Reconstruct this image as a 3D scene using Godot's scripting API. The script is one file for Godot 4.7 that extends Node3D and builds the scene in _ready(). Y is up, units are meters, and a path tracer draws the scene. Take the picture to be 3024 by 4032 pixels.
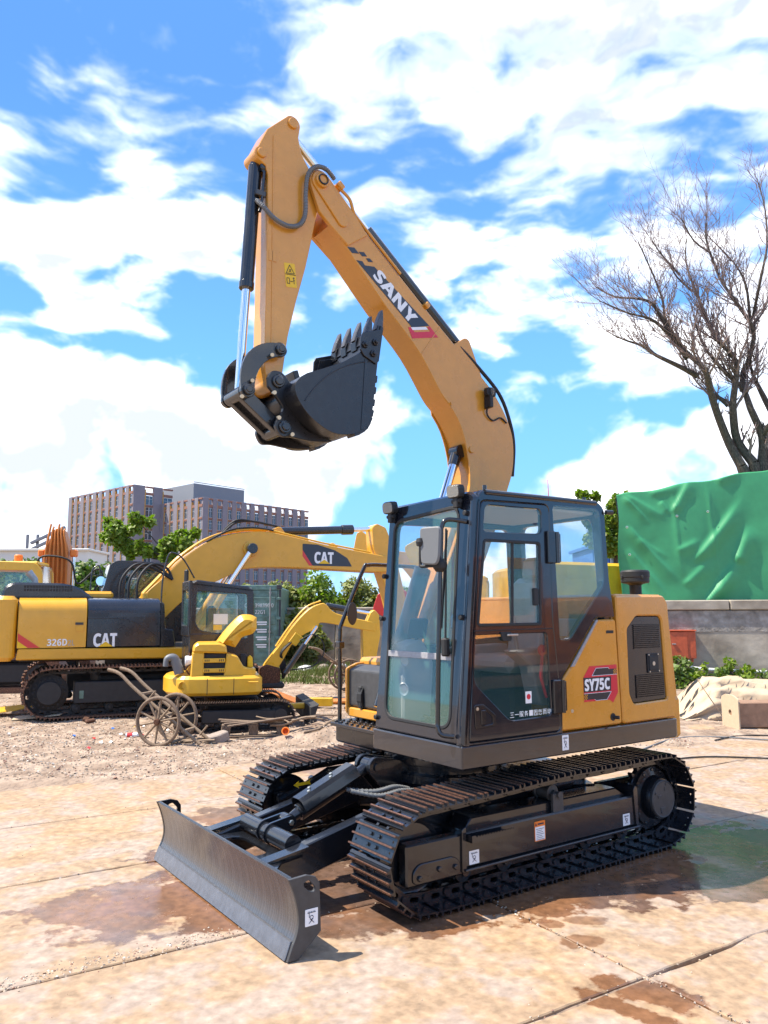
extends Node3D

# ---------------------------------------------------------------- mesh builder
class MB:
	var v := PackedVector3Array()
	var n := PackedVector3Array()
	var uv := PackedVector2Array()
	var col := PackedColorArray()
	func tri(a: Vector3, b: Vector3, c: Vector3, na: Vector3, nb: Vector3, nc: Vector3) -> void:
		v.append(a); v.append(c); v.append(b)
		n.append(na); n.append(nc); n.append(nb)
	func t(a: Vector3, b: Vector3, c: Vector3) -> void:
		var q := (b - a).cross(c - a)
		if q.length_squared() < 1e-16:
			return
		q = q.normalized()
		tri(a, b, c, q, q, q)
	func quad(a: Vector3, b: Vector3, c: Vector3, d: Vector3) -> void:
		t(a, b, c)
		t(a, c, d)
	func quadn(a: Vector3, b: Vector3, c: Vector3, d: Vector3, na: Vector3, nb: Vector3, nc: Vector3, nd: Vector3) -> void:
		tri(a, b, c, na, nb, nc)
		tri(a, c, d, na, nc, nd)
	func box(c: Vector3, s: Vector3, bev := 0.0, b := Basis()) -> MB:
		var h := s * 0.5
		var e: float = minf(bev, minf(h.x, minf(h.y, h.z)) * 0.9)
		var f := func(x: float, y: float, z: float) -> Vector3: return c + b * Vector3(x, y, z)
		if e <= 0.0:
			for ax in 3:
				for sg in [-1.0, 1.0]:
					var p := []
					for k in [[-1, -1], [1, -1], [1, 1], [-1, 1]]:
						var q := Vector3()
						q[ax] = sg * h[ax]
						q[(ax + 1) % 3] = k[0] * h[(ax + 1) % 3]
						q[(ax + 2) % 3] = k[1] * h[(ax + 2) % 3]
						p.append(c + b * q)
					if sg < 0:
						p.reverse()
					quad(p[0], p[1], p[2], p[3])
			return self
		for ax in 3:
			var a1 := (ax + 1) % 3
			var a2 := (ax + 2) % 3
			for sg in [-1.0, 1.0]:
				var p := []
				for k in [[-1, -1], [1, -1], [1, 1], [-1, 1]]:
					var q := Vector3()
					q[ax] = sg * h[ax]
					q[a1] = k[0] * (h[a1] - e)
					q[a2] = k[1] * (h[a2] - e)
					p.append(c + b * q)
				if sg < 0:
					p.reverse()
				quad(p[0], p[1], p[2], p[3])
				for s2 in [-1.0, 1.0]:
					var q0 := Vector3(); var q1 := Vector3(); var q2 := Vector3(); var q3 := Vector3()
					q0[a1] = sg * h[a1]; q0[a2] = s2 * (h[a2] - e); q0[ax] = -(h[ax] - e)
					q1[a1] = sg * (h[a1] - e); q1[a2] = s2 * h[a2]; q1[ax] = -(h[ax] - e)
					q2 = q1; q2[ax] = h[ax] - e
					q3 = q0; q3[ax] = h[ax] - e
					var pp := [c + b * q0, c + b * q1, c + b * q2, c + b * q3]
					var out: Vector3 = b * Vector3((q0 + q1 + q2 + q3) / 4.0)
					if (pp[1] - pp[0]).cross(pp[2] - pp[0]).dot(out) < 0:
						pp.reverse()
					quad(pp[0], pp[1], pp[2], pp[3])
		for sx in [-1.0, 1.0]:
			for sy in [-1.0, 1.0]:
				for sz in [-1.0, 1.0]:
					var a: Vector3 = f.call(sx * h.x, sy * (h.y - e), sz * (h.z - e))
					var bb: Vector3 = f.call(sx * (h.x - e), sy * h.y, sz * (h.z - e))
					var cc: Vector3 = f.call(sx * (h.x - e), sy * (h.y - e), sz * h.z)
					if sx * sy * sz > 0:
						t(a, bb, cc)
					else:
						t(a, cc, bb)
		return self
	static func ccw(p: PackedVector2Array) -> PackedVector2Array:
		var q := p.duplicate()
		if Geometry2D.is_polygon_clockwise(q):
			q.reverse()
		return q
	static func inset(p: PackedVector2Array, d: float) -> PackedVector2Array:
		var r := PackedVector2Array()
		var m := p.size()
		for i in m:
			var a := p[(i + m - 1) % m]
			var b := p[i]
			var c := p[(i + 1) % m]
			var e1 := (b - a).normalized()
			var e2 := (c - b).normalized()
			var n1 := Vector2(-e1.y, e1.x)
			var n2 := Vector2(-e2.y, e2.x)
			var k := n1 + n2
			var l: float = maxf(0.5, k.dot(n1))
			r.append(b + k / l * d)
		return r
	# polygon (u, v) pushed along w from d0 to d1; tr maps (u, v, w) into place; bev chamfers both rims; holes are polygons too
	func prism(poly: PackedVector2Array, d0: float, d1: float, bev := 0.0, tr := Transform3D(), holes := []) -> MB:
		var p := ccw(poly)
		var hs := []
		for h in holes:
			var hh := ccw(h)
			hh.reverse()
			hs.append(hh)
		var loops := [p] + hs
		var ins := []
		for l in loops:
			ins.append(inset(l, bev) if bev > 0.0 else l)
		var big: PackedVector2Array = ins[0].duplicate()
		for k in range(1, ins.size()):
			var h: PackedVector2Array = ins[k]
			var best := 1e9
			var bi := 0
			var bj := 0
			for i in big.size():
				for j in h.size():
					var dd := big[i].distance_squared_to(h[j])
					if dd < best:
						var okk := true
						for m in range(1, ins.size()):
							for e in ins[m].size():
								var pa: Vector2 = ins[m][e]
								var pb: Vector2 = ins[m][(e + 1) % ins[m].size()]
								if pa.is_equal_approx(h[j]) or pb.is_equal_approx(h[j]) or pa.is_equal_approx(big[i]) or pb.is_equal_approx(big[i]):
									continue
								if Geometry2D.segment_intersects_segment(big[i], h[j], pa, pb) != null:
									okk = false
						if okk:
							best = dd
							bi = i
							bj = j
			var nb := PackedVector2Array()
			for i in bi + 1:
				nb.append(big[i])
			for j in h.size() + 1:
				nb.append(h[(bj + j) % h.size()])
			for i in range(bi, big.size()):
				nb.append(big[i])
			big = nb
		var idx := ears(big)
		var lo: float = minf(d0, d1)
		var hi: float = maxf(d0, d1)
		var P3 := func(q: Vector2, w: float) -> Vector3: return tr * Vector3(q.x, q.y, w)
		var flip := tr.basis.determinant() < 0
		for i in range(0, idx.size(), 3):
			var a := big[idx[i]]
			var b := big[idx[i + 1]]
			var c := big[idx[i + 2]]
			if (b - a).cross(c - a) < 0:
				var s := b
				b = c
				c = s
			ft(P3.call(a, hi), P3.call(b, hi), P3.call(c, hi), flip)
			ft(P3.call(a, lo), P3.call(c, lo), P3.call(b, lo), flip)
		for li in loops.size():
			var l: PackedVector2Array = loops[li]
			var g: PackedVector2Array = ins[li]
			var m := l.size()
			for i in m:
				var a := l[i]
				var b := l[(i + 1) % m]
				fq(P3.call(a, lo + bev), P3.call(b, lo + bev), P3.call(b, hi - bev), P3.call(a, hi - bev), flip)
				if bev > 0.0:
					var ga := g[i]
					var gb := g[(i + 1) % m]
					fq(P3.call(a, hi - bev), P3.call(b, hi - bev), P3.call(gb, hi), P3.call(ga, hi), flip)
					fq(P3.call(ga, lo), P3.call(gb, lo), P3.call(b, lo + bev), P3.call(a, lo + bev), flip)
		return self
	func ft(a: Vector3, b: Vector3, c: Vector3, flip: bool) -> void:
		if flip:
			t(a, c, b)
		else:
			t(a, b, c)
	func fq(a: Vector3, b: Vector3, c: Vector3, d: Vector3, flip: bool) -> void:
		if flip:
			quad(d, c, b, a)
		else:
			quad(a, b, c, d)
	static func ears(p: PackedVector2Array) -> PackedInt32Array:
		var r := PackedInt32Array()
		var id := []
		for i in p.size():
			id.append(i)
		var guard := 0
		while id.size() > 3 and guard < 4000:
			guard += 1
			var m := id.size()
			var cut := -1
			var bestq := -1.0
			for i in m:
				var a := p[id[(i + m - 1) % m]]
				var b := p[id[i]]
				var c := p[id[(i + 1) % m]]
				var cr := (b - a).cross(c - b)
				if cr < 1e-12:
					if absf(cr) <= 1e-12 and cut < 0 and (a.is_equal_approx(b) or b.is_equal_approx(c)):
						cut = i
						bestq = 0.0
					continue
				var okk := true
				for j in m:
					var q := p[id[j]]
					if q.is_equal_approx(a) or q.is_equal_approx(b) or q.is_equal_approx(c):
						continue
					if (b - a).cross(q - a) > -1e-9 and (c - b).cross(q - b) > -1e-9 and (a - c).cross(q - c) > -1e-9:
						okk = false
						break
				if okk:
					var per := (b - a).length() + (c - b).length() + (a - c).length()
					var qual := cr / (per * per)
					if qual > bestq:
						bestq = qual
						cut = i
			if cut < 0:
				cut = 0
				for i in m:
					if absf((p[id[i]] - p[id[(i + m - 1) % m]]).cross(p[id[(i + 1) % m]] - p[id[i]])) < 1e-10:
						cut = i
						break
			r.append(id[(cut + m - 1) % m]); r.append(id[cut]); r.append(id[(cut + 1) % m])
			id.remove_at(cut)
		if id.size() == 3:
			r.append(id[0]); r.append(id[1]); r.append(id[2])
		return r
	# round bar swept along points; rad is a number or one number per point
	func tube(pts: Array, rad, sides := 10, caps := true) -> MB:
		var m := pts.size()
		var up := Vector3.UP
		var d0: Vector3 = (pts[1] - pts[0]).normalized()
		if absf(d0.dot(up)) > 0.9:
			up = Vector3.RIGHT
		var x := d0.cross(up).normalized()
		var rings := []
		var norms := []
		var prev := d0
		for i in m:
			var d: Vector3
			if i == 0:
				d = d0
			elif i == m - 1:
				d = (pts[i] - pts[i - 1]).normalized()
			else:
				d = ((pts[i] - pts[i - 1]).normalized() + (pts[i + 1] - pts[i]).normalized()).normalized()
			if prev.dot(d) < 0.9999:
				var ax := prev.cross(d)
				if ax.length() > 1e-6:
					x = x.rotated(ax.normalized(), prev.angle_to(d))
			x = (x - d * x.dot(d)).normalized()
			prev = d
			var y := d.cross(x)
			var rr: float = rad if (rad is float or rad is int) else rad[i]
			var ring := PackedVector3Array()
			var nr := PackedVector3Array()
			for k in sides:
				var a := TAU * k / sides
				var q := x * cos(a) + y * sin(a)
				nr.append(q)
				ring.append(pts[i] + q * rr)
			rings.append(ring)
			norms.append(nr)
		for i in m - 1:
			for k in sides:
				var k2 := (k + 1) % sides
				quadn(rings[i][k], rings[i][k2], rings[i + 1][k2], rings[i + 1][k], norms[i][k], norms[i][k2], norms[i + 1][k2], norms[i + 1][k])
		if caps:
			for k in sides:
				t(pts[0], rings[0][(k + 1) % sides], rings[0][k])
				t(pts[m - 1], rings[m - 1][k], rings[m - 1][(k + 1) % sides])
		return self
	# profile (radius, height) spun about the local y axis of tr
	func lathe(prof: Array, tr := Transform3D(), sides := 24) -> MB:
		for i in prof.size() - 1:
			var a: Vector2 = prof[i]
			var b: Vector2 = prof[i + 1]
			var e := b - a
			if e.length() < 1e-7:
				continue
			var nn := Vector2(e.y, -e.x).normalized()
			for k in sides:
				var t0 := TAU * k / sides
				var t1 := TAU * (k + 1) / sides
				var c0 := Vector3(cos(t0), 0, -sin(t0))
				var c1 := Vector3(cos(t1), 0, -sin(t1))
				var n0: Vector3 = (tr.basis * (c0 * nn.x + Vector3.UP * nn.y)).normalized()
				var n1: Vector3 = (tr.basis * (c1 * nn.x + Vector3.UP * nn.y)).normalized()
				var p0 := tr * (c0 * a.x + Vector3.UP * a.y)
				var p1 := tr * (c1 * a.x + Vector3.UP * a.y)
				var p2 := tr * (c1 * b.x + Vector3.UP * b.y)
				var p3 := tr * (c0 * b.x + Vector3.UP * b.y)
				if a.x > 1e-6:
					tri(p0, p1, p2, n0, n1, n1)
				if b.x > 1e-6:
					tri(p0, p2, p3, n0, n1, n0)
		return self
	func cyl(a: Vector3, b: Vector3, r: float, sides := 16, bev := 0.0) -> MB:
		var l := (b - a).length()
		var y := (b - a) / l
		var x := y.cross(Vector3.UP if absf(y.y) < 0.9 else Vector3.RIGHT).normalized()
		var tr := Transform3D(Basis(x, y, x.cross(y)), a)
		var pr := [Vector2(0, 0), Vector2(r - bev, 0), Vector2(r, bev), Vector2(r, l - bev), Vector2(r - bev, l), Vector2(0, l)]
		return lathe(pr, tr, sides)
	# grid of points rows[i][j]; smooth normals
	func sheet(rows: Array, both := false) -> MB:
		var R := rows.size()
		var C: int = rows[0].size()
		var nr := []
		for i in R:
			var a := PackedVector3Array()
			for j in C:
				var du: Vector3 = rows[mini(i + 1, R - 1)][j] - rows[maxi(i - 1, 0)][j]
				var dv: Vector3 = rows[i][mini(j + 1, C - 1)] - rows[i][maxi(j - 1, 0)]
				var q := dv.cross(du)
				a.append(q.normalized() if q.length_squared() > 1e-16 else Vector3.UP)
			nr.append(a)
		for i in R - 1:
			for j in C - 1:
				quadn(rows[i][j], rows[i][j + 1], rows[i + 1][j + 1], rows[i + 1][j], nr[i][j], nr[i][j + 1], nr[i + 1][j + 1], nr[i + 1][j])
		return self
	func mesh(into: ArrayMesh = null, mat: Material = null) -> ArrayMesh:
		var m := into if into else ArrayMesh.new()
		var a := []
		a.resize(Mesh.ARRAY_MAX)
		a[Mesh.ARRAY_VERTEX] = v
		a[Mesh.ARRAY_NORMAL] = n
		if uv.size() == v.size() and uv.size() > 0:
			a[Mesh.ARRAY_TEX_UV] = uv
		if col.size() == v.size() and col.size() > 0:
			a[Mesh.ARRAY_COLOR] = col
		m.add_surface_from_arrays(Mesh.PRIMITIVE_TRIANGLES, a)
		if mat:
			m.surface_set_material(m.get_surface_count() - 1, mat)
		return m

# ---------------------------------------------------------------- small helpers
var M := {}
var used := {}
var rng := RandomNumberGenerator.new()

func V2(a: Array) -> PackedVector2Array:
	var r := PackedVector2Array()
	for i in range(0, a.size(), 2):
		r.append(Vector2(a[i], a[i + 1]))
	return r

func rnd(p: PackedVector2Array, rad, seg := 4) -> PackedVector2Array:
	var r := PackedVector2Array()
	var m := p.size()
	for i in m:
		var a := p[(i + m - 1) % m]
		var b := p[i]
		var c := p[(i + 1) % m]
		var d1 := (a - b)
		var d2 := (c - b)
		var rr: float = rad if (rad is float or rad is int) else rad[i % rad.size()]
		var l: float = minf(rr, 0.45 * minf(d1.length(), d2.length()))
		if l < 1e-4:
			r.append(b)
			continue
		var s := b + d1.normalized() * l
		var e := b + d2.normalized() * l
		for k in seg + 1:
			var t := float(k) / seg
			r.append(s.lerp(b, t).lerp(b.lerp(e, t), t))
	return r

func circ(c: Vector2, r: float, seg := 16, a0 := 0.0, a1 := TAU) -> PackedVector2Array:
	var p := PackedVector2Array()
	var full := absf(a1 - a0) > TAU - 0.001
	for i in (seg if full else seg + 1):
		var a := lerpf(a0, a1, float(i) / seg)
		p.append(c + Vector2(cos(a), sin(a)) * r)
	return p

func hull(a: PackedVector2Array) -> PackedVector2Array:
	var h := Geometry2D.convex_hull(a)
	h.remove_at(h.size() - 1)
	return h

func capsule(a: Vector2, b: Vector2, ra: float, rb: float, seg := 16) -> PackedVector2Array:
	var p := circ(a, ra, seg)
	p.append_array(circ(b, rb, seg))
	return hull(p)

func smooth(pts: Array, n := 6) -> Array:
	var r := []
	var m := pts.size()
	for i in m - 1:
		var p0 = pts[maxi(i - 1, 0)]
		var p1 = pts[i]
		var p2 = pts[i + 1]
		var p3 = pts[mini(i + 2, m - 1)]
		for k in n:
			var t := float(k) / n
			r.append(p1.cubic_interpolate(p2, p0, p3, t))
	r.append(pts[m - 1])
	return r

func numbered(called: String) -> String:
	if not used.has(called):
		used[called] = 0
		return called
	used[called] += 1
	return "%s_%03d" % [called, used[called]]

func thing(called: String, label: String, category: String, at := Vector3.ZERO, turn := 0.0, group := "") -> Node3D:
	var o := Node3D.new()
	o.name = numbered(called)
	add_child(o)
	o.position = at
	o.rotation.y = turn
	tag(o, label, category, group)
	return o

func tag(o: Node, label: String, category: String, group := "") -> void:
	o.set_meta("label", label)
	o.set_meta("category", category)
	o.set_meta("kind", "thing")
	if group:
		o.set_meta("group", group)

func part(parent: Node, called: String, mb, mat: Material, label := "") -> MeshInstance3D:
	var o := MeshInstance3D.new()
	o.name = called if parent != self else numbered(called)
	o.mesh = mb.mesh() if mb is MB else mb
	if mat:
		o.material_override = mat
	parent.add_child(o, true)
	if label:
		o.set_meta("label", label)
	return o

func holder(parent: Node, called: String) -> Node3D:
	var o := Node3D.new()
	o.name = called
	parent.add_child(o, true)
	return o

func lin(r: float, g: float, b: float) -> Color:
	return Color(r, g, b).linear_to_srgb()

var ntex := {}
func noise_tex(key: String, freq: float, oct: int, lo: Color, hi: Color, seedn := 1, kind := FastNoiseLite.TYPE_SIMPLEX_SMOOTH, size := 512, normal := false, mid := -1.0, bump := 4.0) -> Texture2D:
	if ntex.has(key):
		return ntex[key]
	var f := FastNoiseLite.new()
	f.noise_type = kind
	f.frequency = freq
	f.fractal_octaves = oct
	f.seed = seedn
	var im := f.get_seamless_image(size, size)
	if normal:
		im.convert(Image.FORMAT_RGBA8)
		im.bump_map_to_normal_map(bump)
	else:
		im.convert(Image.FORMAT_L8)
		var src := im.get_data()
		var dst := PackedByteArray()
		dst.resize(src.size() * 3)
		var lut := PackedByteArray()
		lut.resize(768)
		for i in 256:
			var t := i / 255.0
			if mid >= 0.0:
				t = smoothstep(mid - 0.14, mid + 0.14, t)
			var c := lo.lerp(hi, t)
			lut[i * 3] = int(clampf(c.r, 0, 1) * 255.0)
			lut[i * 3 + 1] = int(clampf(c.g, 0, 1) * 255.0)
			lut[i * 3 + 2] = int(clampf(c.b, 0, 1) * 255.0)
		for i in src.size():
			var k := src[i] * 3
			dst[i * 3] = lut[k]
			dst[i * 3 + 1] = lut[k + 1]
			dst[i * 3 + 2] = lut[k + 2]
		im = Image.create_from_data(size, size, false, Image.FORMAT_RGB8, dst)
	var t := ImageTexture.create_from_image(im)
	ntex[key] = t
	return t

# col is a linear base colour
func mat(key: String, col: Color, rough: float, metal := 0.0, opt := {}) -> StandardMaterial3D:
	var m := StandardMaterial3D.new()
	m.resource_name = key
	m.albedo_color = col.linear_to_srgb()
	m.roughness = rough
	m.metallic = metal
	if opt.has("coat"):
		m.clearcoat_enabled = true
		m.clearcoat = opt.coat
		m.clearcoat_roughness = opt.get("coat_rough", 0.08)
	if opt.has("tex"):
		m.albedo_texture = opt.tex
	if opt.has("rtex"):
		m.roughness_texture = opt.rtex
	if opt.has("ntex"):
		m.normal_enabled = true
		m.normal_texture = opt.ntex
		m.normal_scale = opt.get("nscale", 1.0)
	if opt.has("htex"):
		m.heightmap_enabled = true
		m.heightmap_texture = opt.htex
		m.heightmap_scale = opt.get("hscale", 1.0)
	if opt.has("tex") or opt.has("rtex") or opt.has("ntex") or opt.has("htex"):
		if not opt.get("uv", false):
			m.uv1_triplanar = true
			m.uv1_world_triplanar = opt.get("world", false)
			var s: float = opt.get("scale", 1.0)
			m.uv1_scale = opt.get("scale3", Vector3(s, s, s))
	if opt.has("spec"):
		m.metallic_specular = opt.spec
	if opt.has("back"):
		m.backlight_enabled = true
		m.backlight = opt.back
	if opt.has("alpha"):
		m.transparency = BaseMaterial3D.TRANSPARENCY_ALPHA
		m.albedo_color.a = opt.alpha
	if opt.has("vc"):
		m.vertex_color_use_as_albedo = true
	M[key] = m
	return m

var fonts := {}
func lettering(parent: Node, called: String, txt: String, at: Vector3, right: Vector3, up: Vector3, wide: float, high: float, m: Material, bold := true, deep := 0.004, serif := false) -> MeshInstance3D:
	var heavy := txt in ["SANY", "CAT", "SY75C"]
	var key := str(bold) + str(heavy)
	if not fonts.has(key):
		var sf := SystemFont.new()
		sf.font_names = PackedStringArray(["Droid Serif" if serif else "Droid Sans"])
		sf.font_weight = 700 if bold else 400
		if heavy:
			var fv := FontVariation.new()
			fv.base_font = sf
			fv.variation_embolden = 0.7
			fonts[key] = fv
		else:
			fonts[key] = sf
	var tm := TextMesh.new()
	tm.text = txt
	tm.font = fonts[key]
	tm.font_size = 48
	tm.pixel_size = 0.01
	tm.depth = 0.02
	tm.curve_step = 1.0
	var ab := tm.get_aabb()
	var o := MeshInstance3D.new()
	o.name = called
	o.mesh = tm
	o.material_override = m
	parent.add_child(o, true)
	var nn := right.cross(up).normalized()
	var b := Basis(right.normalized() * wide / ab.size.x, up.normalized() * high / ab.size.y, nn * deep / 0.02)
	o.transform = Transform3D(b, at - b * ab.get_center() + nn * deep * 0.5)
	return o

# flat decal: polygon in the plane (right, up) at origin o, raised a little
func decal(parent: Node, called: String, poly: PackedVector2Array, o: Vector3, right: Vector3, up: Vector3, thick: float, m: Material, label := "") -> MeshInstance3D:
	var nn := right.cross(up).normalized()
	return part(parent, called, MB.new().prism(poly, 0.0, thick, 0.0, Transform3D(Basis(right, up, nn), o)), m, label)

func bolt(mb: MB, at: Vector3, dir: Vector3, r := 0.014, h := 0.012) -> void:
	mb.cyl(at - dir * 0.003, at + dir * h, r, 6, r * 0.2)

# ---------------------------------------------------------------- sky
var cov_rows := [
	[4, 1, 3, 2, 3, 7, 9, 9, 9, 9, 9, 8, 7], [4, 0, 2, 3, 3, 7, 9, 9, 9, 9, 9, 8, 7], [3, 0, 1, 3, 5, 7, 8, 9, 9, 9, 8, 6, 6], [4, 2, 4, 6, 5, 5, 5, 5, 6, 8, 9, 9, 8],
	[6, 5, 4, 7, 3, 3, 4, 4, 7, 5, 6, 7, 7], [8, 9, 9, 9, 8, 2, 5, 7, 5, 6, 7, 7, 7], [7, 8, 9, 9, 7, 3, 5, 7, 6, 7, 7, 7, 7], [3, 1, 7, 7, 1, 4, 3, 4, 5, 7, 8, 8, 8],
	[6, 6, 4, 5, 6, 7, 5, 5, 1, 6, 8, 8, 8], [9, 10, 11, 10, 9, 9, 8, 4, 3, 2, 4, 7, 7], [9, 11, 11, 10, 9, 9, 6, 2, 3, 7, 9, 8, 8], [7, 5, 6, 7, 8, 6, 3, 3, 8, 9, 8, 8, 8],
	[7, 9, 8, 7, 6, 6, 4, 4, 7, 8, 8, 8, 8], [6, 7, 6, 6, 6, 5, 5, 6, 7, 7, 7, 6, 6], [6, 6, 6, 6, 6, 5, 5, 6, 6, 6, 6, 6, 6]]
var sk_f := FastNoiseLite.new()
var sk_w := FastNoiseLite.new()
var sk_c := FastNoiseLite.new()

func sky_cover(az: float, el: float, d: Vector3) -> float:
	# how much of the sky is clouded round a direction, 0 to 1
	var gx := (az + 36.0) / 6.0
	var gy := (42.0 - el) / 3.0
	var far := maxf(absf(az) - 33.0, 0.0) / 8.0 + maxf(el - 41.0, 0.0) / 6.0
	var away := 0.52 + 0.55 * sk_c.get_noise_3dv(d * 60.0)
	if far >= 1.0:
		return away
	gx = clampf(gx, 0.0, 11.999)
	gy = clampf(gy, 0.0, 13.999)
	var i := int(gx)
	var j := int(gy)
	var fx := smoothstep(0.0, 1.0, gx - i)
	var fy := smoothstep(0.0, 1.0, gy - j)
	var a: float = lerpf(cov_rows[j][i], cov_rows[j][i + 1], fx)
	var b: float = lerpf(cov_rows[j + 1][i], cov_rows[j + 1][i + 1], fx)
	return lerpf(lerpf(a, b, fy) / 9.0, away, far)

func cloud_at(d: Vector3) -> float:
	var w := Vector3(sk_w.get_noise_3dv(d * 100.0), sk_w.get_noise_3dv(d * 100.0 + Vector3(31, 7, 3)), sk_w.get_noise_3dv(d * 100.0 + Vector3(5, 61, 13))) * 0.05
	var q := (d + w).normalized()
	var az := rad_to_deg(atan2(q.x, -q.z))
	var el := rad_to_deg(asin(q.y))
	var c := sky_cover(az, el, q)
	var s := (d + w * 0.5) * 100.0
	s.y *= lerpf(1.0, 2.1, smoothstep(0.2, 0.62, d.y))
	return c * 1.08 - 0.60 + 0.78 * sk_f.get_noise_3dv(s)

func sky_color(d: Vector3) -> Color:
	var h := clampf(d.y, 0.0, 1.0)
	var blue := Color(0.100, 0.275, 0.55).lerp(Color(0.058, 0.155, 0.40), smoothstep(0.12, 0.62, h))
	blue = blue.lerp(Color(0.22, 0.38, 0.57), exp(-h * 11.0))
	var k := cloud_at(d)
	var a := smoothstep(-0.12, 0.50, k) if h < 0.5 else smoothstep(-0.25, 0.80, k)
	a = lerpf(a, smoothstep(-0.25, 0.80, k), smoothstep(0.38, 0.55, h))
	if a <= 0.002:
		return blue
	var lit := cloud_at((d + Vector3(-0.035, 0.05, 0.0)).normalized())
	var thick := smoothstep(0.02, 0.55, k)
	var grain := sk_f.get_noise_3dv(d * 230.0 + Vector3(9, 40, 2))
	var sh := clampf(smoothstep(-0.10, 0.85, lit + 0.20 * grain) * thick * 1.15, 0.0, 1.0)
	var white := Color(0.80, 0.81, 0.83).lerp(Color(0.33, 0.355, 0.42), sh)
	return blue.lerp(white, a)

func make_sky() -> Image:
	sk_f.noise_type = FastNoiseLite.TYPE_SIMPLEX
	sk_f.fractal_octaves = 6
	sk_f.fractal_gain = 0.55
	sk_f.frequency = 0.055
	sk_f.seed = 11
	sk_w.noise_type = FastNoiseLite.TYPE_SIMPLEX
	sk_w.fractal_octaves = 3
	sk_w.frequency = 0.06
	sk_w.seed = 23
	sk_c.noise_type = FastNoiseLite.TYPE_SIMPLEX
	sk_c.fractal_octaves = 2
	sk_c.frequency = 0.03
	sk_c.seed = 5
	var W := 4096
	var H := 2048
	var low := Image.create_empty(512, 256, false, Image.FORMAT_RGBF)
	for y in 256:
		for x in 512:
			low.set_pixel(x, y, sky_pixel((x + 0.5) / 512.0, (y + 0.5) / 256.0))
	low.resize(W, H, Image.INTERPOLATE_CUBIC)
	# the sector that is looked at, at full detail
	for y in range(int(H * 0.215), int(H * 0.5) + 2):
		for xx in range(-int(W * 0.115), int(W * 0.115)):
			var x := posmod(xx, W)
			low.set_pixel(x, y, sky_pixel((x + 0.5) / W, (y + 0.5) / H))
	return low

func sky_pixel(u: float, v: float) -> Color:
	# Godot panorama: the first column looks along -z
	var az := wrapf(u, -0.5, 0.5) * TAU
	var el := (0.5 - v) * PI
	if el < -0.02:
		return Color(0.30, 0.25, 0.20)
	return sky_color(Vector3(sin(az) * cos(el), sin(maxf(el, 0.0)), -cos(az) * cos(el)))

func set_world() -> void:
	var cam := Camera3D.new()
	cam.name = "camera"
	add_child(cam)
	cam.position = Vector3(0, 1.902, 0)
	cam.fov = rad_to_deg(2.0 * atan(1106.0 / 1651.43))
	cam.far = 900.0
	cam.near = 0.05
	cam.rotation = Vector3(0.1316, 0, -0.004)
	cam.rotation_order = EULER_ORDER_YXZ
	cam.current = true
	var we := WorldEnvironment.new()
	we.name = "environment"
	var e := Environment.new()
	e.background_mode = Environment.BG_SKY
	var sk := Sky.new()
	var pm := PanoramaSkyMaterial.new()
	pm.panorama = ImageTexture.create_from_image(make_sky())
	sk.sky_material = pm
	e.sky = sk
	e.background_energy_multiplier = 1.15
	e.tonemap_mode = Environment.TONE_MAPPER_LINEAR
	e.tonemap_exposure = 2.4
	e.sdfgi_enabled = true
	e.ssao_enabled = true
	e.ssil_enabled = true
	we.environment = e
	add_child(we)
	var sun := DirectionalLight3D.new()
	sun.name = "sun"
	sun.light_energy = 1.25
	sun.light_color = Color(1.0, 0.965, 0.90)
	sun.light_angular_distance = 0.5
	sun.shadow_enabled = true
	add_child(sun)
	var dir := Vector3(0.247, -0.39, -0.023).normalized()
	sun.look_at_from_position(Vector3(0, 20, 0), Vector3(0, 20, 0) + dir, Vector3.UP)

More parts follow.
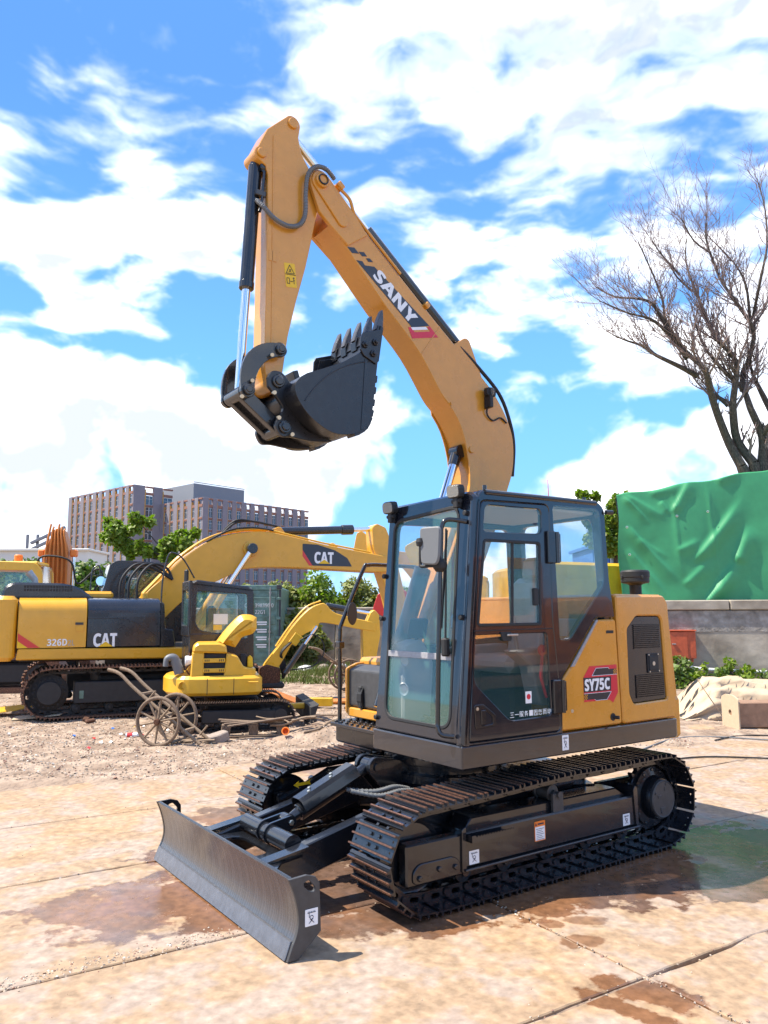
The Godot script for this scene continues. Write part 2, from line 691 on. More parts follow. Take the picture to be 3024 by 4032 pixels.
# ---------------------------------------------------------------- materials
func set_materials() -> void:
	var n1 := noise_tex("fine", 0.02, 4, Color(0.95, 0.95, 0.95), Color(1, 1, 1), 3)
	var dusty := noise_tex("dusty", 0.012, 5, Color(0.84, 0.83, 0.82), Color(1, 1, 1), 9)
	var rr := noise_tex("rough", 0.015, 5, Color(0.55, 0.55, 0.55), Color(1, 1, 1), 17)
	var orange := noise_tex("orange", 0.06, 3, Color(0, 0, 0), Color(1, 1, 1), 8, FastNoiseLite.TYPE_SIMPLEX_SMOOTH, 256, true, -1.0, 1.5)
	var rusty := noise_tex("rusty", 0.03, 5, Color(0.35, 0.27, 0.22), Color(1, 0.86, 0.74), 31)
	var blot := noise_tex("blot", 0.01, 5, Color(0.45, 0.42, 0.40), Color(1, 1, 1), 41, FastNoiseLite.TYPE_SIMPLEX_SMOOTH, 512, false, 0.5)
	# hero machine
	mat("yellow", Color(0.66, 0.285, 0.028), 0.38, 0.0, {"coat": 0.5, "coat_rough": 0.12, "tex": n1, "rtex": rr, "scale": 0.6, "ntex": orange, "nscale": 0.04})
	mat("black_paint", Color(0.010, 0.011, 0.014), 0.30, 0.0, {"coat": 0.5, "coat_rough": 0.06, "rtex": rr, "scale": 0.9})
	mat("cab_black", Color(0.012, 0.014, 0.021), 0.20, 0.0, {"coat": 0.7, "coat_rough": 0.03, "rtex": rr, "scale": 0.9})
	mat("bucket_black", Color(0.012, 0.013, 0.017), 0.42, 0.0, {"coat": 0.25, "coat_rough": 0.3, "tex": dusty, "scale": 1.6, "rtex": rr})
	mat("tooth_steel", Color(0.10, 0.105, 0.12), 0.42, 0.35, {"tex": dusty, "scale": 3.0})
	mat("shoe_paint", Color(0.012, 0.013, 0.017), 0.30, 0.0, {"coat": 0.5, "coat_rough": 0.15, "tex": dusty, "scale": 2.3, "rtex": rr})
	mat("shoe_rust", Color(0.25, 0.165, 0.14), 0.5, 0.3, {"tex": rusty, "scale": 4.0})
	mat("blade_steel", Color(0.21, 0.208, 0.22), 0.33, 0.55, {"tex": noise_tex("streak", 0.02, 5, Color(0.62, 0.60, 0.58), Color(1, 1, 1), 51), "scale3": Vector3(9.0, 0.12, 9.0), "rtex": rr})
	mat("edge_steel", Color(0.23, 0.235, 0.26), 0.34, 0.6, {"tex": dusty, "scale": 2.4, "rtex": rr})
	mat("grey_paint", Color(0.060, 0.060, 0.062), 0.5, 0.0, {"tex": dusty, "scale": 2.0})
	mat("chrome", Color(0.80, 0.81, 0.83), 0.09, 1.0)
	mat("zinc", Color(0.62, 0.60, 0.52), 0.3, 0.9)
	mat("rubber", Color(0.014, 0.014, 0.015), 0.62)
	mat("hose_grey", Color(0.16, 0.165, 0.17), 0.55, 0.2)
	mat("glass", Color(0.16, 0.42, 0.36), 0.0, 0.0, {"alpha": 0.10})
	mat("glass_dark", Color(0.03, 0.08, 0.08), 0.0, 0.0, {"alpha": 0.30})
	mat("white_print", Color(0.80, 0.80, 0.80), 0.5)
	mat("print_black", Color(0.016, 0.018, 0.028), 0.35, 0.0, {"coat": 0.3})
	mat("print_red", Color(0.62, 0.014, 0.035), 0.4, 0.0, {"coat": 0.3})
	mat("print_yellow", Color(0.80, 0.48, 0.01), 0.45)
	mat("print_orange", Color(0.80, 0.20, 0.02), 0.5)
	mat("print_ink", Color(0.02, 0.02, 0.05), 0.6)
	mat("print_grey", Color(0.36, 0.36, 0.38), 0.6)
	mat("trim_grey", Color(0.40, 0.39, 0.40), 0.42, 0.3, {"tex": dusty, "scale": 6.0})
	mat("lens", Color(0.27, 0.26, 0.235), 0.2, 0.3, {"ntex": noise_tex("lensn", 0.09, 1, Color.BLACK, Color.WHITE, 4, FastNoiseLite.TYPE_CELLULAR, 256, true, -1.0, 8.0), "scale": 6.0})
	mat("mirror", Color(0.85, 0.87, 0.88), 0.02, 1.0)
	mat("seat_plastic", Color(0.42, 0.46, 0.46), 0.3, 0.0, {"coat": 0.4, "ntex": noise_tex("crinkle", 0.02, 3, Color.BLACK, Color.WHITE, 77, FastNoiseLite.TYPE_CELLULAR, 512, true, -1.0, 6.0), "scale": 2.0, "nscale": 0.6})
	mat("seat_fabric", Color(0.035, 0.037, 0.04), 0.85)
	mat("interior", Color(0.30, 0.31, 0.31), 0.65)
	mat("lining", Color(0.55, 0.54, 0.50), 0.8)
	mat("carton", Color(0.38, 0.25, 0.14), 0.85)
	# ground
	# old machines
	mat("cat_yellow", Color(0.74, 0.36, 0.018), 0.42, 0.0, {"coat": 0.3, "coat_rough": 0.2, "tex": n1, "scale": 0.35, "rtex": rr})
	mat("old_yellow", Color(0.78, 0.42, 0.026), 0.45, 0.0, {"coat": 0.2, "coat_rough": 0.25, "tex": n1, "scale": 0.5, "rtex": rr})
	mat("lemon", Color(0.74, 0.44, 0.012), 0.42, 0.0, {"coat": 0.3, "tex": dusty, "scale": 0.4})
	mat("orange_paint", Color(0.62, 0.20, 0.025), 0.5, 0.0, {"tex": dusty, "scale": 0.5})
	mat("old_black", Color(0.020, 0.021, 0.026), 0.36, 0.0, {"coat": 0.4, "tex": dusty, "scale": 0.6, "rtex": rr})
	mat("dirty_black", Color(0.030, 0.028, 0.028), 0.7, 0.0, {"tex": dusty, "scale": 1.1})
	mat("rust_shoe", Color(0.36, 0.25, 0.20), 0.72, 0.1, {"tex": rusty, "scale": 2.2})
	mat("grey_shoe", Color(0.19, 0.17, 0.16), 0.6, 0.25, {"tex": rusty, "scale": 2.2})
	mat("container_green", Color(0.18, 0.33, 0.30), 0.55, 0.0, {"tex": noise_tex("cont", 0.012, 5, Color(0.7, 0.66, 0.6), Color(1, 1, 1), 61), "scale": 0.5, "rtex": rr})
	mat("galvanised", Color(0.42, 0.42, 0.42), 0.45, 0.7, {"tex": dusty, "scale": 2.0})
	mat("wood_old", Color(0.30, 0.22, 0.16), 0.85, 0.0, {"tex": noise_tex("wood", 0.02, 5, Color(0.55, 0.5, 0.45), Color(1, 1, 1), 71), "scale3": Vector3(8, 1.5, 8)})
	mat("wood_pale", Color(0.40, 0.30, 0.21), 0.85, 0.0, {"tex": ntex["wood"], "scale3": Vector3(8, 1.5, 8)})
	mat("rust_iron", Color(0.22, 0.13, 0.09), 0.8, 0.1, {"tex": rusty, "scale": 2.0})
	mat("red_paint", Color(0.55, 0.10, 0.035), 0.5, 0.0, {"tex": dusty, "scale": 1.2})
	mat("bright_red", Color(0.62, 0.03, 0.025), 0.4, 0.0, {"coat": 0.3})
	mat("white_plastic", Color(0.74, 0.74, 0.74), 0.4)
	mat("stone", Color(0.36, 0.29, 0.24), 0.9, 0.0, {"tex": dusty, "scale": 3.0})
	mat("bark", Color(0.19, 0.15, 0.12), 0.95, 0.0, {"tex": noise_tex("barkt", 0.02, 5, Color(0.4, 0.38, 0.36), Color(1, 1, 1), 81), "scale3": Vector3(2.2, 0.7, 2.2)})
	mat("leaf_bright", Color(0.21, 0.29, 0.035), 0.5, 0.0, {"back": Color(0.75, 0.9, 0.15), "vc": true})
	mat("leaf_dark", Color(0.13, 0.195, 0.04), 0.5, 0.0, {"back": Color(0.55, 0.75, 0.12), "vc": true})
	mat("leaf_dry", Color(0.25, 0.28, 0.09), 0.6, 0.0, {"back": Color(0.75, 0.78, 0.25), "vc": true})
	mat("grass_blade", Color(0.12, 0.16, 0.035), 0.6, 0.0, {"back": Color(0.45, 0.5, 0.12), "vc": true})
	mat("tarp_green", Color(0.045, 0.285, 0.115), 0.5, 0.0, {"tex": n1, "scale": 0.4})
	mat("canvas", Color(0.52, 0.40, 0.27), 0.8, 0.0, {"tex": n1, "scale": 1.0})
	mat("concrete_wall", Color(0.50, 0.44, 0.355), 0.9, 0.0, {"tex": noise_tex("wallt", 0.008, 6, Color(0.66, 0.64, 0.62), Color(1, 1, 1), 101), "scale": 0.22, "htex": noise_tex("wallh", 0.03, 5, Color.BLACK, Color.WHITE, 103), "hscale": 0.6})
	mat("render_wall", Color(0.42, 0.39, 0.35), 0.9, 0.0, {"tex": ntex["wallt"], "scale": 0.6, "htex": ntex["wallh"], "hscale": 1.2})
	mat("brick_grey", Color(0.34, 0.315, 0.285), 0.9, 0.0, {"tex": dusty, "scale": 1.5})
	mat("shed_blue", Color(0.055, 0.17, 0.48), 0.5, 0.0, {"tex": n1, "scale": 0.2})
	mat("facade_grey", Color(0.20, 0.18, 0.205), 0.75, 0.0, {"tex": n1, "scale": 0.02})
	mat("facade_core", Color(0.20, 0.21, 0.235), 0.7)
	mat("facade_brick", Color(0.24, 0.115, 0.085), 0.8)
	mat("facade_orange", Color(0.42, 0.215, 0.03), 0.6)
	mat("facade_deep", Color(0.12, 0.095, 0.09), 0.8)
	mat("facade_white", Color(0.62, 0.60, 0.54), 0.7)
	mat("facade_glass", Color(0.045, 0.06, 0.08), 0.06, 0.0, {"spec": 0.8})
	mat("facade_frame", Color(0.45, 0.46, 0.48), 0.5)
	mat("dark_steel", Color(0.05, 0.05, 0.055), 0.5, 0.3)
	mat("overpass", Color(0.36, 0.38, 0.42), 0.8)

func paving_images() -> Array:
	# old site concrete, 12 x 12 m: ochre clay film, wet and oily stains; colour and gloss in step
	var N := 2048
	var S := 12.0
	var mk := func(freq: float, oct: int, sd: int, kind: int) -> Image:
		var f := FastNoiseLite.new()
		f.noise_type = kind
		f.frequency = freq
		f.fractal_octaves = oct
		f.seed = sd
		f.fractal_gain = 0.62
		var im := f.get_image(N, N)
		im.convert(Image.FORMAT_L8)
		return im
	var big: PackedByteArray = mk.call(0.0026, 6, 201, FastNoiseLite.TYPE_SIMPLEX).get_data()
	var fine: PackedByteArray = mk.call(0.05, 6, 202, FastNoiseLite.TYPE_SIMPLEX).get_data()
	var film: PackedByteArray = mk.call(0.009, 7, 203, FastNoiseLite.TYPE_SIMPLEX).get_data()
	var warp: PackedByteArray = mk.call(0.0135, 6, 204, FastNoiseLite.TYPE_SIMPLEX).get_data()
	# wet patches: centre x, z in world metres, radii, turn, strength
	var wet := [
		[-1.15, -5.55, 0.75, 0.46, -0.25, 1.0], [-1.72, -5.25, 0.50, 0.36, 0.2, 0.9], [-0.95, -5.15, 0.35, 0.20, -0.3, 1.0], [-0.35, -5.75, 0.9, 0.6, 0.3, 1.0],
		[-1.25, -6.35, 0.55, 0.25, 0.1, 0.95], [-0.75, -6.75, 0.6, 0.3, 0.2, 0.9], [-1.3, -7.6, 0.5, 0.30, 0.0, 0.8], [-0.7, -8.1, 0.6, 0.35, 0.1, 0.8],
		[0.15, -5.15, 0.42, 0.30, 0.0, 1.0], [0.62, -5.42, 0.62, 0.28, 0.1, 1.0], [1.5, -5.65, 0.75, 0.32, 0.0, 1.0], [2.3, -5.8, 0.6, 0.40, 0.0, 1.0],
		[1.2, -6.2, 1.1, 0.6, 0.0, 1.0], [1.32, -4.15, 0.20, 0.13, 0.6, 1.0], [1.18, -3.98, 0.25, 0.07, 0.7, 1.0], [1.15, -4.75, 0.10, 0.08, 0.3, 0.8], [1.02, -5.0, 0.08, 0.06, 0.3, 0.8],
		[3.0, -6.6, 0.9, 0.55, 0.0, 1.0], [0.0, -7.0, 1.1, 0.9, 0.0, 1.0], [-0.12, -5.05, 0.26, 0.2, 0.0, 0.9], [0.02, -9.6, 0.9, 0.45, 0.0, 0.7], [1.25, -5.05, 0.12, 0.07, 0.0, 0.7], [-0.33, -5.02, 0.2, 0.14, 0.0, 0.95]]
	var green := [[2.85, -6.35, 0.75, 0.42], [3.6, -7.0, 0.9, 0.5]]
	var W := PackedFloat32Array()
	W.resize(N * N)
	for w in wet:
		var ext: float = maxf(w[2], w[3]) * 1.9
		var x0 := int(clampf((w[0] - ext + S * 0.5) / S * N, 0, N - 1))
		var x1 := int(clampf((w[0] + ext + S * 0.5) / S * N, 0, N - 1))
		var z0 := int(clampf((w[1] - ext + S) / S * N, 0, N - 1))
		var z1 := int(clampf((w[1] + ext + S) / S * N, 0, N - 1))
		var ca := cos(w[4])
		var sa := sin(w[4])
		for j in range(z0, z1 + 1):
			for i in range(x0, x1 + 1):
				var dx: float = (i + 0.5) / N * S - S * 0.5 - w[0]
				var dz: float = (j + 0.5) / N * S - S - w[1]
				var u: float = (dx * ca + dz * sa) / w[2]
				var q: float = (-dx * sa + dz * ca) / w[3]
				var k := j * N + i
				var e: float = 1.25 - sqrt(u * u + q * q) + (warp[k] / 255.0 - 0.5) * 1.3
				if e > 0.0:
					W[k] = maxf(W[k], minf(e * 5.0, 1.0) * w[5])
	var colr := PackedByteArray()
	colr.resize(N * N * 3)
	var rgh := PackedByteArray()
	rgh.resize(N * N)
	for j in N:
		for i in N:
			var k := j * N + i
			var b := big[k] / 255.0
			var f := fine[k] / 255.0
			var m := film[k] / 255.0
			var t := smoothstep(0.35, 0.68, m)
			var r := lerpf(0.45, 0.405, t)
			var g := lerpf(0.312, 0.315, t)
			var bl := lerpf(0.192, 0.248, t)
			var o := smoothstep(0.5, 0.78, b)
			r = lerpf(r, 0.48, o * 0.6)
			g = lerpf(g, 0.305, o * 0.6)
			bl = lerpf(bl, 0.155, o * 0.6)
			var s := 0.92 + 0.50 * (f - 0.5) + 0.36 * (m - 0.5)
			r *= s; g *= s; bl *= s
			var x := (i + 0.5) / N * S - S * 0.5
			var z := (j + 0.5) / N * S - S
			for gg in green:
				var gx: float = (x - gg[0]) / gg[2]
				var gz: float = (z - gg[1]) / gg[3]
				var ge: float = 1.0 - sqrt(gx * gx + gz * gz) + (m - 0.5) * 1.6
				if ge > 0.0:
					var ga := minf(ge * 2.0, 1.0) * 0.8
					r = lerpf(r, 0.17, ga); g = lerpf(g, 0.27, ga); bl = lerpf(bl, 0.19, ga)
			var wv := W[k]
			if wv > 0.0:
				var wt := smoothstep(0.3, 0.6, b)
				r = lerpf(r, lerpf(0.155, 0.235, wt) * s, wv * 0.92)
				g = lerpf(g, lerpf(0.090, 0.105, wt) * s, wv * 0.92)
				bl = lerpf(bl, lerpf(0.065, 0.046, wt) * s, wv * 0.92)
			colr[k * 3] = int(clampf(pow(r, 0.4545), 0, 1) * 255.0)
			colr[k * 3 + 1] = int(clampf(pow(g, 0.4545), 0, 1) * 255.0)
			colr[k * 3 + 2] = int(clampf(pow(bl, 0.4545), 0, 1) * 255.0)
			rgh[k] = int(clampf(lerpf(0.86 + 0.2 * (f - 0.5), 0.05 + 0.22 * (1.0 - m), wv * wv), 0.04, 1.0) * 255.0)
	return [Image.create_from_data(N, N, false, Image.FORMAT_RGB8, colr), Image.create_from_data(N, N, false, Image.FORMAT_L8, rgh)]

# ---------------------------------------------------------------- ground
var gn := FastNoiseLite.new()
const GA := Vector2(0.848, -0.53)   # direction of the long joints (x, z)
const GB := Vector2(0.53, 0.848)

func slab_reach(x: float, z: float) -> float:
	# how far inside (+) the paved field a point lies, metres
	var b := Vector2(x, z).dot(GB)
	var edge := -9.25 + 0.25 * sin(x * 1.3) + 0.5 * gn.get_noise_2d(x * 9.0, z * 9.0)
	if x > 1.5:
		edge = lerpf(edge, -6.9, smoothstep(1.5, 4.0, x))
	return b - edge

func ground_y(x: float, z: float) -> float:
	var s := slab_reach(x, z)
	if s > 0.5:
		return -0.020 + 0.024 * gn.get_noise_2d(x * 20.0, z * 20.0)
	var out := smoothstep(0.45, -0.9, s)
	var y := -0.035 + out * (0.045 + 0.035 * gn.get_noise_2d(x * 14.0, z * 14.0) + 0.018 * gn.get_noise_2d(x * 60.0, z * 60.0))
	# bank of spoil beside the small excavator
	var d := Vector2((x + 0.7) / 1.6, (z + 12.3) / 0.9).length()
	y += out * 0.22 * smoothstep(1.0, 0.0, d) * (0.8 + 0.5 * gn.get_noise_2d(x * 40.0, z * 40.0))
	var far := smoothstep(-24.0, -60.0, z)
	return lerpf(y, 0.0, far)

func build_ground() -> void:
	gn.noise_type = FastNoiseLite.TYPE_SIMPLEX
	gn.frequency = 0.05
	gn.fractal_octaves = 4
	gn.seed = 77
	var g1 := noise_tex("dirt_a", 0.01, 6, Color(0.62, 0.58, 0.55), Color(1, 1, 1), 301, FastNoiseLite.TYPE_SIMPLEX, 1024)
	var g2 := noise_tex("dirt_h", 0.03, 6, Color.BLACK, Color.WHITE, 303, FastNoiseLite.TYPE_SIMPLEX, 1024)
	mat("dirt", Color(0.46, 0.35, 0.26), 0.95, 0.0, {"tex": g1, "scale": 0.16, "htex": g2, "hscale": 4.0, "world": true})
	var mb := MB.new()
	var rows := []
	var zs := []
	var z := 6.0
	while z > -30.0:
		zs.append(z)
		z -= 0.16 if z < -8.0 and z > -17.0 else 0.45
	for q in [-30.0, -34.0, -40.0, -50.0, -70.0, -110.0, -200.0, -400.0, -800.0]:
		zs.append(q)
	var xs := []
	for q in [-800.0, -300.0, -120.0, -60.0, -35.0, -22.0]:
		xs.append(q)
	var x := -16.0
	while x < 16.0:
		xs.append(x)
		x += 0.17 if absf(x) < 8.0 else 0.5
	for q in [16.0, 22.0, 35.0, 60.0, 120.0, 300.0, 800.0]:
		xs.append(q)
	for zz in zs:
		var r := PackedVector3Array()
		for xx in xs:
			r.append(Vector3(xx, ground_y(xx, zz), zz))
		rows.append(r)
	var flip := []
	for r in rows:
		flip.append(r)
	mb.sheet(flip)
	var gd := part(self, "ground", mb, M.dirt)
	gd.set_meta("kind", "structure")
	# paving slabs, each its own piece
	var im := paving_images()
	var pm := StandardMaterial3D.new()
	pm.resource_name = "paving"
	pm.albedo_texture = ImageTexture.create_from_image(im[0])
	pm.roughness_texture = ImageTexture.create_from_image(im[1])
	pm.roughness = 1.0
	pm.heightmap_enabled = true
	pm.heightmap_texture = noise_tex("pave_h", 0.006, 6, Color.BLACK, Color.WHITE, 311, FastNoiseLite.TYPE_SIMPLEX, 1024)
	pm.heightmap_scale = 0.9
	pm.detail_enabled = true
	pm.detail_blend_mode = BaseMaterial3D.BLEND_MODE_MUL
	pm.detail_uv_layer = BaseMaterial3D.DETAIL_UV_2
	pm.detail_albedo = noise_tex("pave_d", 0.02, 6, Color(0.86, 0.845, 0.83), Color(1.0, 1.0, 1.0), 313, FastNoiseLite.TYPE_SIMPLEX, 1024)
	pm.uv2_triplanar = true
	pm.uv2_world_triplanar = true
	pm.uv2_scale = Vector3(0.45, 0.45, 0.45)
	var pav := Node3D.new()
	pav.name = "pavement"
	add_child(pav)
	pav.set_meta("kind", "structure")
	rng.seed = 4242
	for ia in range(-3, 4):
		for ib in range(-6, 5):
			var a0 := 3.45 + 4.6 * ia
			var b0 := -2.93 + 1.66 * ib
			var g := 0.010
			var ptsl := []
			var cor := [Vector2(a0 + g, b0 + g), Vector2(a0 + 4.6 - g, b0 + g), Vector2(a0 + 4.6 - g, b0 + 1.66 - g), Vector2(a0 + g, b0 + 1.66 - g)]
			for e in 4:
				var p0: Vector2 = cor[e]
				var p1: Vector2 = cor[(e + 1) % 4]
				var nseg := 26 if e % 2 == 0 else 10
				for k in nseg:
					var q := p0.lerp(p1, float(k) / nseg)
					var inw: Vector2 = (cor[(e + 3) % 4] - p0).normalized()
					q += inw * maxf(0.0, rng.randfn(0.001, 0.006))
					ptsl.append(q)
			var poly := PackedVector2Array()
			var keep := true
			for q in ptsl:
				var w: Vector2 = GA * q.x + GB * q.y
				poly.append(w)
			var c: Vector2 = GA * (a0 + 2.3) + GB * (b0 + 0.83)
			# slabs that run under the spoil stay; those wholly beyond it are left out
			var best := -9.0
			for q in [Vector2(0.2, 0.2), Vector2(4.4, 0.2), Vector2(4.4, 1.4), Vector2(0.2, 1.4), Vector2(2.3, 0.8)]:
				var w2: Vector2 = GA * (a0 + q.x) + GB * (b0 + q.y)
				best = maxf(best, slab_reach(w2.x, w2.y))
			if best < 0.0 or c.x < -9.0 or c.x > 9.0 or c.y > 2.5:
				continue
			var top := -0.002 - 0.006 * rng.randf()
			var sm := MB.new()
			# polygon lies in (x, z): map u -> x, v -> z, w -> -y keeps it right-handed
			sm.prism(poly, -top, 0.10, 0.006, Transform3D(Basis(Vector3.RIGHT, Vector3.BACK, Vector3.DOWN), Vector3.ZERO))
			for q in sm.v:
				sm.uv.append(Vector2((q.x + 6.0) / 12.0, (q.z + 12.0) / 12.0))
			part(pav, "paving_slab", sm, pm)
	# crumbs along the joints and over the slabs
	var stones := []
	for kk in 3:
		var sb := MB.new()
		var ax := []
		for q in [Vector3.RIGHT, Vector3.LEFT, Vector3.UP, Vector3.DOWN, Vector3.BACK, Vector3.FORWARD]:
			ax.append(q * rng.randf_range(0.6, 1.1) * (0.7 if q.y != 0.0 else 1.0) + Vector3(rng.randf(), rng.randf(), rng.randf()) * 0.5 - Vector3(0.25, 0.25, 0.25))
		for sx in 2:
			for sy in 2:
				for sz in 2:
					if (sx + sy + sz) % 2 == 0:
						sb.t(ax[sx], ax[2 + sy], ax[4 + sz])
					else:
						sb.t(ax[sx], ax[4 + sz], ax[2 + sy])
		stones.append(sb.mesh())
	var cells := [[], [], []]
	rng.seed = 99
	for ib in range(-5, 2):
		for k in 150:
			var a := rng.randf_range(-4.0, 8.0)
			var w: Vector2 = GA * a + GB * (-2.93 + 1.66 * ib + rng.randfn(0.0, 0.02))
			cells[k % 3].append([w, rng.randf_range(0.003, 0.010)])
	for k in 420:
		var w: Vector2 = GA * (3.45 + rng.randfn(0, 0.02)) + GB * rng.randf_range(-9.0, -1.0)
		cells[k % 3].append([w, rng.randf_range(0.003, 0.012)])
	for k in 900:
		var w := Vector2(rng.randf_range(-4.0, 4.0), rng.randf_range(-10.0, -3.2))
		cells[k % 3].append([w, rng.randf_range(0.002, 0.007) * (2.0 if k % 40 == 0 else 1.0)])
	# spoil crumbs banked along the joint that runs under the blade
	for k in 700:
		var w: Vector2 = GA * rng.randf_range(0.1, 2.2) + GB * (-4.66 + rng.randfn(0.0, 0.05))
		cells[k % 3].append([w, rng.randf_range(0.003, 0.011)])
	# gravel and rubble of the yard behind
	for k in 26000:
		var w := Vector2(rng.randf_range(-9.0, 4.5), -9.2 - absf(rng.randfn(0.0, 5.0)))
		if slab_reach(w.x, w.y) > -0.3 + rng.randf() * 0.6 or w.y < -26.0:
			continue
		cells[k % 3].append([w, rng.randf_range(0.005, 0.022) * (1.7 if k % 23 == 0 else 1.0)])
	for k in 3500:
		var w := Vector2(rng.randf_range(2.5, 10.0), rng.randf_range(-19.0, -7.0))
		if slab_reach(w.x, w.y) > 0.2:
			continue
		cells[k % 3].append([w, rng.randf_range(0.004, 0.014)])
	mat("gravel", Color(1, 1, 1), 0.9, 0.0, {"vc": true})
	for kk in 3:
		var mm := MultiMesh.new()
		mm.transform_format = MultiMesh.TRANSFORM_3D
		mm.use_colors = true
		mm.mesh = stones[kk]
		mm.instance_count = cells[kk].size()
		for i in cells[kk].size():
			var c = cells[kk][i]
			var s: float = c[1]
			var yy := ground_y(c[0].x, c[0].y)
			if slab_reach(c[0].x, c[0].y) > 0.3:
				yy = -0.004
			var bs := Basis.from_euler(Vector3(rng.randf_range(-0.5, 0.5), rng.randf() * TAU, rng.randf_range(-0.5, 0.5))).scaled(Vector3(s, s, s))
			mm.set_instance_transform(i, Transform3D(bs, Vector3(c[0].x, yy + s * 0.25, c[0].y)))
			var t := rng.randf()
			var cc := Color(0.42, 0.31, 0.215).lerp(Color(0.48, 0.40, 0.32), rng.randf()) if t < 0.76 else (Color(0.30, 0.17, 0.125) if t < 0.94 else Color(0.60, 0.55, 0.48))
			mm.set_instance_color(i, cc * rng.randf_range(0.7, 1.05))
		var mi := MultiMeshInstance3D.new()
		mi.name = numbered("gravel")
		mi.multimesh = mm
		mi.material_override = M.gravel
		add_child(mi)
		tag(mi, ["loose pale gravel and crumbs scattered over the yard", "loose stones and brick chips scattered over the yard", "loose grit lying in the pavement joints and yard"][kk], "gravel")
		mi.set_meta("kind", "stuff")

# ---------------------------------------------------------------- crawler track, shared by all machines
# path: closed line of link pins (x, y) running forward along the ground
func pin_path(ci: Vector2, ri: float, cs: Vector2, rs: float, mids: Array) -> Array:
	var p := []
	p.append(Vector2(cs.x, cs.y - rs))
	for i in 21:
		var a := -PI / 2 + PI * i / 20.0
		p.append(ci + Vector2(cos(a), sin(a)) * ri)
	for m in mids:
		p.append(m)
	for i in 21:
		var a := PI / 2 + PI * i / 20.0
		p.append(cs + Vector2(cos(a), sin(a)) * rs)
	return p

func along(p: Array, lens: Array, total: float, s: float) -> Vector2:
	s = fposmod(s, total)
	for i in p.size():
		var l: float = lens[i]
		if s <= l:
			return p[i].lerp(p[(i + 1) % p.size()], s / l if l > 0 else 0.0)
		s -= l
	return p[0]

func lay_track(track: Node3D, path: Array, pitch0: float, zc: float, shoe: Callable, link: Mesh, link_mat: Material) -> void:
	var lens := []
	var total := 0.0
	for i in path.size():
		var l: float = path[i].distance_to(path[(i + 1) % path.size()])
		lens.append(l)
		total += l
	var cnt := int(round(total / pitch0))
	var st := total / cnt
	for i in cnt:
		var a := along(path, lens, total, i * st)
		var b := along(path, lens, total, (i + 1) * st)
		var d := (b - a).normalized()
		var o := Vector2(d.y, -d.x)
		var c := (a + b) * 0.5
		var tr := Transform3D(Basis(Vector3(d.x, d.y, 0), Vector3(o.x, o.y, 0), Vector3(0, 0, -1)), Vector3(c.x, c.y, zc))
		var s := MeshInstance3D.new()
		s.name = "track_shoe"
		s.mesh = shoe.call(i)
		s.transform = tr
		track.add_child(s, true)
		if link:
			var k := MeshInstance3D.new()
			k.name = "track_link"
			k.mesh = link
			k.material_override = link_mat
			k.transform = tr
			track.add_child(k, true)

func shoe_mesh(pitch: float, half: float, y0: float, thick: float, bars: Array, bar_h: float, bar_w: float, m_plate: Material, m_bar: Material, holes := true, bolts := true) -> ArrayMesh:
	var mb := MB.new()
	var hx: float = pitch * 0.485
	if holes:
		var bx: float = bars[2] * 0.5
		var xs := [-hx, -bx - 0.007, -bx + 0.007, bx - 0.007, bx + 0.007, hx]
		var zs := [-half, -half * 0.87, -half * 0.81, half * 0.81, half * 0.87, half]
		for i in 5:
			for j in 5:
				if (i == 1 or i == 3) and (j == 1 or j == 3):
					continue
				mb.box(Vector3((xs[i] + xs[i + 1]) / 2, y0 + thick / 2, (zs[j] + zs[j + 1]) / 2), Vector3(xs[i + 1] - xs[i], thick, zs[j + 1] - zs[j]))
	else:
		mb.box(Vector3(0, y0 + thick / 2, 0), Vector3(2 * hx, thick, 2 * half), 0.003)
	# lips that lap the neighbour
	mb.prism(V2([hx - 0.001, y0 + thick, hx + pitch * 0.05, y0 - thick * 0.2, hx + pitch * 0.05, y0 - thick, hx - 0.001, y0]), -half, half)
	if bolts:
		for bx in [bars[2] * 0.5, bars[0] * 0.5]:
			for bz in [-0.045, 0.045]:
				bolt(mb, Vector3(bx, y0 + thick, bz), Vector3.UP, 0.013, 0.014)
	var lower := MB.new()
	var cap := MB.new()
	for bx in bars:
		var w: float = bar_w
		var t: float = y0 + thick - 0.001
		mb.prism(V2([bx - w, t, bx + w, t, bx + w * 0.62, t + bar_h * 0.72, bx - w * 0.62, t + bar_h * 0.72]), -half, half)
		cap.prism(V2([bx - w * 0.62, t + bar_h * 0.72, bx + w * 0.62, t + bar_h * 0.72, bx + w * 0.5, t + bar_h, bx - w * 0.5, t + bar_h]), -half + 0.001, half - 0.001)
	var am := mb.mesh(null, m_plate)
	cap.mesh(am, m_bar)
	return am

func link_mesh(pitch: float, lo: float, hi: float, zo: float, w: float) -> ArrayMesh:
	var mb := MB.new()
	var h := pitch * 0.5
	for sz in [-1.0, 1.0]:
		var p := rnd(V2([-h - 0.028, lo * 0.9, -h * 0.35, lo, h * 0.35, lo, h + 0.028, lo * 0.9, h + 0.028, hi * 0.45, h * 0.72, hi, -h * 0.72, hi, -h - 0.028, hi * 0.45]), 0.02, 3)
		var hole := rnd(V2([-h * 0.4, -0.006, h * 0.4, -0.006, h * 0.4, hi * 0.62, -h * 0.4, hi * 0.62]), 0.012, 2)
		mb.prism(p, sz * zo - w, sz * zo + w, 0.0, Transform3D(), [hole])
		mb.cyl(Vector3(-h, 0, sz * (zo + w) - 0.002), Vector3(-h, 0, sz * (zo + w + 0.012)), 0.021, 10)
	mb.cyl(Vector3(-h, 0, -zo), Vector3(-h, 0, zo), 0.02, 10)
	return mb.mesh()

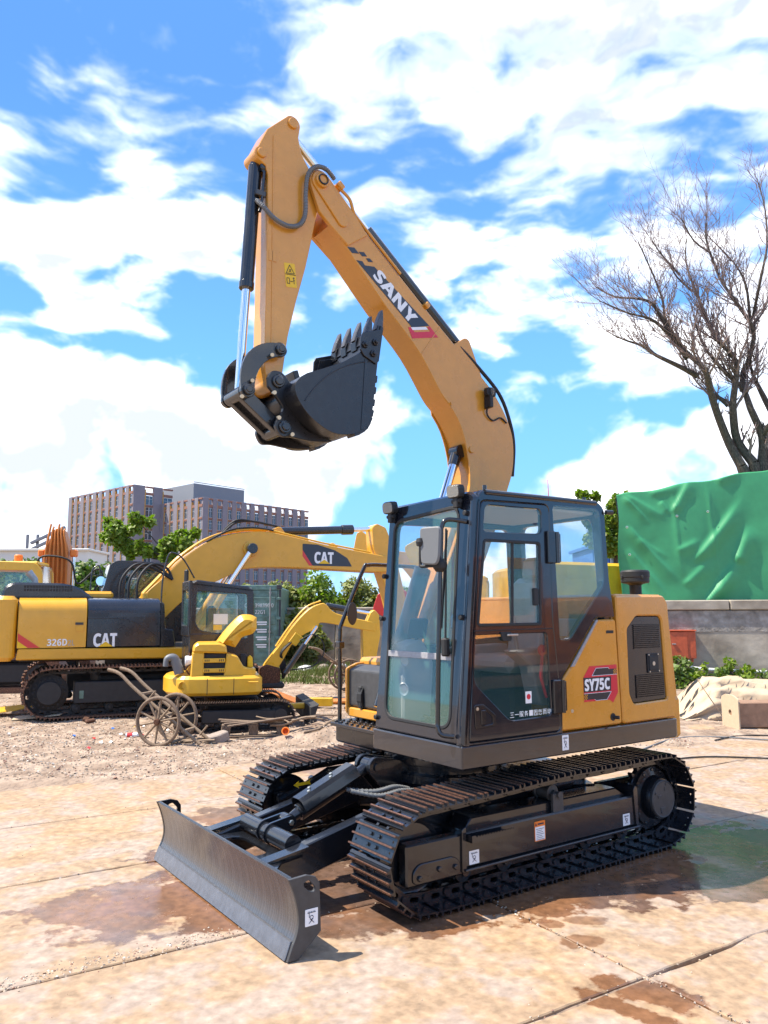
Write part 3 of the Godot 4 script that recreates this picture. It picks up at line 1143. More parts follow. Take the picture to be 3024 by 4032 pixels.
func axle_z(c: Vector2, z0: float) -> Transform3D:
	# local y axis along world -z (towards the near side of a machine whose left faces the camera)
	return Transform3D(Basis(Vector3.RIGHT, Vector3.FORWARD, Vector3.UP), Vector3(c.x, c.y, z0))

func roller(mb: MB, c: Vector2, zc: float, r: float, w: float) -> void:
	mb.lathe([Vector2(0, -w), Vector2(r * 0.45, -w), Vector2(r * 0.5, -w * 0.8), Vector2(r * 1.15, -w * 0.74), Vector2(r * 1.15, -w * 0.55), Vector2(r, -w * 0.5), Vector2(r, w * 0.5), Vector2(r * 1.15, w * 0.55), Vector2(r * 1.15, w * 0.74), Vector2(r * 0.5, w * 0.8), Vector2(r * 0.45, w), Vector2(0, w)], axle_z(c, zc), 18)

# ---------------------------------------------------------------- the compact excavator in front
func decal_lift(p: Node, q: Array, z: float) -> void:
	# white lifting-point sticker with a small hook drawn on it; q = x left, x right, y bottom, y top
	var x0: float = q[0]
	var x1: float = q[1]
	var y0: float = q[2]
	var y1: float = q[3]
	var w := x0 - x1
	var h := y1 - y0
	var st := decal(p, "sticker", rnd(V2([0, 0, w, 0, w, h, 0, h]), 0.004, 2), Vector3(x0, y0, z), Vector3.LEFT, Vector3.UP, 0.002, M.white_print, "white sticker with a drawn hook")
	var ink := MB.new()
	var zz := z - 0.0035
	var cx := x0 - w * 0.5
	for k in 5:
		ink.tube([Vector3(cx + w * (0.30 - 0.13 * k), y1 - h * 0.20, zz), Vector3(cx + w * (0.26 - 0.13 * k), y1 - h * 0.13, zz)], 0.0016, 4)
	ink.tube([Vector3(cx + w * 0.32, y1 - h * 0.22, zz), Vector3(cx - w * 0.32, y1 - h * 0.22, zz)], 0.0016, 4)
	var loop := []
	for k in 13:
		var a := TAU * k / 12.0
		loop.append(Vector3(cx + cos(a) * w * 0.13, y0 + h * 0.50 + sin(a) * h * 0.11, zz))
	ink.tube(loop, 0.0018, 4, false)
	ink.tube([Vector3(cx + w * 0.2, y0 + h * 0.16, zz), Vector3(cx - w * 0.12, y0 + h * 0.42, zz)], 0.0018, 4)
	ink.tube([Vector3(cx - w * 0.2, y0 + h * 0.16, zz), Vector3(cx + w * 0.12, y0 + h * 0.42, zz)], 0.0018, 4)
	ink.tube([Vector3(cx + w * 0.2, y1 - h * 0.22, zz), Vector3(cx + w * 0.18, y0 + h * 0.5, zz)], 0.0016, 4)
	part(p, "sticker_print", ink, M.print_ink)

func build_hero() -> void:
	var E := thing("excavator", "new yellow and black compact excavator with raised boom, curled bucket and front blade", "excavator", Vector3(0.621, 0, -6.644), 3.7541)
	hero_tracks(E)
	hero_blade(E)
	hero_house(E)
	hero_cab(E)
	hero_boom(E)
	hero_bucket(E)

func hero_tracks(E: Node3D) -> void:
	var pitch := 0.173
	var bars := [-0.066, 0.0, 0.066]
	var rusted := shoe_mesh(pitch, 0.225, 0.042, 0.011, bars, 0.027, 0.010, M.shoe_paint, M.shoe_rust)
	var plain := shoe_mesh(pitch, 0.225, 0.042, 0.011, bars, 0.027, 0.010, M.shoe_paint, M.shoe_paint)
	var link := link_mesh(pitch, -0.032, 0.042, 0.056, 0.012)
	var path := pin_path(Vector2(1.19, 0.342), 0.262, Vector2(-1.32, 0.375), 0.295, [Vector2(0.55, 0.628), Vector2(-0.1, 0.662), Vector2(-0.7, 0.660)])
	for sd in [-1.0, 1.0]:
		var zc: float = 0.875 * sd
		var tk := holder(E, "track")
		tk.set_meta("label", "black steel crawler track with rusty grouser edges")
		lay_track(tk, path, pitch, zc, func(i): return rusted if i > 12 and i < 25 else plain, link, M.black_paint)
		# frame
		var fr := MB.new()
		var zo: float = 1.02 * sd
		var zi: float = 0.73 * sd
		var mid := (zo + zi) * 0.5
		fr.box(Vector3(-0.068, 0.335, mid), Vector3(1.83, 0.23, absf(zo - zi)), 0.012)
		fr.prism(V2([0.80, 0.44, -0.93, 0.44, -0.80, 0.52, 0.72, 0.52]), mid - 0.09, mid + 0.09, 0.01)
		fr.box(Vector3(-0.068, 0.215, zo + 0.008 * sd), Vector3(1.83, 0.016, 0.05), 0.004)
		fr.box(Vector3(1.08, 0.315, zo - 0.045 * sd), Vector3(0.47, 0.26, 0.09), 0.012)
		fr.box(Vector3(1.08, 0.315, zi + 0.045 * sd), Vector3(0.47, 0.26, 0.09), 0.012)
		fr.prism(rnd(V2([1.27, 0.20, 1.27, 0.28, 1.22, 0.32, 0.93, 0.32, 0.88, 0.28, 0.88, 0.20]), 0.04, 3), zo - 0.001, zo + 0.012 * sd, 0.004)
		fr.prism(rnd(V2([0.864, 0.20, 0.828, 0.20, 0.828, 0.49, 0.864, 0.475]), 0.01, 2), zo - 0.06 * sd, zo + 0.016 * sd, 0.003)
		fr.prism(rnd(V2([-0.955, 0.22, -0.985, 0.22, -0.985, 0.50, -0.96, 0.53, -0.935, 0.50]), 0.012, 2), zo - 0.2 * sd, zo + 0.014 * sd, 0.003)
		fr.prism(V2([1.30, 0.40, 0.84, 0.60, 0.70, 0.60, 0.70, 0.45, 1.0, 0.40]), zi - 0.03 * sd, zi + 0.02 * sd, 0.004)
		fr.box(Vector3(-1.12, 0.36, zi - 0.02 * sd), Vector3(0.5, 0.3, 0.06), 0.01)
		fr.box(Vector3(0.0, 0.17, mid), Vector3(1.7, 0.09, 0.12), 0.01)
		var tf := part(E, "track_frame", fr, M.black_paint)
		for q in [[1.22, 0.235], [1.06, 0.265], [0.925, 0.255]]:
			var bo := MB.new()
			bolt(bo, Vector3(q[0], q[1], zo + 0.012 * sd), Vector3(0, 0, sd), 0.018, 0.016)
			part(tf, "bolt", bo, M.black_paint)
		for x in [-0.86, -0.43, 0.0, 0.42, 0.80]:
			var rl := MB.new()
			roller(rl, Vector2(x, 0.188), zc, 0.062, 0.12)
			part(tf, "track_roller", rl, M.black_paint)
		var cr := MB.new()
		roller(cr, Vector2(-0.1, 0.568), zc, 0.052, 0.10)
		cr.box(Vector3(-0.1, 0.50, zc + 0.115 * sd), Vector3(0.11, 0.16, 0.035), 0.006)
		cr.cyl(Vector3(-0.1, 0.568, zc + 0.13 * sd), Vector3(-0.1, 0.568, zc + 0.15 * sd), 0.024, 12)
		part(tf, "carrier_roller", cr, M.grey_paint)
		var id := MB.new()
		id.lathe([Vector2(0, -0.07), Vector2(0.06, -0.07), Vector2(0.07, -0.04), Vector2(0.2, -0.035), Vector2(0.228, -0.05), Vector2(0.228, 0.05), Vector2(0.2, 0.035), Vector2(0.07, 0.04), Vector2(0.06, 0.07), Vector2(0, 0.07)], axle_z(Vector2(1.19, 0.342), zc), 32)
		part(tf, "idler_wheel", id, M.black_paint)
		var sp := MB.new()
		var gear := PackedVector2Array()
		for k in 21:
			for q in [[0.0, 0.262], [0.28, 0.262], [0.42, 0.300], [0.62, 0.300], [0.78, 0.262]]:
				var a: float = TAU * (k + q[0]) / 21.0
				gear.append(Vector2(-1.32, 0.375) + Vector2(cos(a), sin(a)) * q[1])
		sp.prism(gear, zc - 0.022, zc + 0.022, 0.004)
		sp.lathe([Vector2(0.235, 0.0), Vector2(0.235, 0.05), Vector2(0.175, 0.06), Vector2(0.168, 0.11), Vector2(0.158, 0.135), Vector2(0, 0.135)] if sd < 0 else [Vector2(0, -0.155), Vector2(0.185, -0.155), Vector2(0.20, -0.14), Vector2(0.235, -0.05), Vector2(0.235, 0.0)], axle_z(Vector2(-1.32, 0.375), zc), 32)
		for k in 12:
			var a := TAU * k / 12.0
			bolt(sp, Vector3(-1.32 + cos(a) * 0.218, 0.375 + sin(a) * 0.218, zc + sd * 0.05), Vector3(0, 0, sd), 0.012, 0.012)
		part(tf, "sprocket", sp, M.black_paint)
		var hb := MB.new()
		var zh: float = zc + 0.134 * sd
		if sd < 0:
			hb.lathe([Vector2(0.150, 0.0), Vector2(0.150, 0.022), Vector2(0.142, 0.028), Vector2(0.136, 0.024), Vector2(0, 0.024)], axle_z(Vector2(-1.32, 0.375), zh), 36)
			hb.box(Vector3(-1.27, 0.40, zh - 0.026), Vector3(0.05, 0.024, 0.006), 0.002)
			hb.box(Vector3(-1.345, 0.455, zh - 0.026), Vector3(0.024, 0.03, 0.006), 0.002)
			hb.box(Vector3(-1.30, 0.30, zh - 0.026), Vector3(0.05, 0.024, 0.006), 0.002)
			for q in [[-1.22, 0.43], [-1.36, 0.49], [-1.29, 0.275]]:
				bolt(hb, Vector3(q[0], q[1], zh - 0.024), Vector3(0, 0, -1), 0.012, 0.006)
			part(tf, "drive_cover", hb, M.grey_paint)
		if sd < 0:
			var stp := MB.new()
			var teeth := V2([0.82, 0.395, 0.44, 0.395])
			teeth.append(Vector2(0.44, 0.435))
			for k in 14:
				teeth.append(Vector2(0.445 + k * 0.0255, 0.425))
				teeth.append(Vector2(0.457 + k * 0.0255, 0.438))
			teeth.append(Vector2(0.82, 0.438))
			stp.prism(teeth, -1.085, -1.078)
			stp.box(Vector3(0.63, 0.40, -1.05), Vector3(0.38, 0.008, 0.058))
			stp.box(Vector3(0.816, 0.415, -1.05), Vector3(0.008, 0.045, 0.058))
			part(tf, "step_plate", stp, M.black_paint)
			decal_lift(tf, [0.794, 0.706, 0.238, 0.325], -1.0205)
			decal_lift(tf, [-0.806, -0.89, 0.238, 0.325], -1.0205)
			var wz := -1.0205
			decal(tf, "warning_label", rnd(V2([0, 0, 0.108, 0, 0.108, 0.135, 0, 0.135]), 0.006, 2), Vector3(0.174, 0.282, wz), Vector3.LEFT, Vector3.UP, 0.0015, M.print_orange, "orange and white warning label")
			decal(tf, "label_text_area", V2([0.006, 0.006, 0.102, 0.006, 0.102, 0.098, 0.006, 0.098]), Vector3(0.174, 0.282, wz - 0.0015), Vector3.LEFT, Vector3.UP, 0.001, M.white_print)
			var ln := MB.new()
			for k in 7:
				ln.box(Vector3(0.12 + 0.004 * (k % 3), 0.293 + 0.012 * k, wz - 0.003), Vector3(0.078 - 0.012 * (k % 3), 0.003, 0.0008))
			ln.prism(V2([0.150, 0.389, 0.162, 0.409, 0.168, 0.389]), wz - 0.003, wz - 0.0018)
			ln.box(Vector3(0.112, 0.398, wz - 0.0022), Vector3(0.06, 0.010, 0.001))
			part(tf, "label_print", ln, M.print_ink)
		if sd > 0:
			# yellow travel arrow on the inner side of the far frame
			var ar := V2([0.0, 0.0, 0.05, 0.03, 0.045, 0.013, 0.14, 0.018, 0.16, 0.032, 0.152, 0.008, 0.165, -0.014, 0.14, -0.006, 0.045, -0.012, 0.05, -0.028])
			decal(tf, "travel_arrow", ar, Vector3(1.19, 0.50, 0.698), Vector3.LEFT, Vector3.UP, 0.002, M.print_yellow, "yellow arrow pointing to the blade")
	# car body between the tracks
	var cb := MB.new()
	cb.prism(rnd(V2([0.62, -0.42, 0.62, 0.42, 0.30, 0.72, -0.75, 0.72, -1.0, 0.42, -1.0, -0.42, -0.75, -0.72, 0.30, -0.72]), 0.05, 3), 0.34, 0.60, 0.015, Transform3D(Basis(Vector3.RIGHT, Vector3.BACK, Vector3.UP).scaled(Vector3.ONE), Vector3.ZERO))
	for sz in [-1.0, 1.0]:
		cb.box(Vector3(0.52, 0.43, 0.55 * sz), Vector3(0.26, 0.20, 0.5), 0.02, Basis(Vector3.UP, -0.5 * sz))
		cb.box(Vector3(-0.75, 0.43, 0.55 * sz), Vector3(0.26, 0.20, 0.5), 0.02, Basis(Vector3.UP, 0.5 * sz))
	part(E, "car_body", cb, M.black_paint)
	var sb := MB.new()
	sb.lathe([Vector2(0.56, 0.0), Vector2(0.56, 0.06), Vector2(0.50, 0.07), Vector2(0.50, 0.12), Vector2(0.53, 0.13), Vector2(0.53, 0.235)], Transform3D(Basis(), Vector3(0.12, 0.60, 0)), 40)
	for k in 24:
		var a := TAU * k / 24.0
		bolt(sb, Vector3(0.12 + cos(a) * 0.53, 0.66, sin(a) * 0.53), Vector3.UP, 0.013, 0.012)
	part(E, "swing_bearing", sb, M.black_paint)

func hero_blade(E: Node3D) -> void:
	var bl := holder(E, "dozer_blade")
	bl.set_meta("label", "worn bare steel dozer blade with holed side plates")
	var prof := smooth([Vector2(2.190, 0.434), Vector2(2.157, 0.357), Vector2(2.131, 0.263), Vector2(2.125, 0.191), Vector2(2.139, 0.128), Vector2(2.160, 0.085)], 4)
	var back := []
	for p in prof:
		back.append(p + Vector2(-0.014, -0.004))
	back.reverse()
	var poly := PackedVector2Array(prof + back)
	part(bl, "mouldboard", MB.new().prism(poly, -1.088, 1.088), M.blade_steel)
	part(bl, "cutting_edge", MB.new().prism(V2([2.170, 0.100, 2.205, 0.008, 2.188, 0.003, 2.150, 0.085, 2.155, 0.100]), -1.086, 1.086, 0.003), M.edge_steel)
	for sd in [-1.0, 1.0]:
		var side := PackedVector2Array()
		for p in prof:
			side.append(p + Vector2(0.004, 0.0))
		side.append_array(V2([2.196, 0.006, 2.125, 0.004, 1.985, 0.124, 1.996, 0.385, 2.023, 0.422, 2.080, 0.440]))
		var slot := rnd(V2([2.100, 0.400, 2.066, 0.412, 2.022, 0.365, 2.030, 0.342, 2.058, 0.346, 2.098, 0.380]), 0.012, 3)
		var z0: float = 1.088 * sd
		var sp := part(bl, "side_plate", MB.new().prism(side, z0, z0 + 0.022 * sd, 0.002, Transform3D(), [slot]), M.grey_paint if sd < 0 else M.black_paint)
		if sd < 0:
			var st := Basis(Vector3(-0.966, 0.0, 0), Vector3(0.0, 0.966, 0), Vector3(0, 0, -1))
			decal_lift(bl, [2.09, 2.008, 0.166, 0.256], -1.1105)
	var st2 := MB.new()
	st2.box(Vector3(2.07, 0.20, 0), Vector3(0.09, 0.17, 2.1), 0.015)
	st2.tube([Vector3(2.165, 0.425, -1.085), Vector3(2.165, 0.425, 1.085)], 0.012, 8)
	part(bl, "back_beam", st2, M.black_paint)
	# push frame
	var pf := MB.new()
	for sd in [-1.0, 1.0]:
		var zc: float = 0.40 * sd
		pf.prism(rnd(V2([2.06, 0.34, 1.97, 0.325, 0.70, 0.62, 0.55, 0.56, 0.60, 0.42, 1.95, 0.13, 2.06, 0.12]), 0.03, 3), zc - 0.045, zc + 0.045, 0.008)
		# gusset to the blade
		pf.prism(V2([2.08, 0.335, 2.08, 0.32, 1.72, 0.375, 1.72, 0.39]), zc, zc + sd * 0.10, 0.0)
		pf.prism(V2([2.08, zc + 0.30 * sd, 2.02, zc + 0.22 * sd, 1.92, zc + 0.10 * sd, 1.72, zc + 0.04 * sd, 1.72, zc, 2.08, zc]), 0.315, 0.33, 0.0, Transform3D(Basis(Vector3.RIGHT, Vector3.BACK, Vector3.UP), Vector3.ZERO))
	pf.cyl(Vector3(1.76, 0.375, -0.355), Vector3(1.76, 0.375, 0.355), 0.062, 20)
	# web plate between the arms with its oval opening
	var web := rnd(V2([2.07, -0.355, 2.07, 0.355, 1.80, 0.355, 1.80, -0.355]), 0.01, 2)
	var oval := capsule(Vector2(1.95, -0.16), Vector2(1.95, 0.16), 0.085, 0.085, 18)
	pf.prism(web, 0.30, 0.315, 0.0, Transform3D(Basis(Vector3.RIGHT, Vector3.BACK, Vector3.UP), Vector3.ZERO), [oval])
	var fr := part(E, "blade_frame", pf, M.black_paint)
	var lg := MB.new()
	for sz in [-0.055, 0.055]:
		lg.prism(capsule(Vector2(1.76, 0.38), Vector2(1.62, 0.435), 0.075, 0.045, 18), sz - 0.011, sz + 0.011, 0.002)
	part(fr, "cylinder_lug", lg, M.black_paint)
	# blade cylinder
	var lo := Vector3(1.62, 0.435, 0)
	var up := Vector3(0.905, 0.735, 0)
	var d := (up - lo).normalized()
	var nrm := Vector3(-d.y, d.x, 0)
	if nrm.y < 0:
		nrm = -nrm
	var cy := MB.new()
	cy.cyl(lo + d * 0.10, lo + d * 0.54, 0.062, 22, 0.006)
	cy.cyl(lo + Vector3(0, 0, -0.043), lo + Vector3(0, 0, 0.043), 0.05, 18, 0.004)
	cy.tube([lo, lo + d * 0.12], [0.03, 0.045], 14)
	var cl := part(E, "blade_cylinder", cy, M.black_paint)
	part(cl, "piston_rod", MB.new().cyl(lo + d * 0.53, up, 0.028, 18), M.chrome)
	var eye := MB.new()
	eye.cyl(up + Vector3(0, 0, -0.05), up + Vector3(0, 0, 0.05), 0.062, 22, 0.006)
	eye.tube([up - d * 0.12, up], [0.04, 0.05], 14)
	part(cl, "rod_eye", eye, M.black_paint)
	var cv := MB.new()
	var cs := [Vector2(-0.10, 0.02), Vector2(-0.085, 0.085), Vector2(-0.045, 0.105), Vector2(0.045, 0.105), Vector2(0.085, 0.085), Vector2(0.10, 0.02), Vector2(0.093, 0.02), Vector2(0.08, 0.078), Vector2(0.043, 0.097), Vector2(-0.043, 0.097), Vector2(-0.08, 0.078), Vector2(-0.093, 0.02)]
	cv.prism(PackedVector2Array(cs), 0.12, 0.62, 0.0, Transform3D(Basis(Vector3(0, 0, 1), nrm, d), lo))
	var cvn := part(cl, "cylinder_guard", cv, M.black_paint)
	var gb := MB.new()
	for q in [[-0.02, 0.22], [0.025, 0.25], [-0.02, 0.42], [0.025, 0.45]]:
		bolt(gb, lo + d * q[1] + nrm * 0.105 + Vector3(0, 0, q[0] - 0.01), nrm, 0.013, 0.012)
	bolt(gb, lo + Vector3(0.0, 0.0, -0.068), Vector3.FORWARD, 0.02, 0.012)
	part(cl, "guard_bolts", gb, M.zinc)
	# bracket that carries the cylinder, and its hoses
	var br := MB.new()
	for sz in [-0.085, 0.085]:
		br.prism(hull(circ(Vector2(0.905, 0.735), 0.075, 18) + V2([0.45, 0.72, 0.45, 0.42, 0.72, 0.42])), sz - 0.02, sz + 0.02, 0.004)
	br.cyl(Vector3(0.905, 0.735, -0.12), Vector3(0.905, 0.735, 0.12), 0.03, 16)
	part(E, "cylinder_bracket", br, M.black_paint)
	for q in [[-0.07, 0.0], [-0.13, -0.02]]:
		var hs := MB.new()
		var pts := smooth([lo + d * 0.50 + Vector3(0, -0.03, q[0]), Vector3(0.98, 0.58 + q[1], q[0] - 0.10), Vector3(0.82, 0.60 + q[1], q[0] - 0.14), Vector3(0.66, 0.56, q[0] - 0.12)], 8)
		hs.tube(pts, 0.014, 10)
		var coil := []
		for k in 150:
			var t := float(k) / 149.0 * (pts.size() - 1)
			var i := mini(int(t), pts.size() - 2)
			var c: Vector3 = pts[i].lerp(pts[i + 1], t - i)
			var a := k * TAU / 7.0
			coil.append(c + Vector3(0, sin(a), cos(a)) * 0.017)
		hs.tube(coil, 0.004, 4, false)
		part(fr, "hydraulic_hose", hs, M.hose_grey)

func hero_house(E: Node3D) -> void:
	var XZ := Transform3D(Basis(Vector3.RIGHT, Vector3.BACK, Vector3.UP).scaled(Vector3(1, 1, 1)), Vector3.ZERO)
	# plan polygons are (x, z) pushed up along y
	var base := MB.new()
	base.prism(rnd(V2([0.825, -1.0, 0.825, 0.07, 0.40, 0.07, 0.40, 1.0, -1.60, 1.0, -1.63, 0.8, -1.63, -0.985, -1.60, -1.0]), 0.012, 2), 0.842, 1.0, 0.010, XZ)
	var hb := part(E, "upper_frame", base, M.cab_black, "black skirt under the cab and engine cover")
	decal_lift(hb, [-0.165, -0.235, 0.875, 0.985], -1.0006)
	# engine enclosure behind the cab
	var body := MB.new()
	body.prism(V2([-0.20, 1.0, -1.50, 1.0, -1.46, 1.98, -1.42, 2.02, -0.86, 2.02, -0.86, 1.60, -0.62, 1.60, -0.30, 1.40, -0.20, 1.38]), -0.955, 0.95, 0.01)
	body.box(Vector3(-0.15, 1.25, 0.70), Vector3(1.05, 0.50, 0.55), 0.03)
	var eb := part(E, "engine_enclosure", body, M.yellow)
	# side doors
	var p1 := rnd(V2([-0.172, 1.372, -0.295, 1.487, -0.612, 1.843, -0.848, 1.847, -0.878, 1.012, -0.166, 1.016]), [0.015, 0.03, 0.02, 0.025, 0.03, 0.03], 3)
	var s1 := part(eb, "side_door", MB.new().prism(p1, -1.002, -0.95, 0.012), M.yellow)
	var p2 := rnd(V2([-0.892, 1.010, -0.862, 2.035, -1.508, 2.045, -1.560, 1.98, -1.612, 1.010]), [0.03, 0.02, 0.06, 0.05, 0.03], 4)
	var gr := rnd(V2([-1.121, 1.872, -1.43, 1.872, -1.462, 1.84, -1.497, 1.165, -1.042, 1.155, -0.990, 1.24, -0.992, 1.762]), 0.025, 3)
	part(eb, "side_door", MB.new().prism(p2, -1.002, -0.93, 0.012, Transform3D(), [gr]), M.yellow)
	var tp := MB.new()
	tp.prism(rnd(V2([-0.86, -0.985, -1.50, -0.985, -1.50, 0.96, -0.86, 0.96]), 0.03, 3), 2.015, 2.052, 0.012, XZ)
	part(eb, "hood", tp, M.yellow)
	# grille insert
	var gi := MB.new()
	gi.prism(gr, -0.985, -0.955, 0.010)
	var gp := part(eb, "grille_panel", gi, M.black_paint)
	for q in [[-1.08, -1.43, 1.80, 1.60], [-1.09, -1.46, 1.385, 1.20]]:
		var ms := MB.new()
		var yv: float = q[3]
		while yv < q[2]:
			ms.box(Vector3((q[0] + q[1]) / 2, yv, -0.990), Vector3(q[0] - q[1], 0.006, 0.008))
			yv += 0.016
		var xv: float = q[1]
		while xv < q[0]:
			ms.box(Vector3(xv, (q[2] + q[3]) / 2, -0.989), Vector3(0.006, q[2] - q[3], 0.008))
			xv += 0.016
		part(gp, "mesh_vent", ms, M.black_paint)
	var la := MB.new()
	la.box(Vector3(-1.325, 1.475, -0.990), Vector3(0.15, 0.16, 0.012), 0.004)
	la.box(Vector3(-1.315, 1.475, -0.998), Vector3(0.10, 0.12, 0.012), 0.004)
	part(gp, "latch", la, M.rubber)
	var lb := MB.new()
	lb.cyl(Vector3(-1.318, 1.472, -1.0), Vector3(-1.318, 1.472, -1.008), 0.018, 14)
	for q in [[-1.262, 1.545], [-1.388, 1.547], [-1.268, 1.405], [-1.392, 1.408]]:
		lb.cyl(Vector3(q[0], q[1], -0.99), Vector3(q[0], q[1], -1.003), 0.007, 8)
	part(gp, "latch_rivets", lb, M.zinc)
	# model plate, vent, lock and handle on the front side door
	var z0 := -1.0025
	decal(s1, "model_plate", V2([0.0, 0.0, 0.30, 0.0, 0.345, -0.025, 0.41, 0.05, 0.405, 0.272, 0.075, 0.27, 0.0, 0.185]), Vector3(-0.425, 1.212, z0), Vector3.LEFT, Vector3.UP, 0.0015, M.print_red, "red and black model plate")
	decal(s1, "plate_panel", V2([0.0, 0.072, 0.325, 0.072, 0.33, 0.182, 0.0, 0.184]), Vector3(-0.425, 1.212, z0 - 0.0015), Vector3.LEFT, Vector3.UP, 0.001, M.print_black)
	for q in [V2([0.10, 0.195, 0.15, 0.252, 0.30, 0.252, 0.31, 0.240, 0.403, 0.240, 0.403, 0.195]), V2([0.0, 0.062, 0.325, 0.062, 0.27, 0.004, 0.14, 0.004, 0.12, 0.015, 0.0, 0.015])]:
		decal(s1, "plate_panel", q, Vector3(-0.425, 1.212, z0 - 0.0015), Vector3.LEFT, Vector3.UP, 0.001, M.print_black)
	var wl := MB.new()
	for seg in [[0.10, 0.195, 0.15, 0.252], [0.15, 0.252, 0.30, 0.252], [0.30, 0.252, 0.31, 0.240], [0.10, 0.195, 0.403, 0.195], [0.0, 0.062, 0.325, 0.062], [0.325, 0.062, 0.27, 0.004], [0.27, 0.004, 0.14, 0.004], [0.14, 0.004, 0.12, 0.015]]:
		wl.tube([Vector3(-0.425 - seg[0], 1.212 + seg[1], z0 - 0.003), Vector3(-0.425 - seg[2], 1.212 + seg[3], z0 - 0.003)], 0.002, 4)
	part(s1, "plate_lines", wl, M.white_print)
	var ck := MB.new()
	for i in 4:
		for j in 4:
			if (i + j) % 2 == 0:
				ck.box(Vector3(-0.425 - 0.365 - i * 0.010, 1.212 + 0.203 + j * 0.010, z0 - 0.003), Vector3(0.010, 0.010, 0.001))
				ck.box(Vector3(-0.425 - 0.005 - i * 0.010, 1.212 + 0.02 + j * 0.010, z0 - 0.003), Vector3(0.010, 0.010, 0.001))
	part(s1, "plate_checks", ck, M.yellow)
	lettering(s1, "model_lettering", "SY75C", Vector3(-0.585, 1.339, z0 - 0.003), Vector3.LEFT, Vector3.UP, 0.30, 0.092, M.white_print, true, 0.002)
	var sm := MB.new()
	sm.box(Vector3(-0.765, 1.745, -1.002), Vector3(0.09, 0.024, 0.008), 0.003)
	sm.cyl(Vector3(-0.76, 1.075, -1.0), Vector3(-0.76, 1.075, -1.006), 0.03, 16)
	sm.cyl(Vector3(-0.77, 1.072, -1.0), Vector3(-0.785, 1.072, -1.045), 0.014, 12)
	part(s1, "vent_and_handle", sm, M.rubber)
	part(s1, "lock", MB.new().cyl(Vector3(-0.285, 1.155, -1.0), Vector3(-0.285, 1.155, -1.006), 0.014, 14), M.zinc)
	part(s1, "edge_trim", MB.new().prism(V2([-0.288, 1.485, -0.606, 1.842, -0.63, 1.842, -0.33, 1.487]), -1.005, -0.99, 0.002), M.trim_grey)
	# counterweight
	var cw := MB.new()
	var plan := PackedVector2Array()
	for k in 17:
		var a := PI * 0.5 + PI * k / 16.0
		plan.append(Vector2(-1.62 + 0.22 * cos(a) * 1.0, 0.985 * sin(a)))
	plan = V2([-1.52, 0.97, -1.60, 0.985, -1.70, 0.93, -1.80, 0.72, -1.86, 0.35, -1.87, 0.0, -1.86, -0.35, -1.80, -0.72, -1.725, -0.94, -1.66, -0.992, -1.60, -0.99, -1.52, -0.97])
	var nrow := [[0.832, 0.985, 0.02], [0.86, 1.0, 0.0], [1.15, 1.0, 0.0], [1.18, 0.99, 0.012], [1.90, 0.965, 0.045], [1.99, 0.94, 0.075], [2.03, 0.88, 0.12]]
	var rowsc := []
	for r in nrow:
		var ring := []
		for p in plan:
			ring.append(Vector3(minf(p.x + r[2], -1.50), r[0], p.y * r[1]))
		rowsc.append(ring)
	for i in rowsc.size() - 1:
		for j in plan.size():
			var k := (j + 1) % plan.size()
			cw.quad(rowsc[i][k], rowsc[i][j], rowsc[i + 1][j], rowsc[i + 1][k])
	var topc := Vector3(-1.6, 2.03, 0)
	for j in plan.size():
		cw.t(rowsc[6][(j + 1) % plan.size()], rowsc[6][j], topc)
		cw.t(rowsc[0][j], rowsc[0][(j + 1) % plan.size()], Vector3(-1.6, 0.832, 0))
	part(E, "counterweight", cw, M.yellow)
	# air pre-cleaner on the hood
	var pc := MB.new()
	var at := Transform3D(Basis(), Vector3(-1.42, 2.05, -0.78))
	pc.lathe([Vector2(0.052, 0), Vector2(0.052, 0.09), Vector2(0.07, 0.10), Vector2(0.118, 0.11), Vector2(0.122, 0.12), Vector2(0.122, 0.155), Vector2(0.126, 0.16), Vector2(0.126, 0.205), Vector2(0.115, 0.22), Vector2(0.06, 0.225), Vector2(0, 0.225)], at, 28)
	for k in 4:
		var a := k * TAU / 4 + 0.4
		pc.box(at.origin + Vector3(cos(a) * 0.125, 0.158, sin(a) * 0.125), Vector3(0.02, 0.03, 0.02), 0.003)
	part(eb, "air_precleaner", pc, M.rubber)
	# right-hand toolbox, step and grab rail
	var tb := MB.new()
	tb.prism(rnd(V2([0.50, 1.06, 0.54, 1.09, 0.54, 1.40, 0.44, 1.44, 0.05, 1.46, 0.05, 1.06]), 0.015, 2), 0.10, 0.875, 0.008)
	var tbn := part(E, "toolbox", tb, M.grey_paint, "charcoal toolbox lid with rubber latches")
	var yf := MB.new()
	yf.prism(rnd(V2([0.52, 0.99, 0.56, 1.02, 0.56, 1.41, 0.45, 1.455, 0.05, 1.48, 0.05, 0.99]), 0.02, 3), 0.876, 0.905, 0.006)
	yf.box(Vector3(0.50, 1.03, 0.48), Vector3(0.11, 0.08, 0.79), 0.01)
	part(tbn, "box_frame", yf, M.yellow)
	for zz in [0.66, 0.30]:
		var lt := MB.new()
		lt.box(Vector3(0.553, 1.17, zz), Vector3(0.03, 0.19, 0.045), 0.008)
		lt.prism(V2([0.55, 1.26, 0.575, 1.20, 0.575, 1.14, 0.55, 1.08]), zz - 0.035, zz + 0.035, 0.003)
		part(tbn, "latch", lt, M.rubber)
	var st := MB.new()
	st.prism(rnd(V2([0.78, 0.12, 0.78, 0.80, 0.70, 0.90, 0.30, 0.90, 0.30, 0.12]), 0.02, 2), 0.935, 0.965, 0.004, XZ)
	st.box(Vector3(0.50, 0.86, 0.5), Vector3(0.40, 0.15, 0.7), 0.02)
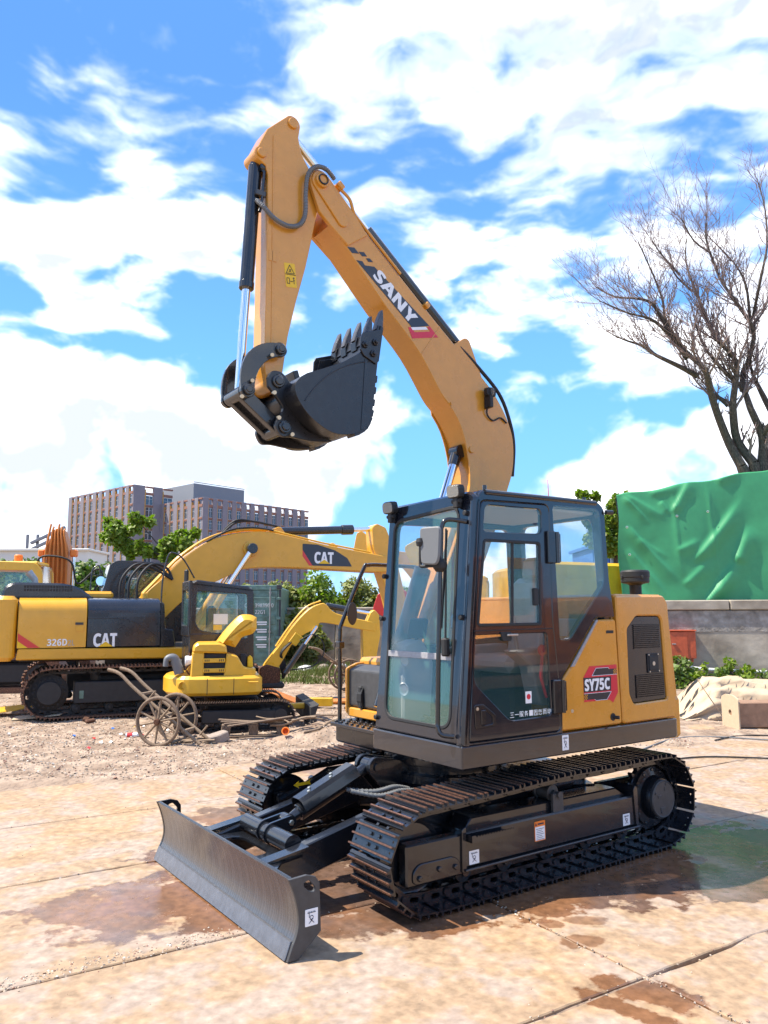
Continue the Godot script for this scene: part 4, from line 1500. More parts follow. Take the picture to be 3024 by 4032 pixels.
	for i in 5:
		for j in 8:
			st.cyl(Vector3(0.42 + 0.075 * i, 0.962, 0.20 + 0.085 * j), Vector3(0.42 + 0.075 * i, 0.976, 0.20 + 0.085 * j), 0.016, 8, 0.005)
	part(E, "side_step", st, M.black_paint)
	var hr := MB.new()
	hr.tube(smooth([Vector3(0.62, 0.95, 0.90), Vector3(0.62, 1.4, 0.90), Vector3(0.62, 1.72, 0.90), Vector3(0.59, 1.84, 0.90), Vector3(0.37, 2.30, 0.90), Vector3(0.31, 2.35, 0.90), Vector3(0.10, 2.355, 0.90), Vector3(-0.25, 2.35, 0.90)], 6), 0.019, 12)
	hr.tube([Vector3(-0.25, 2.35, 0.90), Vector3(-0.25, 1.46, 0.90)], 0.019, 12)
	hr.box(Vector3(0.62, 1.62, 0.90), Vector3(0.06, 0.06, 0.07), 0.006)
	var hrn := part(E, "grab_rail", hr, M.black_paint)
	part(hrn, "round_mirror", MB.new().lathe([Vector2(0, -0.02), Vector2(0.06, -0.016), Vector2(0.10, 0.0), Vector2(0.104, 0.008), Vector2(0.09, 0.012), Vector2(0, 0.012)], Transform3D(Basis(Vector3(0, 1, 0), Vector3(-0.55, 0, -0.83).normalized(), Vector3(0, 1, 0).cross(Vector3(-0.55, 0, -0.83).normalized())), Vector3(0.57, 1.90, 0.78)), 22), M.rubber)
	var hose := MB.new()
	hose.tube(smooth([Vector3(0.58, 1.00, 0.16), Vector3(0.66, 1.15, 0.17), Vector3(0.66, 1.30, 0.17), Vector3(0.58, 1.42, 0.16)], 8), 0.016, 10)
	part(tbn, "hose", hose, M.rubber)

func hero_cab(E: Node3D) -> void:
	var C := holder(E, "cab")
	C.set_meta("label", "glossy black operator cab with tinted glass")
	var zn := -1.0
	# front: plane leaning back; x = 0.82 - 0.09 (y - 1)
	var lean := Vector3(-0.09, 1.0, 0).normalized()
	var ft := Transform3D(Basis(Vector3(0, 0, 1), lean, Vector3(0, 0, 1).cross(lean)), Vector3(0.82, 1.0, 0))
	# u runs along z, v up the lean; push direction w must point forward
	var wdir := Vector3(0, 0, 1).cross(lean)
	var sgn := 1.0 if wdir.x > 0 else -1.0
	var L := 1.0 / lean.y
	var outer := rnd(V2([zn, 0.0, 0.06, 0.0, 0.06, 1.74 * L, 0.0, 1.775 * L, zn + 0.08, 1.785 * L, zn, 1.75 * L]), [0.01, 0.01, 0.04, 0.04, 0.03, 0.03], 3)
	var glass_o := rnd(V2([-0.855, 0.105 * L, -0.075, 0.105 * L, -0.035, 1.64 * L, -0.83, 1.68 * L]), [0.10, 0.12, 0.10, 0.10], 6)
	part(C, "front_frame", MB.new().prism(outer, 0.0, -0.07 * sgn, 0.018, ft, [glass_o]), M.cab_black)
	var gasket := MB.new()
	gasket.prism(MB.inset(MB.ccw(glass_o), -0.016), 0.006 * sgn, -0.02 * sgn, 0.003, ft, [MB.inset(MB.ccw(glass_o), 0.008)])
	part(C, "front_gasket", gasket, M.rubber)
	var g_up := PackedVector2Array()
	var g_lo := PackedVector2Array()
	var cut := 0.60 * L
	for half in 2:
		var clip := V2([-2, cut, 2, cut, 2, 5, -2, 5]) if half == 0 else V2([-2, -5, 2, -5, 2, cut - 0.02, -2, cut - 0.02])
		var res := Geometry2D.intersect_polygons(MB.ccw(glass_o), MB.ccw(clip))
		part(C, "windscreen", MB.new().prism(res[0], -0.008 * sgn, -0.013 * sgn, 0.0, ft), M.glass)
	part(C, "windscreen_trim", MB.new().prism(V2([-0.85, cut - 0.035, -0.06, cut - 0.035, -0.06, cut + 0.012, -0.85, cut + 0.012]), 0.004 * sgn, -0.03 * sgn, 0.003, ft), M.trim_grey)
	# near side wall with openings for the door and the rear window
	var S := rnd(V2([0.80, 1.0, 0.650, 2.70, 0.60, 2.785, -0.70, 2.80, -0.765, 2.74, -0.79, 2.16, -0.84, 1.862, -0.60, 1.862, -0.215, 1.43, -0.190, 1.40, -0.180, 1.0]), [0.01, 0.05, 0.05, 0.05, 0.05, 0.02, 0.01, 0.02, 0.02, 0.02, 0.01], 3)
	var dopen := rnd(V2([0.762, 1.018, 0.612, 2.715, -0.103, 2.735, -0.105, 1.85, -0.150, 1.40, -0.150, 1.018]), [0.03, 0.06, 0.06, 0.02, 0.02, 0.03], 4)
	var ropen := rnd(V2([-0.150, 2.720, -0.690, 2.735, -0.715, 2.13, -0.290, 1.70, -0.185, 1.70]), [0.03, 0.06, 0.05, 0.03, 0.02], 4)
	part(C, "side_frame", MB.new().prism(S, zn, zn + 0.05, 0.006, Transform3D(), [dopen, ropen]), M.cab_black)
	part(C, "rear_side_window", MB.new().prism(MB.inset(MB.ccw(ropen), -0.012), zn - 0.002, zn + 0.003), M.glass)
	# inner pillar seen through the rear window
	# door
	var dpoly := MB.inset(MB.ccw(dopen), 0.006)
	var w1 := rnd(V2([0.565, 2.680, -0.010, 2.690, -0.008, 2.500, 0.592, 2.482]), 0.045, 4)
	var w2 := rnd(V2([0.584, 2.420, 0.020, 2.426, 0.034, 1.818, 0.660, 1.817]), 0.02, 3)
	var w3 := rnd(V2([0.695, 1.745, -0.035, 1.752, -0.058, 1.142, 0.370, 1.136, 0.705, 1.42]), [0.02, 0.03, 0.05, 0.05, 0.06], 4)
	var dm := part(C, "door", MB.new().prism(dpoly, zn - 0.006, zn + 0.035, 0.006, Transform3D(), [w1, w2, w3]), M.cab_black)
	for w in [w1, w3]:
		part(C, "door_window", MB.new().prism(MB.inset(MB.ccw(w), -0.008), zn + 0.002, zn + 0.007), M.glass if w == w1 else M.glass_dark)
	part(C, "sliding_window", MB.new().prism(V2([0.60, 2.43, 0.28, 2.43, 0.305, 1.81, 0.67, 1.81]), zn + 0.004, zn + 0.008), M.glass)
	part(C, "sliding_window", MB.new().prism(V2([0.31, 2.43, 0.01, 2.43, 0.022, 1.81, 0.335, 1.81]), zn + 0.014, zn + 0.018), M.glass)
	var mu := MB.new()
	mu.prism(V2([0.307, 2.428, 0.283, 2.428, 0.305, 1.812, 0.330, 1.812]), zn - 0.001, zn + 0.022, 0.003)
	mu.prism(MB.inset(MB.ccw(w2), -0.012), zn - 0.012, zn + 0.0, 0.004, Transform3D(), [MB.inset(MB.ccw(w2), 0.010)])
	mu.box(Vector3(0.07, 2.02, zn + 0.004), Vector3(0.05, 0.13, 0.03), 0.006)
	part(C, "window_frame", mu, M.rubber)
	part(C, "door_seam", MB.new().tube([Vector3(0.70, 1.775, zn - 0.007), Vector3(-0.09, 1.782, zn - 0.007)], 0.004, 6), M.rubber)
	# door handle, pull cup and hinges
	var dh := MB.new()
	dh.prism(rnd(V2([0.455, 1.765, 0.345, 1.765, 0.345, 1.70, 0.435, 1.70]), 0.015, 3), zn - 0.018, zn - 0.004, 0.003)
	part(C, "door_handle", dh, M.rubber)
	part(C, "handle_lever", MB.new().box(Vector3(0.345, 1.742, zn - 0.026), Vector3(0.11, 0.016, 0.014), 0.004), M.zinc)
	var cup := rnd(V2([0.715, 1.27, 0.63, 1.27, 0.515, 1.19, 0.512, 1.115, 0.705, 1.105]), 0.015, 3)
	var pul := MB.new()
	pul.prism(cup, zn - 0.014, zn - 0.004, 0.003, Transform3D(), [rnd(V2([0.655, 1.235, 0.62, 1.235, 0.545, 1.185, 0.545, 1.130, 0.655, 1.125]), 0.01, 2)])
	pul.box(Vector3(0.635, 1.182, zn - 0.012), Vector3(0.045, 0.10, 0.018), 0.004)
	part(C, "door_pull", pul, M.black_paint)
	part(C, "door_lock", MB.new().cyl(Vector3(0.69, 1.243, zn - 0.012), Vector3(0.69, 1.243, zn - 0.018), 0.012, 14), M.zinc)
	for q in [[-0.115, 2.40], [-0.125, 1.275]]:
		var hg := MB.new()
		hg.box(Vector3(q[0] + 0.02, q[1], zn - 0.018), Vector3(0.085, 0.25, 0.030), 0.008)
		hg.cyl(Vector3(q[0] - 0.042, q[1] - 0.12, zn - 0.022), Vector3(q[0] - 0.042, q[1] + 0.12, zn - 0.022), 0.020, 14)
		hg.box(Vector3(q[0] - 0.065, q[1], zn - 0.012), Vector3(0.05, 0.22, 0.018), 0.004)
		part(C, "door_hinge", hg, M.black_paint)
	# far side, rear and roof
	var So := rnd(V2([0.80, 1.0, 0.650, 2.70, 0.60, 2.785, -0.70, 2.80, -0.765, 2.74, -0.79, 2.16, -0.84, 1.862, -0.84, 1.0]), 0.03, 3)
	var far_o := rnd(V2([0.66, 1.62, 0.585, 2.63, -0.66, 2.66, -0.69, 1.70]), 0.07, 4)
	part(C, "far_side_frame", MB.new().prism(So, 0.01, 0.06, 0.006, Transform3D(), [far_o]), M.cab_black)
	part(C, "far_side_window", MB.new().prism(far_o, 0.03, 0.035), M.glass)
	var rt := Transform3D(Basis(Vector3(0, 0, 1), Vector3(0.035, 1, 0).normalized(), Vector3(0, 0, 1).cross(Vector3(0.035, 1, 0).normalized())), Vector3(-0.80, 1.70, 0))
	var ro := V2([-0.96, 0.0, 0.02, 0.0, 0.02, 1.07, -0.96, 1.07])
	var rg := rnd(V2([-0.90, 0.14, -0.05, 0.14, -0.06, 0.98, -0.88, 0.98]), 0.07, 4)
	part(C, "rear_frame", MB.new().prism(ro, -0.03, 0.03, 0.006, rt, [rg]), M.cab_black)
	part(C, "rear_window", MB.new().prism(rg, 0.0, 0.005, 0.0, rt), M.glass)
	var rf := MB.new()
	rf.prism(rnd(V2([0.648, 2.735, 0.60, 2.79, 0.45, 2.803, -0.64, 2.808, -0.73, 2.79, -0.772, 2.735]), 0.03, 3), -0.985, 0.045, 0.02)
	part(C, "roof", rf, M.cab_black)
	part(C, "headliner", MB.new().box(Vector3(-0.06, 2.715, -0.47), Vector3(1.30, 0.03, 0.93), 0.01), M.lining)
	part(C, "cab_floor", MB.new().box(Vector3(0.0, 1.02, -0.47), Vector3(1.55, 0.05, 0.94), 0.005), M.seat_fabric)
	var rail := MB.new()
	rail.tube([Vector3(0.56, 2.775, zn + 0.008), Vector3(-0.66, 2.788, zn + 0.008)], 0.022, 10)
	for x in [0.50, -0.60]:
		rail.cyl(Vector3(x, 2.79, -0.93), Vector3(x, 2.84, -0.93), 0.016, 8)
	rail.cyl(Vector3(-0.77, 2.72, -1.01), Vector3(-0.83, 2.72, -1.03), 0.02, 10)
	part(C, "roof_rail", rail, M.black_paint)
	# front corner post
	var post := MB.new()
	post.tube([Vector3(0.775, 1.0, -0.955), Vector3(0.775 - 0.153, 2.70, -0.955)], 0.046, 14)
	post.tube([Vector3(0.775, 1.0, 0.02), Vector3(0.775 - 0.153, 2.70, 0.02)], 0.04, 12)
	part(C, "corner_post", post, M.cab_black)
	# work lights
	for q in [[-0.03, 2.755, 0.74], [-0.855, 2.782, 0.74]]:
		var wb := MB.new()
		var c := Vector3(q[2], q[1], q[0])
		var oct := rnd(V2([-0.068, -0.05, 0.068, -0.05, 0.068, 0.05, -0.068, 0.05]), 0.032, 2)
		var fw := Vector3(1, -0.10, -0.08).normalized()
		var rx := Vector3.UP.cross(fw).normalized()
		var tr := Transform3D(Basis(rx, fw.cross(rx), fw), c)
		wb.prism(oct, -0.055, 0.006, 0.008, tr)
		wb.box(c + Vector3(-0.035, -0.075, 0), Vector3(0.05, 0.09, 0.05), 0.006)
		wb.cyl(c + Vector3(-0.03, -0.07, -0.045), c + Vector3(-0.03, -0.07, 0.045), 0.016, 10)
		part(C, "work_light", wb, M.rubber)
		part(C, "light_lens", MB.new().prism(MB.inset(MB.ccw(oct), 0.008), 0.006, 0.011, 0.002, tr), M.lens)
	# handrail with the mirror
	var hb := MB.new()
	hb.tube(smooth([Vector3(0.685, 2.555, -0.93), Vector3(0.80, 2.57, -0.86), Vector3(0.84, 2.52, -0.84), Vector3(0.85, 2.40, -0.84), Vector3(0.88, 1.8, -0.84), Vector3(0.90, 1.20, -0.84), Vector3(0.905, 1.12, -0.845), Vector3(0.89, 1.07, -0.87), Vector3(0.83, 1.06, -0.93)], 7), 0.017, 12)
	part(C, "handrail", hb, M.black_paint)
	var mr := MB.new()
	var mc := Vector3(0.95, 2.385, -0.86)
	mr.tube(smooth([Vector3(0.855, 2.24, -0.84), Vector3(0.93, 2.235, -0.79), Vector3(0.95, 2.235, -0.735), Vector3(0.95, 2.27, -0.725), Vector3(0.955, 2.40, -0.735)], 6), 0.012, 10)
	mr.lathe([Vector2(0, -0.052), Vector2(0.03, -0.046), Vector2(0.05, -0.02), Vector2(0.052, 0.0), Vector2(0.05, 0.02), Vector2(0.03, 0.046), Vector2(0, 0.052)], Transform3D(Basis(), Vector3(0.862, 2.24, -0.84)), 16)
	mr.lathe([Vector2(0, -0.034), Vector2(0.028, -0.026), Vector2(0.034, 0.0), Vector2(0.028, 0.026), Vector2(0, 0.034)], Transform3D(Basis(), Vector3(0.975, 2.405, -0.76)), 14)
	part(C, "mirror_arm", mr, M.rubber)
	var mt := Transform3D(Basis(Vector3(-0.30, 0, -0.95).normalized(), Vector3(0, 1, 0.02).normalized(), Vector3(-0.30, 0, -0.95).normalized().cross(Vector3(0, 1, 0.02).normalized())), Vector3(0.945, 2.375, -0.845))
	part(C, "mirror_housing", MB.new().prism(rnd(V2([-0.085, -0.13, 0.050, -0.14, 0.075, -0.08, 0.09, 0.135, -0.09, 0.135]), 0.035, 5), -0.012, 0.016, 0.010, mt), M.hose_grey)
	part(C, "mirror_glass", MB.new().prism(rnd(V2([-0.075, -0.12, 0.042, -0.13, 0.066, -0.075, 0.08, 0.125, -0.08, 0.125]), 0.025, 4), -0.0135, -0.011, 0.0, mt), M.mirror)
	# wiper
	var wp := MB.new()
	wp.tube([Vector3(0.79, 1.70, -0.80), Vector3(0.775, 1.9, -0.79), Vector3(0.72, 2.52, -0.74)], 0.008, 6)
	wp.box(Vector3(0.765, 2.15, -0.765), Vector3(0.02, 0.72, 0.012), 0.004, Basis(Vector3(0, 0, 1), 0.09))
	wp.box(Vector3(0.79, 1.66, -0.80), Vector3(0.05, 0.13, 0.06), 0.012)
	part(C, "wiper", wp, M.rubber)
	var kn := MB.new()
	for q in [[1.87, -0.93], [1.86, 0.05], [2.62, -0.92], [1.09, 0.03], [2.2, 0.05]]:
		kn.cyl(Vector3(0.80 - 0.09 * (q[0] - 1.0), q[0], q[1]), Vector3(0.845 - 0.09 * (q[0] - 1.0), q[0], q[1]), 0.02, 10, 0.004)
	part(C, "bump_stops", kn, M.rubber)
	# inside: seat, consoles, levers, monitor
	var seat := MB.new()
	seat.box(Vector3(-0.18, 1.50, -0.46), Vector3(0.50, 0.14, 0.48), 0.05)
	seat.box(Vector3(-0.43, 1.86, -0.46), Vector3(0.13, 0.68, 0.46), 0.055, Basis(Vector3(0, 0, 1), 0.16))
	seat.box(Vector3(-0.50, 2.27, -0.46), Vector3(0.10, 0.20, 0.28), 0.04, Basis(Vector3(0, 0, 1), 0.16))
	part(C, "seat", seat, M.seat_plastic, "seat still wrapped in clear plastic")
	part(C, "seat_base", MB.new().box(Vector3(-0.22, 1.24, -0.46), Vector3(0.46, 0.40, 0.40), 0.03), M.seat_fabric)
	for q in [-0.82, -0.12]:
		var cn := MB.new()
		cn.prism(rnd(V2([0.20, 1.62, -0.42, 1.64, -0.42, 1.20, -0.05, 1.20, 0.02, 1.50]), 0.04, 3), q - 0.075, q + 0.075, 0.012)
		cn.tube([Vector3(0.10, 1.62, q), Vector3(0.13, 1.80, q)], 0.014, 8)
		cn.box(Vector3(0.135, 1.83, q), Vector3(0.05, 0.12, 0.05), 0.018)
		part(C, "side_console", cn, M.interior)
	var rc := MB.new()
	rc.prism(rnd(V2([0.70, 1.05, 0.68, 1.66, 0.50, 1.70, 0.38, 1.52, 0.42, 1.05]), 0.05, 4), -0.16, 0.0, 0.015)
	part(C, "front_console", rc, M.interior)
	var spk := MB.new()
	for q in [[0.67, 1.53, 0.05], [0.68, 1.31, 0.06]]:
		spk.lathe([Vector2(q[2], -0.002), Vector2(q[2] + 0.008, 0.006), Vector2(q[2], 0.012), Vector2(q[2] * 0.7, 0.004), Vector2(0, 0.006)], Transform3D(Basis(Vector3(0, 0, 1), Vector3(0.8, 0, -0.6).normalized(), Vector3(0, 0, 1).cross(Vector3(0.8, 0, -0.6).normalized())), Vector3(q[0] + 0.012, q[1], -0.165)), 20)
	part(C, "speaker_ring", spk, M.galvanised)
	var pd := MB.new()
	for z in [-0.42, -0.54]:
		pd.tube([Vector3(0.58, 1.06, z), Vector3(0.50, 1.30, z), Vector3(0.46, 1.55, z)], 0.012, 8)
		pd.box(Vector3(0.60, 1.10, z), Vector3(0.16, 0.02, 0.09), 0.006, Basis(Vector3(0, 0, 1), 0.4))
	part(C, "travel_lever", pd, M.rubber)
	var mo := MB.new()
	mo.box(Vector3(0.52, 1.78, -0.13), Vector3(0.05, 0.16, 0.20), 0.012, Basis(Vector3(0, 0, 1), 0.2))
	mo.tube([Vector3(0.54, 1.66, -0.13), Vector3(0.53, 1.75, -0.13)], 0.015, 8)
	part(C, "monitor", mo, M.rubber)
	var rl2 := MB.new()
	rl2.tube(smooth([Vector3(-0.02, 1.60, -0.965), Vector3(0.0, 1.50, -0.97), Vector3(0.0, 1.42, -0.965), Vector3(-0.03, 1.32, -0.965), Vector3(-0.05, 1.27, -0.965)], 5), 0.012, 8)
	rl2.lathe([Vector2(0, -0.01), Vector2(0.04, -0.008), Vector2(0.045, 0.0), Vector2(0.04, 0.012), Vector2(0, 0.014)], axle_z(Vector2(-0.02, 1.62), -0.962), 18)
	part(C, "escape_hammer", rl2, M.print_red, "red escape hammer and strap by the door glass")
	part(C, "carton", MB.new().box(Vector3(-0.62, 1.78, -0.47), Vector3(0.20, 0.14, 0.6), 0.005), M.interior)
	# stickers on the lower door glass: small square label and a line of characters
	var zg := zn + 0.0015
	decal(C, "glass_label", V2([0, 0, 0.062, 0, 0.062, 0.085, 0, 0.085]), Vector3(0.205, 1.245, zg), Vector3.LEFT, Vector3.UP, 0.001, M.white_print)
	part(C, "label_mark", MB.new().cyl(Vector3(0.174, 1.292, zg - 0.0005), Vector3(0.174, 1.292, zg - 0.0025), 0.020, 14), M.print_red)
	var cj := MB.new()
	var strokes := {
		"san": [[0.1, 0.9, 0.9, 0.9], [0.2, 0.5, 0.8, 0.5], [0.0, 0.05, 1.0, 0.05]],
		"yi": [[0.0, 0.5, 1.0, 0.5]],
		"fu": [[0.05, 0.95, 0.05, 0.0], [0.35, 0.95, 0.35, 0.0], [0.05, 0.95, 0.35, 0.95], [0.05, 0.65, 0.35, 0.65], [0.05, 0.38, 0.35, 0.38], [0.52, 0.95, 0.52, 0.0], [0.52, 0.95, 0.92, 0.95], [0.92, 0.95, 0.92, 0.65], [0.55, 0.5, 0.9, 0.5], [0.9, 0.5, 0.55, 0.0], [0.62, 0.4, 0.98, 0.0]],
		"wu": [[0.35, 1.0, 0.1, 0.65], [0.3, 0.88, 0.8, 0.88], [0.8, 0.88, 0.1, 0.45], [0.3, 0.75, 0.95, 0.45], [0.15, 0.35, 0.85, 0.35], [0.85, 0.35, 0.75, 0.0], [0.5, 0.5, 0.15, 0.0]],
		"yin": [[0.05, 0.95, 0.05, 0.0], [0.95, 0.95, 0.95, 0.0], [0.05, 0.95, 0.95, 0.95], [0.05, 0.03, 0.95, 0.03], [0.2, 0.65, 0.8, 0.65], [0.5, 0.85, 0.2, 0.18], [0.5, 0.6, 0.8, 0.18]],
		"nin": [[0.25, 1.0, 0.05, 0.65], [0.17, 0.8, 0.17, 0.4], [0.45, 0.98, 0.35, 0.75], [0.4, 0.85, 0.95, 0.85], [0.65, 0.85, 0.65, 0.42], [0.45, 0.65, 0.4, 0.5], [0.82, 0.65, 0.9, 0.5], [0.1, 0.25, 0.05, 0.05], [0.3, 0.3, 0.35, 0.03], [0.35, 0.03, 0.75, 0.03], [0.75, 0.03, 0.78, 0.18], [0.88, 0.28, 0.97, 0.1]],
		"er": [[0.0, 0.95, 1.0, 0.95], [0.5, 0.95, 0.45, 0.72], [0.1, 0.7, 0.1, 0.0], [0.9, 0.7, 0.9, 0.0], [0.1, 0.7, 0.9, 0.7], [0.37, 0.7, 0.37, 0.08], [0.63, 0.7, 0.63, 0.08]],
		"dong": [[0.05, 0.85, 0.42, 0.85], [0.0, 0.58, 0.47, 0.58], [0.2, 0.55, 0.06, 0.15], [0.06, 0.15, 0.42, 0.2], [0.35, 0.38, 0.45, 0.1], [0.52, 0.7, 0.95, 0.7], [0.95, 0.7, 0.88, 0.03], [0.88, 0.03, 0.75, 0.1], [0.7, 0.95, 0.66, 0.45], [0.66, 0.45, 0.5, 0.0]]}
	var order := ["san", "yi", "fu", "wu", "", "yin", "nin", "er", "dong"]
	for i in order.size():
		if order[i] == "":
			cj.box(Vector3(0.365 - i * 0.048 - 0.02, 1.175, zg - 0.001), Vector3(0.036, 0.040, 0.001))
			continue
		for s in strokes[order[i]]:
			var pa := Vector3(0.365 - i * 0.048 - s[0] * 0.038, 1.155 + s[1] * 0.038, zg - 0.001)
			var pb := Vector3(0.365 - i * 0.048 - s[2] * 0.038, 1.155 + s[3] * 0.038, zg - 0.001)
			cj.tube([pa, pb], 0.0022, 4)
	part(C, "glass_lettering", cj, M.white_print, "white characters on the lower door glass")
	lettering(C, "window_mark", "SANY", Vector3(0.05, 2.575, zg), Vector3.LEFT, Vector3.UP, 0.045, 0.014, M.print_ink, true, 0.001)

func hero_boom(E: Node3D) -> void:
	var zn := 0.10
	var zf := 0.38
	var zm := 0.24
	# boom box: side outline
	var top := smooth([Vector2(1.10, 5.390), Vector2(0.996, 5.285), Vector2(0.822, 5.116), Vector2(0.216, 4.608), Vector2(-0.178, 4.295), Vector2(-0.50, 4.050), Vector2(-0.668, 3.890), Vector2(-0.790, 3.690), Vector2(-0.838, 3.512), Vector2(-0.820, 3.256), Vector2(-0.73, 3.02), Vector2(-0.45, 2.4), Vector2(0.10, 1.42)], 4)
	var bot := smooth([Vector2(0.42, 1.36), Vector2(0.10, 2.10), Vector2(-0.18, 2.75), Vector2(-0.285, 3.10), Vector2(-0.275, 3.36), Vector2(-0.19, 3.58), Vector2(-0.071, 3.748), Vector2(0.056, 3.870), Vector2(0.311, 4.216), Vector2(0.687, 4.57), Vector2(1.125, 5.027), Vector2(1.235, 5.115)], 4)
	var side := PackedVector2Array(top + [Vector2(0.22, 1.30), Vector2(0.36, 1.28)] + bot)
	var B := part(E, "boom", MB.new().prism(side, zn, zf, 0.006), M.yellow)
	B.set_meta("label", "yellow boom with black and red lettering band")
	# nose cheeks that hold the arm
	for sd in [-1.0, 1.0]:
		var z0: float = zm + sd * 0.118
		var cheek := hull(circ(Vector2(1.332, 5.462), 0.105, 20) + V2([1.10, 5.385, 0.99, 5.28, 0.86, 5.13, 1.06, 4.98, 1.235, 5.11, 1.34, 5.20]))
		part(B, "nose_cheek", MB.new().prism(cheek, z0, z0 + sd * 0.042, 0.006), M.yellow)
		var pad := hull(circ(Vector2(1.332, 5.462), 0.088, 20) + circ(Vector2(1.12, 5.18), 0.055, 14))
		part(B, "nose_pad", MB.new().prism(pad, z0 + sd * 0.040, z0 + sd * 0.058, 0.005), M.yellow)
		var pin := MB.new()
		pin.cyl(Vector3(1.332, 5.462, z0 + sd * 0.05), Vector3(1.332, 5.462, z0 + sd * 0.085), 0.062, 24, 0.006)
		part(B, "pin_boss", pin, M.yellow)
		var pr := MB.new()
		pr.lathe([Vector2(0.036, 0.0), Vector2(0.046, 0.0), Vector2(0.046, 0.012), Vector2(0.036, 0.012)] if sd < 0 else [Vector2(0.036, -0.012), Vector2(0.046, -0.012), Vector2(0.046, 0.0), Vector2(0.036, 0.0)], axle_z(Vector2(1.332, 5.462), z0 + sd * 0.083), 20)
		part(B, "pin_ring", pr, M.rubber)
	# gusset round the boom cylinder pin
	for sd in [-1.0, 1.0]:
		var z1: float = zm + sd * 0.138
		var gs := PackedVector2Array(smooth([Vector2(-0.05, 3.80), Vector2(-0.17, 3.66), Vector2(-0.26, 3.52), Vector2(-0.37, 3.42), Vector2(-0.40, 3.30), Vector2(-0.36, 3.05), Vector2(-0.20, 2.75), Vector2(-0.17, 2.78), Vector2(-0.262, 3.05), Vector2(-0.24, 3.36), Vector2(-0.16, 3.60), Vector2(-0.06, 3.74)], 3))
		part(B, "gusset", MB.new().prism(gs, z1, z1 + sd * 0.014, 0.003), M.yellow)
		part(B, "cylinder_pin", MB.new().cyl(Vector3(-0.285, 3.385, z1), Vector3(-0.285, 3.385, z1 + sd * 0.03), 0.032, 18, 0.005), M.yellow)
	# seam welds on the flank
	var sw := MB.new()
	for q in [[0.93, 5.225, 1.13, 5.02], [0.06, 4.49, 0.275, 4.19]]:
		sw.tube([Vector3(q[0], q[1], zn - 0.001), Vector3(q[2], q[3], zn - 0.001)], 0.004, 6)
	part(B, "weld_seam", sw, M.yellow)
	# lettering band
	var u := Vector3(-0.766, -0.643, 0).normalized()
	var w := Vector3(-0.643, 0.766, 0).normalized()
	var o := Vector3(0.965, 4.885, zn - 0.0006)
	var loc := func(p: Vector2) -> Vector2:
		var q := Vector3(p.x, p.y, zn) - Vector3(o.x, o.y, zn)
		return Vector2(q.dot(u), q.dot(w))
	var pol := func(a: Array) -> PackedVector2Array:
		var r := PackedVector2Array()
		for p in V2(a):
			r.append(loc.call(p))
		return r
	decal(B, "name_band", pol.call([0.968, 4.882, 0.905, 4.888, 0.880, 4.858, 0.782, 4.872, 0.183, 4.472, 0.377, 4.413]), o, u, w, 0.002, M.print_black, "black band with white lettering on the boom")
	for q in [[1.058, 4.976, 0.988, 4.988, 0.938, 4.948, 1.010, 4.934], [0.945, 4.963, 0.890, 4.975, 0.858, 4.945, 0.908, 4.933], [0.868, 4.925, 0.828, 4.935, 0.795, 4.910, 0.845, 4.900]]:
		decal(B, "band_block", pol.call(q), o, u, w, 0.002, M.print_black)
	decal(B, "red_band", pol.call([0.420, 4.407, 0.377, 4.313, 0.081, 4.384, 0.178, 4.470, 0.205, 4.455, 0.170, 4.420, 0.350, 4.375, 0.382, 4.415]), o, u, w, 0.0024, M.print_red)
	decal(B, "white_bar", pol.call([0.392, 4.412, 0.372, 4.390, 0.200, 4.432, 0.222, 4.452]), o, u, w, 0.0028, M.white_print)
	lettering(B, "name_lettering", "SANY", Vector3(0.556, 4.650, zn - 0.0028), u, w, 0.545, 0.118, M.white_print, true, 0.002)
	# hose run and steel lines along the top
	var off := 0.035
	var ln := []
	for k in range(4, 40, 4):
		var p: Vector2 = top[k]
		ln.append(Vector3(p.x + 0.02, p.y + off, 0))
	for j in 3:
		var hs := []
		for p in ln:
			hs.append(Vector3(p.x, p.y, zn + 0.03 + 0.035 * j))
		part(B, "hydraulic_line", MB.new().tube(smooth(hs, 5), 0.013, 8), M.yellow if j != 1 else M.rubber)
	var bend := smooth([Vector3(-0.20, 4.36, 0.13), Vector3(-0.42, 4.20, 0.12), Vector3(-0.66, 3.98, 0.10), Vector3(-0.80, 3.74, 0.11), Vector3(-0.86, 3.50, 0.12), Vector3(-0.84, 3.2, 0.13)], 6)
	part(B, "hydraulic_hose", MB.new().tube(bend, 0.017, 8), M.rubber)
	part(B, "hydraulic_line", MB.new().tube(smooth([Vector3(1.16, 5.47, 0.08), Vector3(1.05, 5.40, 0.08), Vector3(1.0, 5.30, 0.09), Vector3(0.94, 5.25, 0.10), Vector3(0.5, 4.88, 0.10)], 5), 0.014, 8), M.yellow)
	var clip := MB.new()
	clip.box(Vector3(1.145, 5.485, 0.10), Vector3(0.07, 0.05, 0.10), 0.008, Basis(Vector3(0, 0, 1), 0.7))
	clip.box(Vector3(0.205, 4.66, 0.14), Vector3(0.05, 0.05, 0.12), 0.008, Basis(Vector3(0, 0, 1), 0.7))
	part(B, "line_clamp", clip, M.yellow)
	# arm-cylinder foot lugs on top of the boom
	var lug := hull(circ(Vector2(-0.27, 4.40), 0.055, 14) + V2([-0.10, 4.35, -0.48, 4.06]))
	for z in [0.115, 0.335]:
		part(B, "cylinder_lug", MB.new().prism(lug, z, z + 0.03, 0.004), M.yellow)
	# boom work light and its cable
	var wl := MB.new()
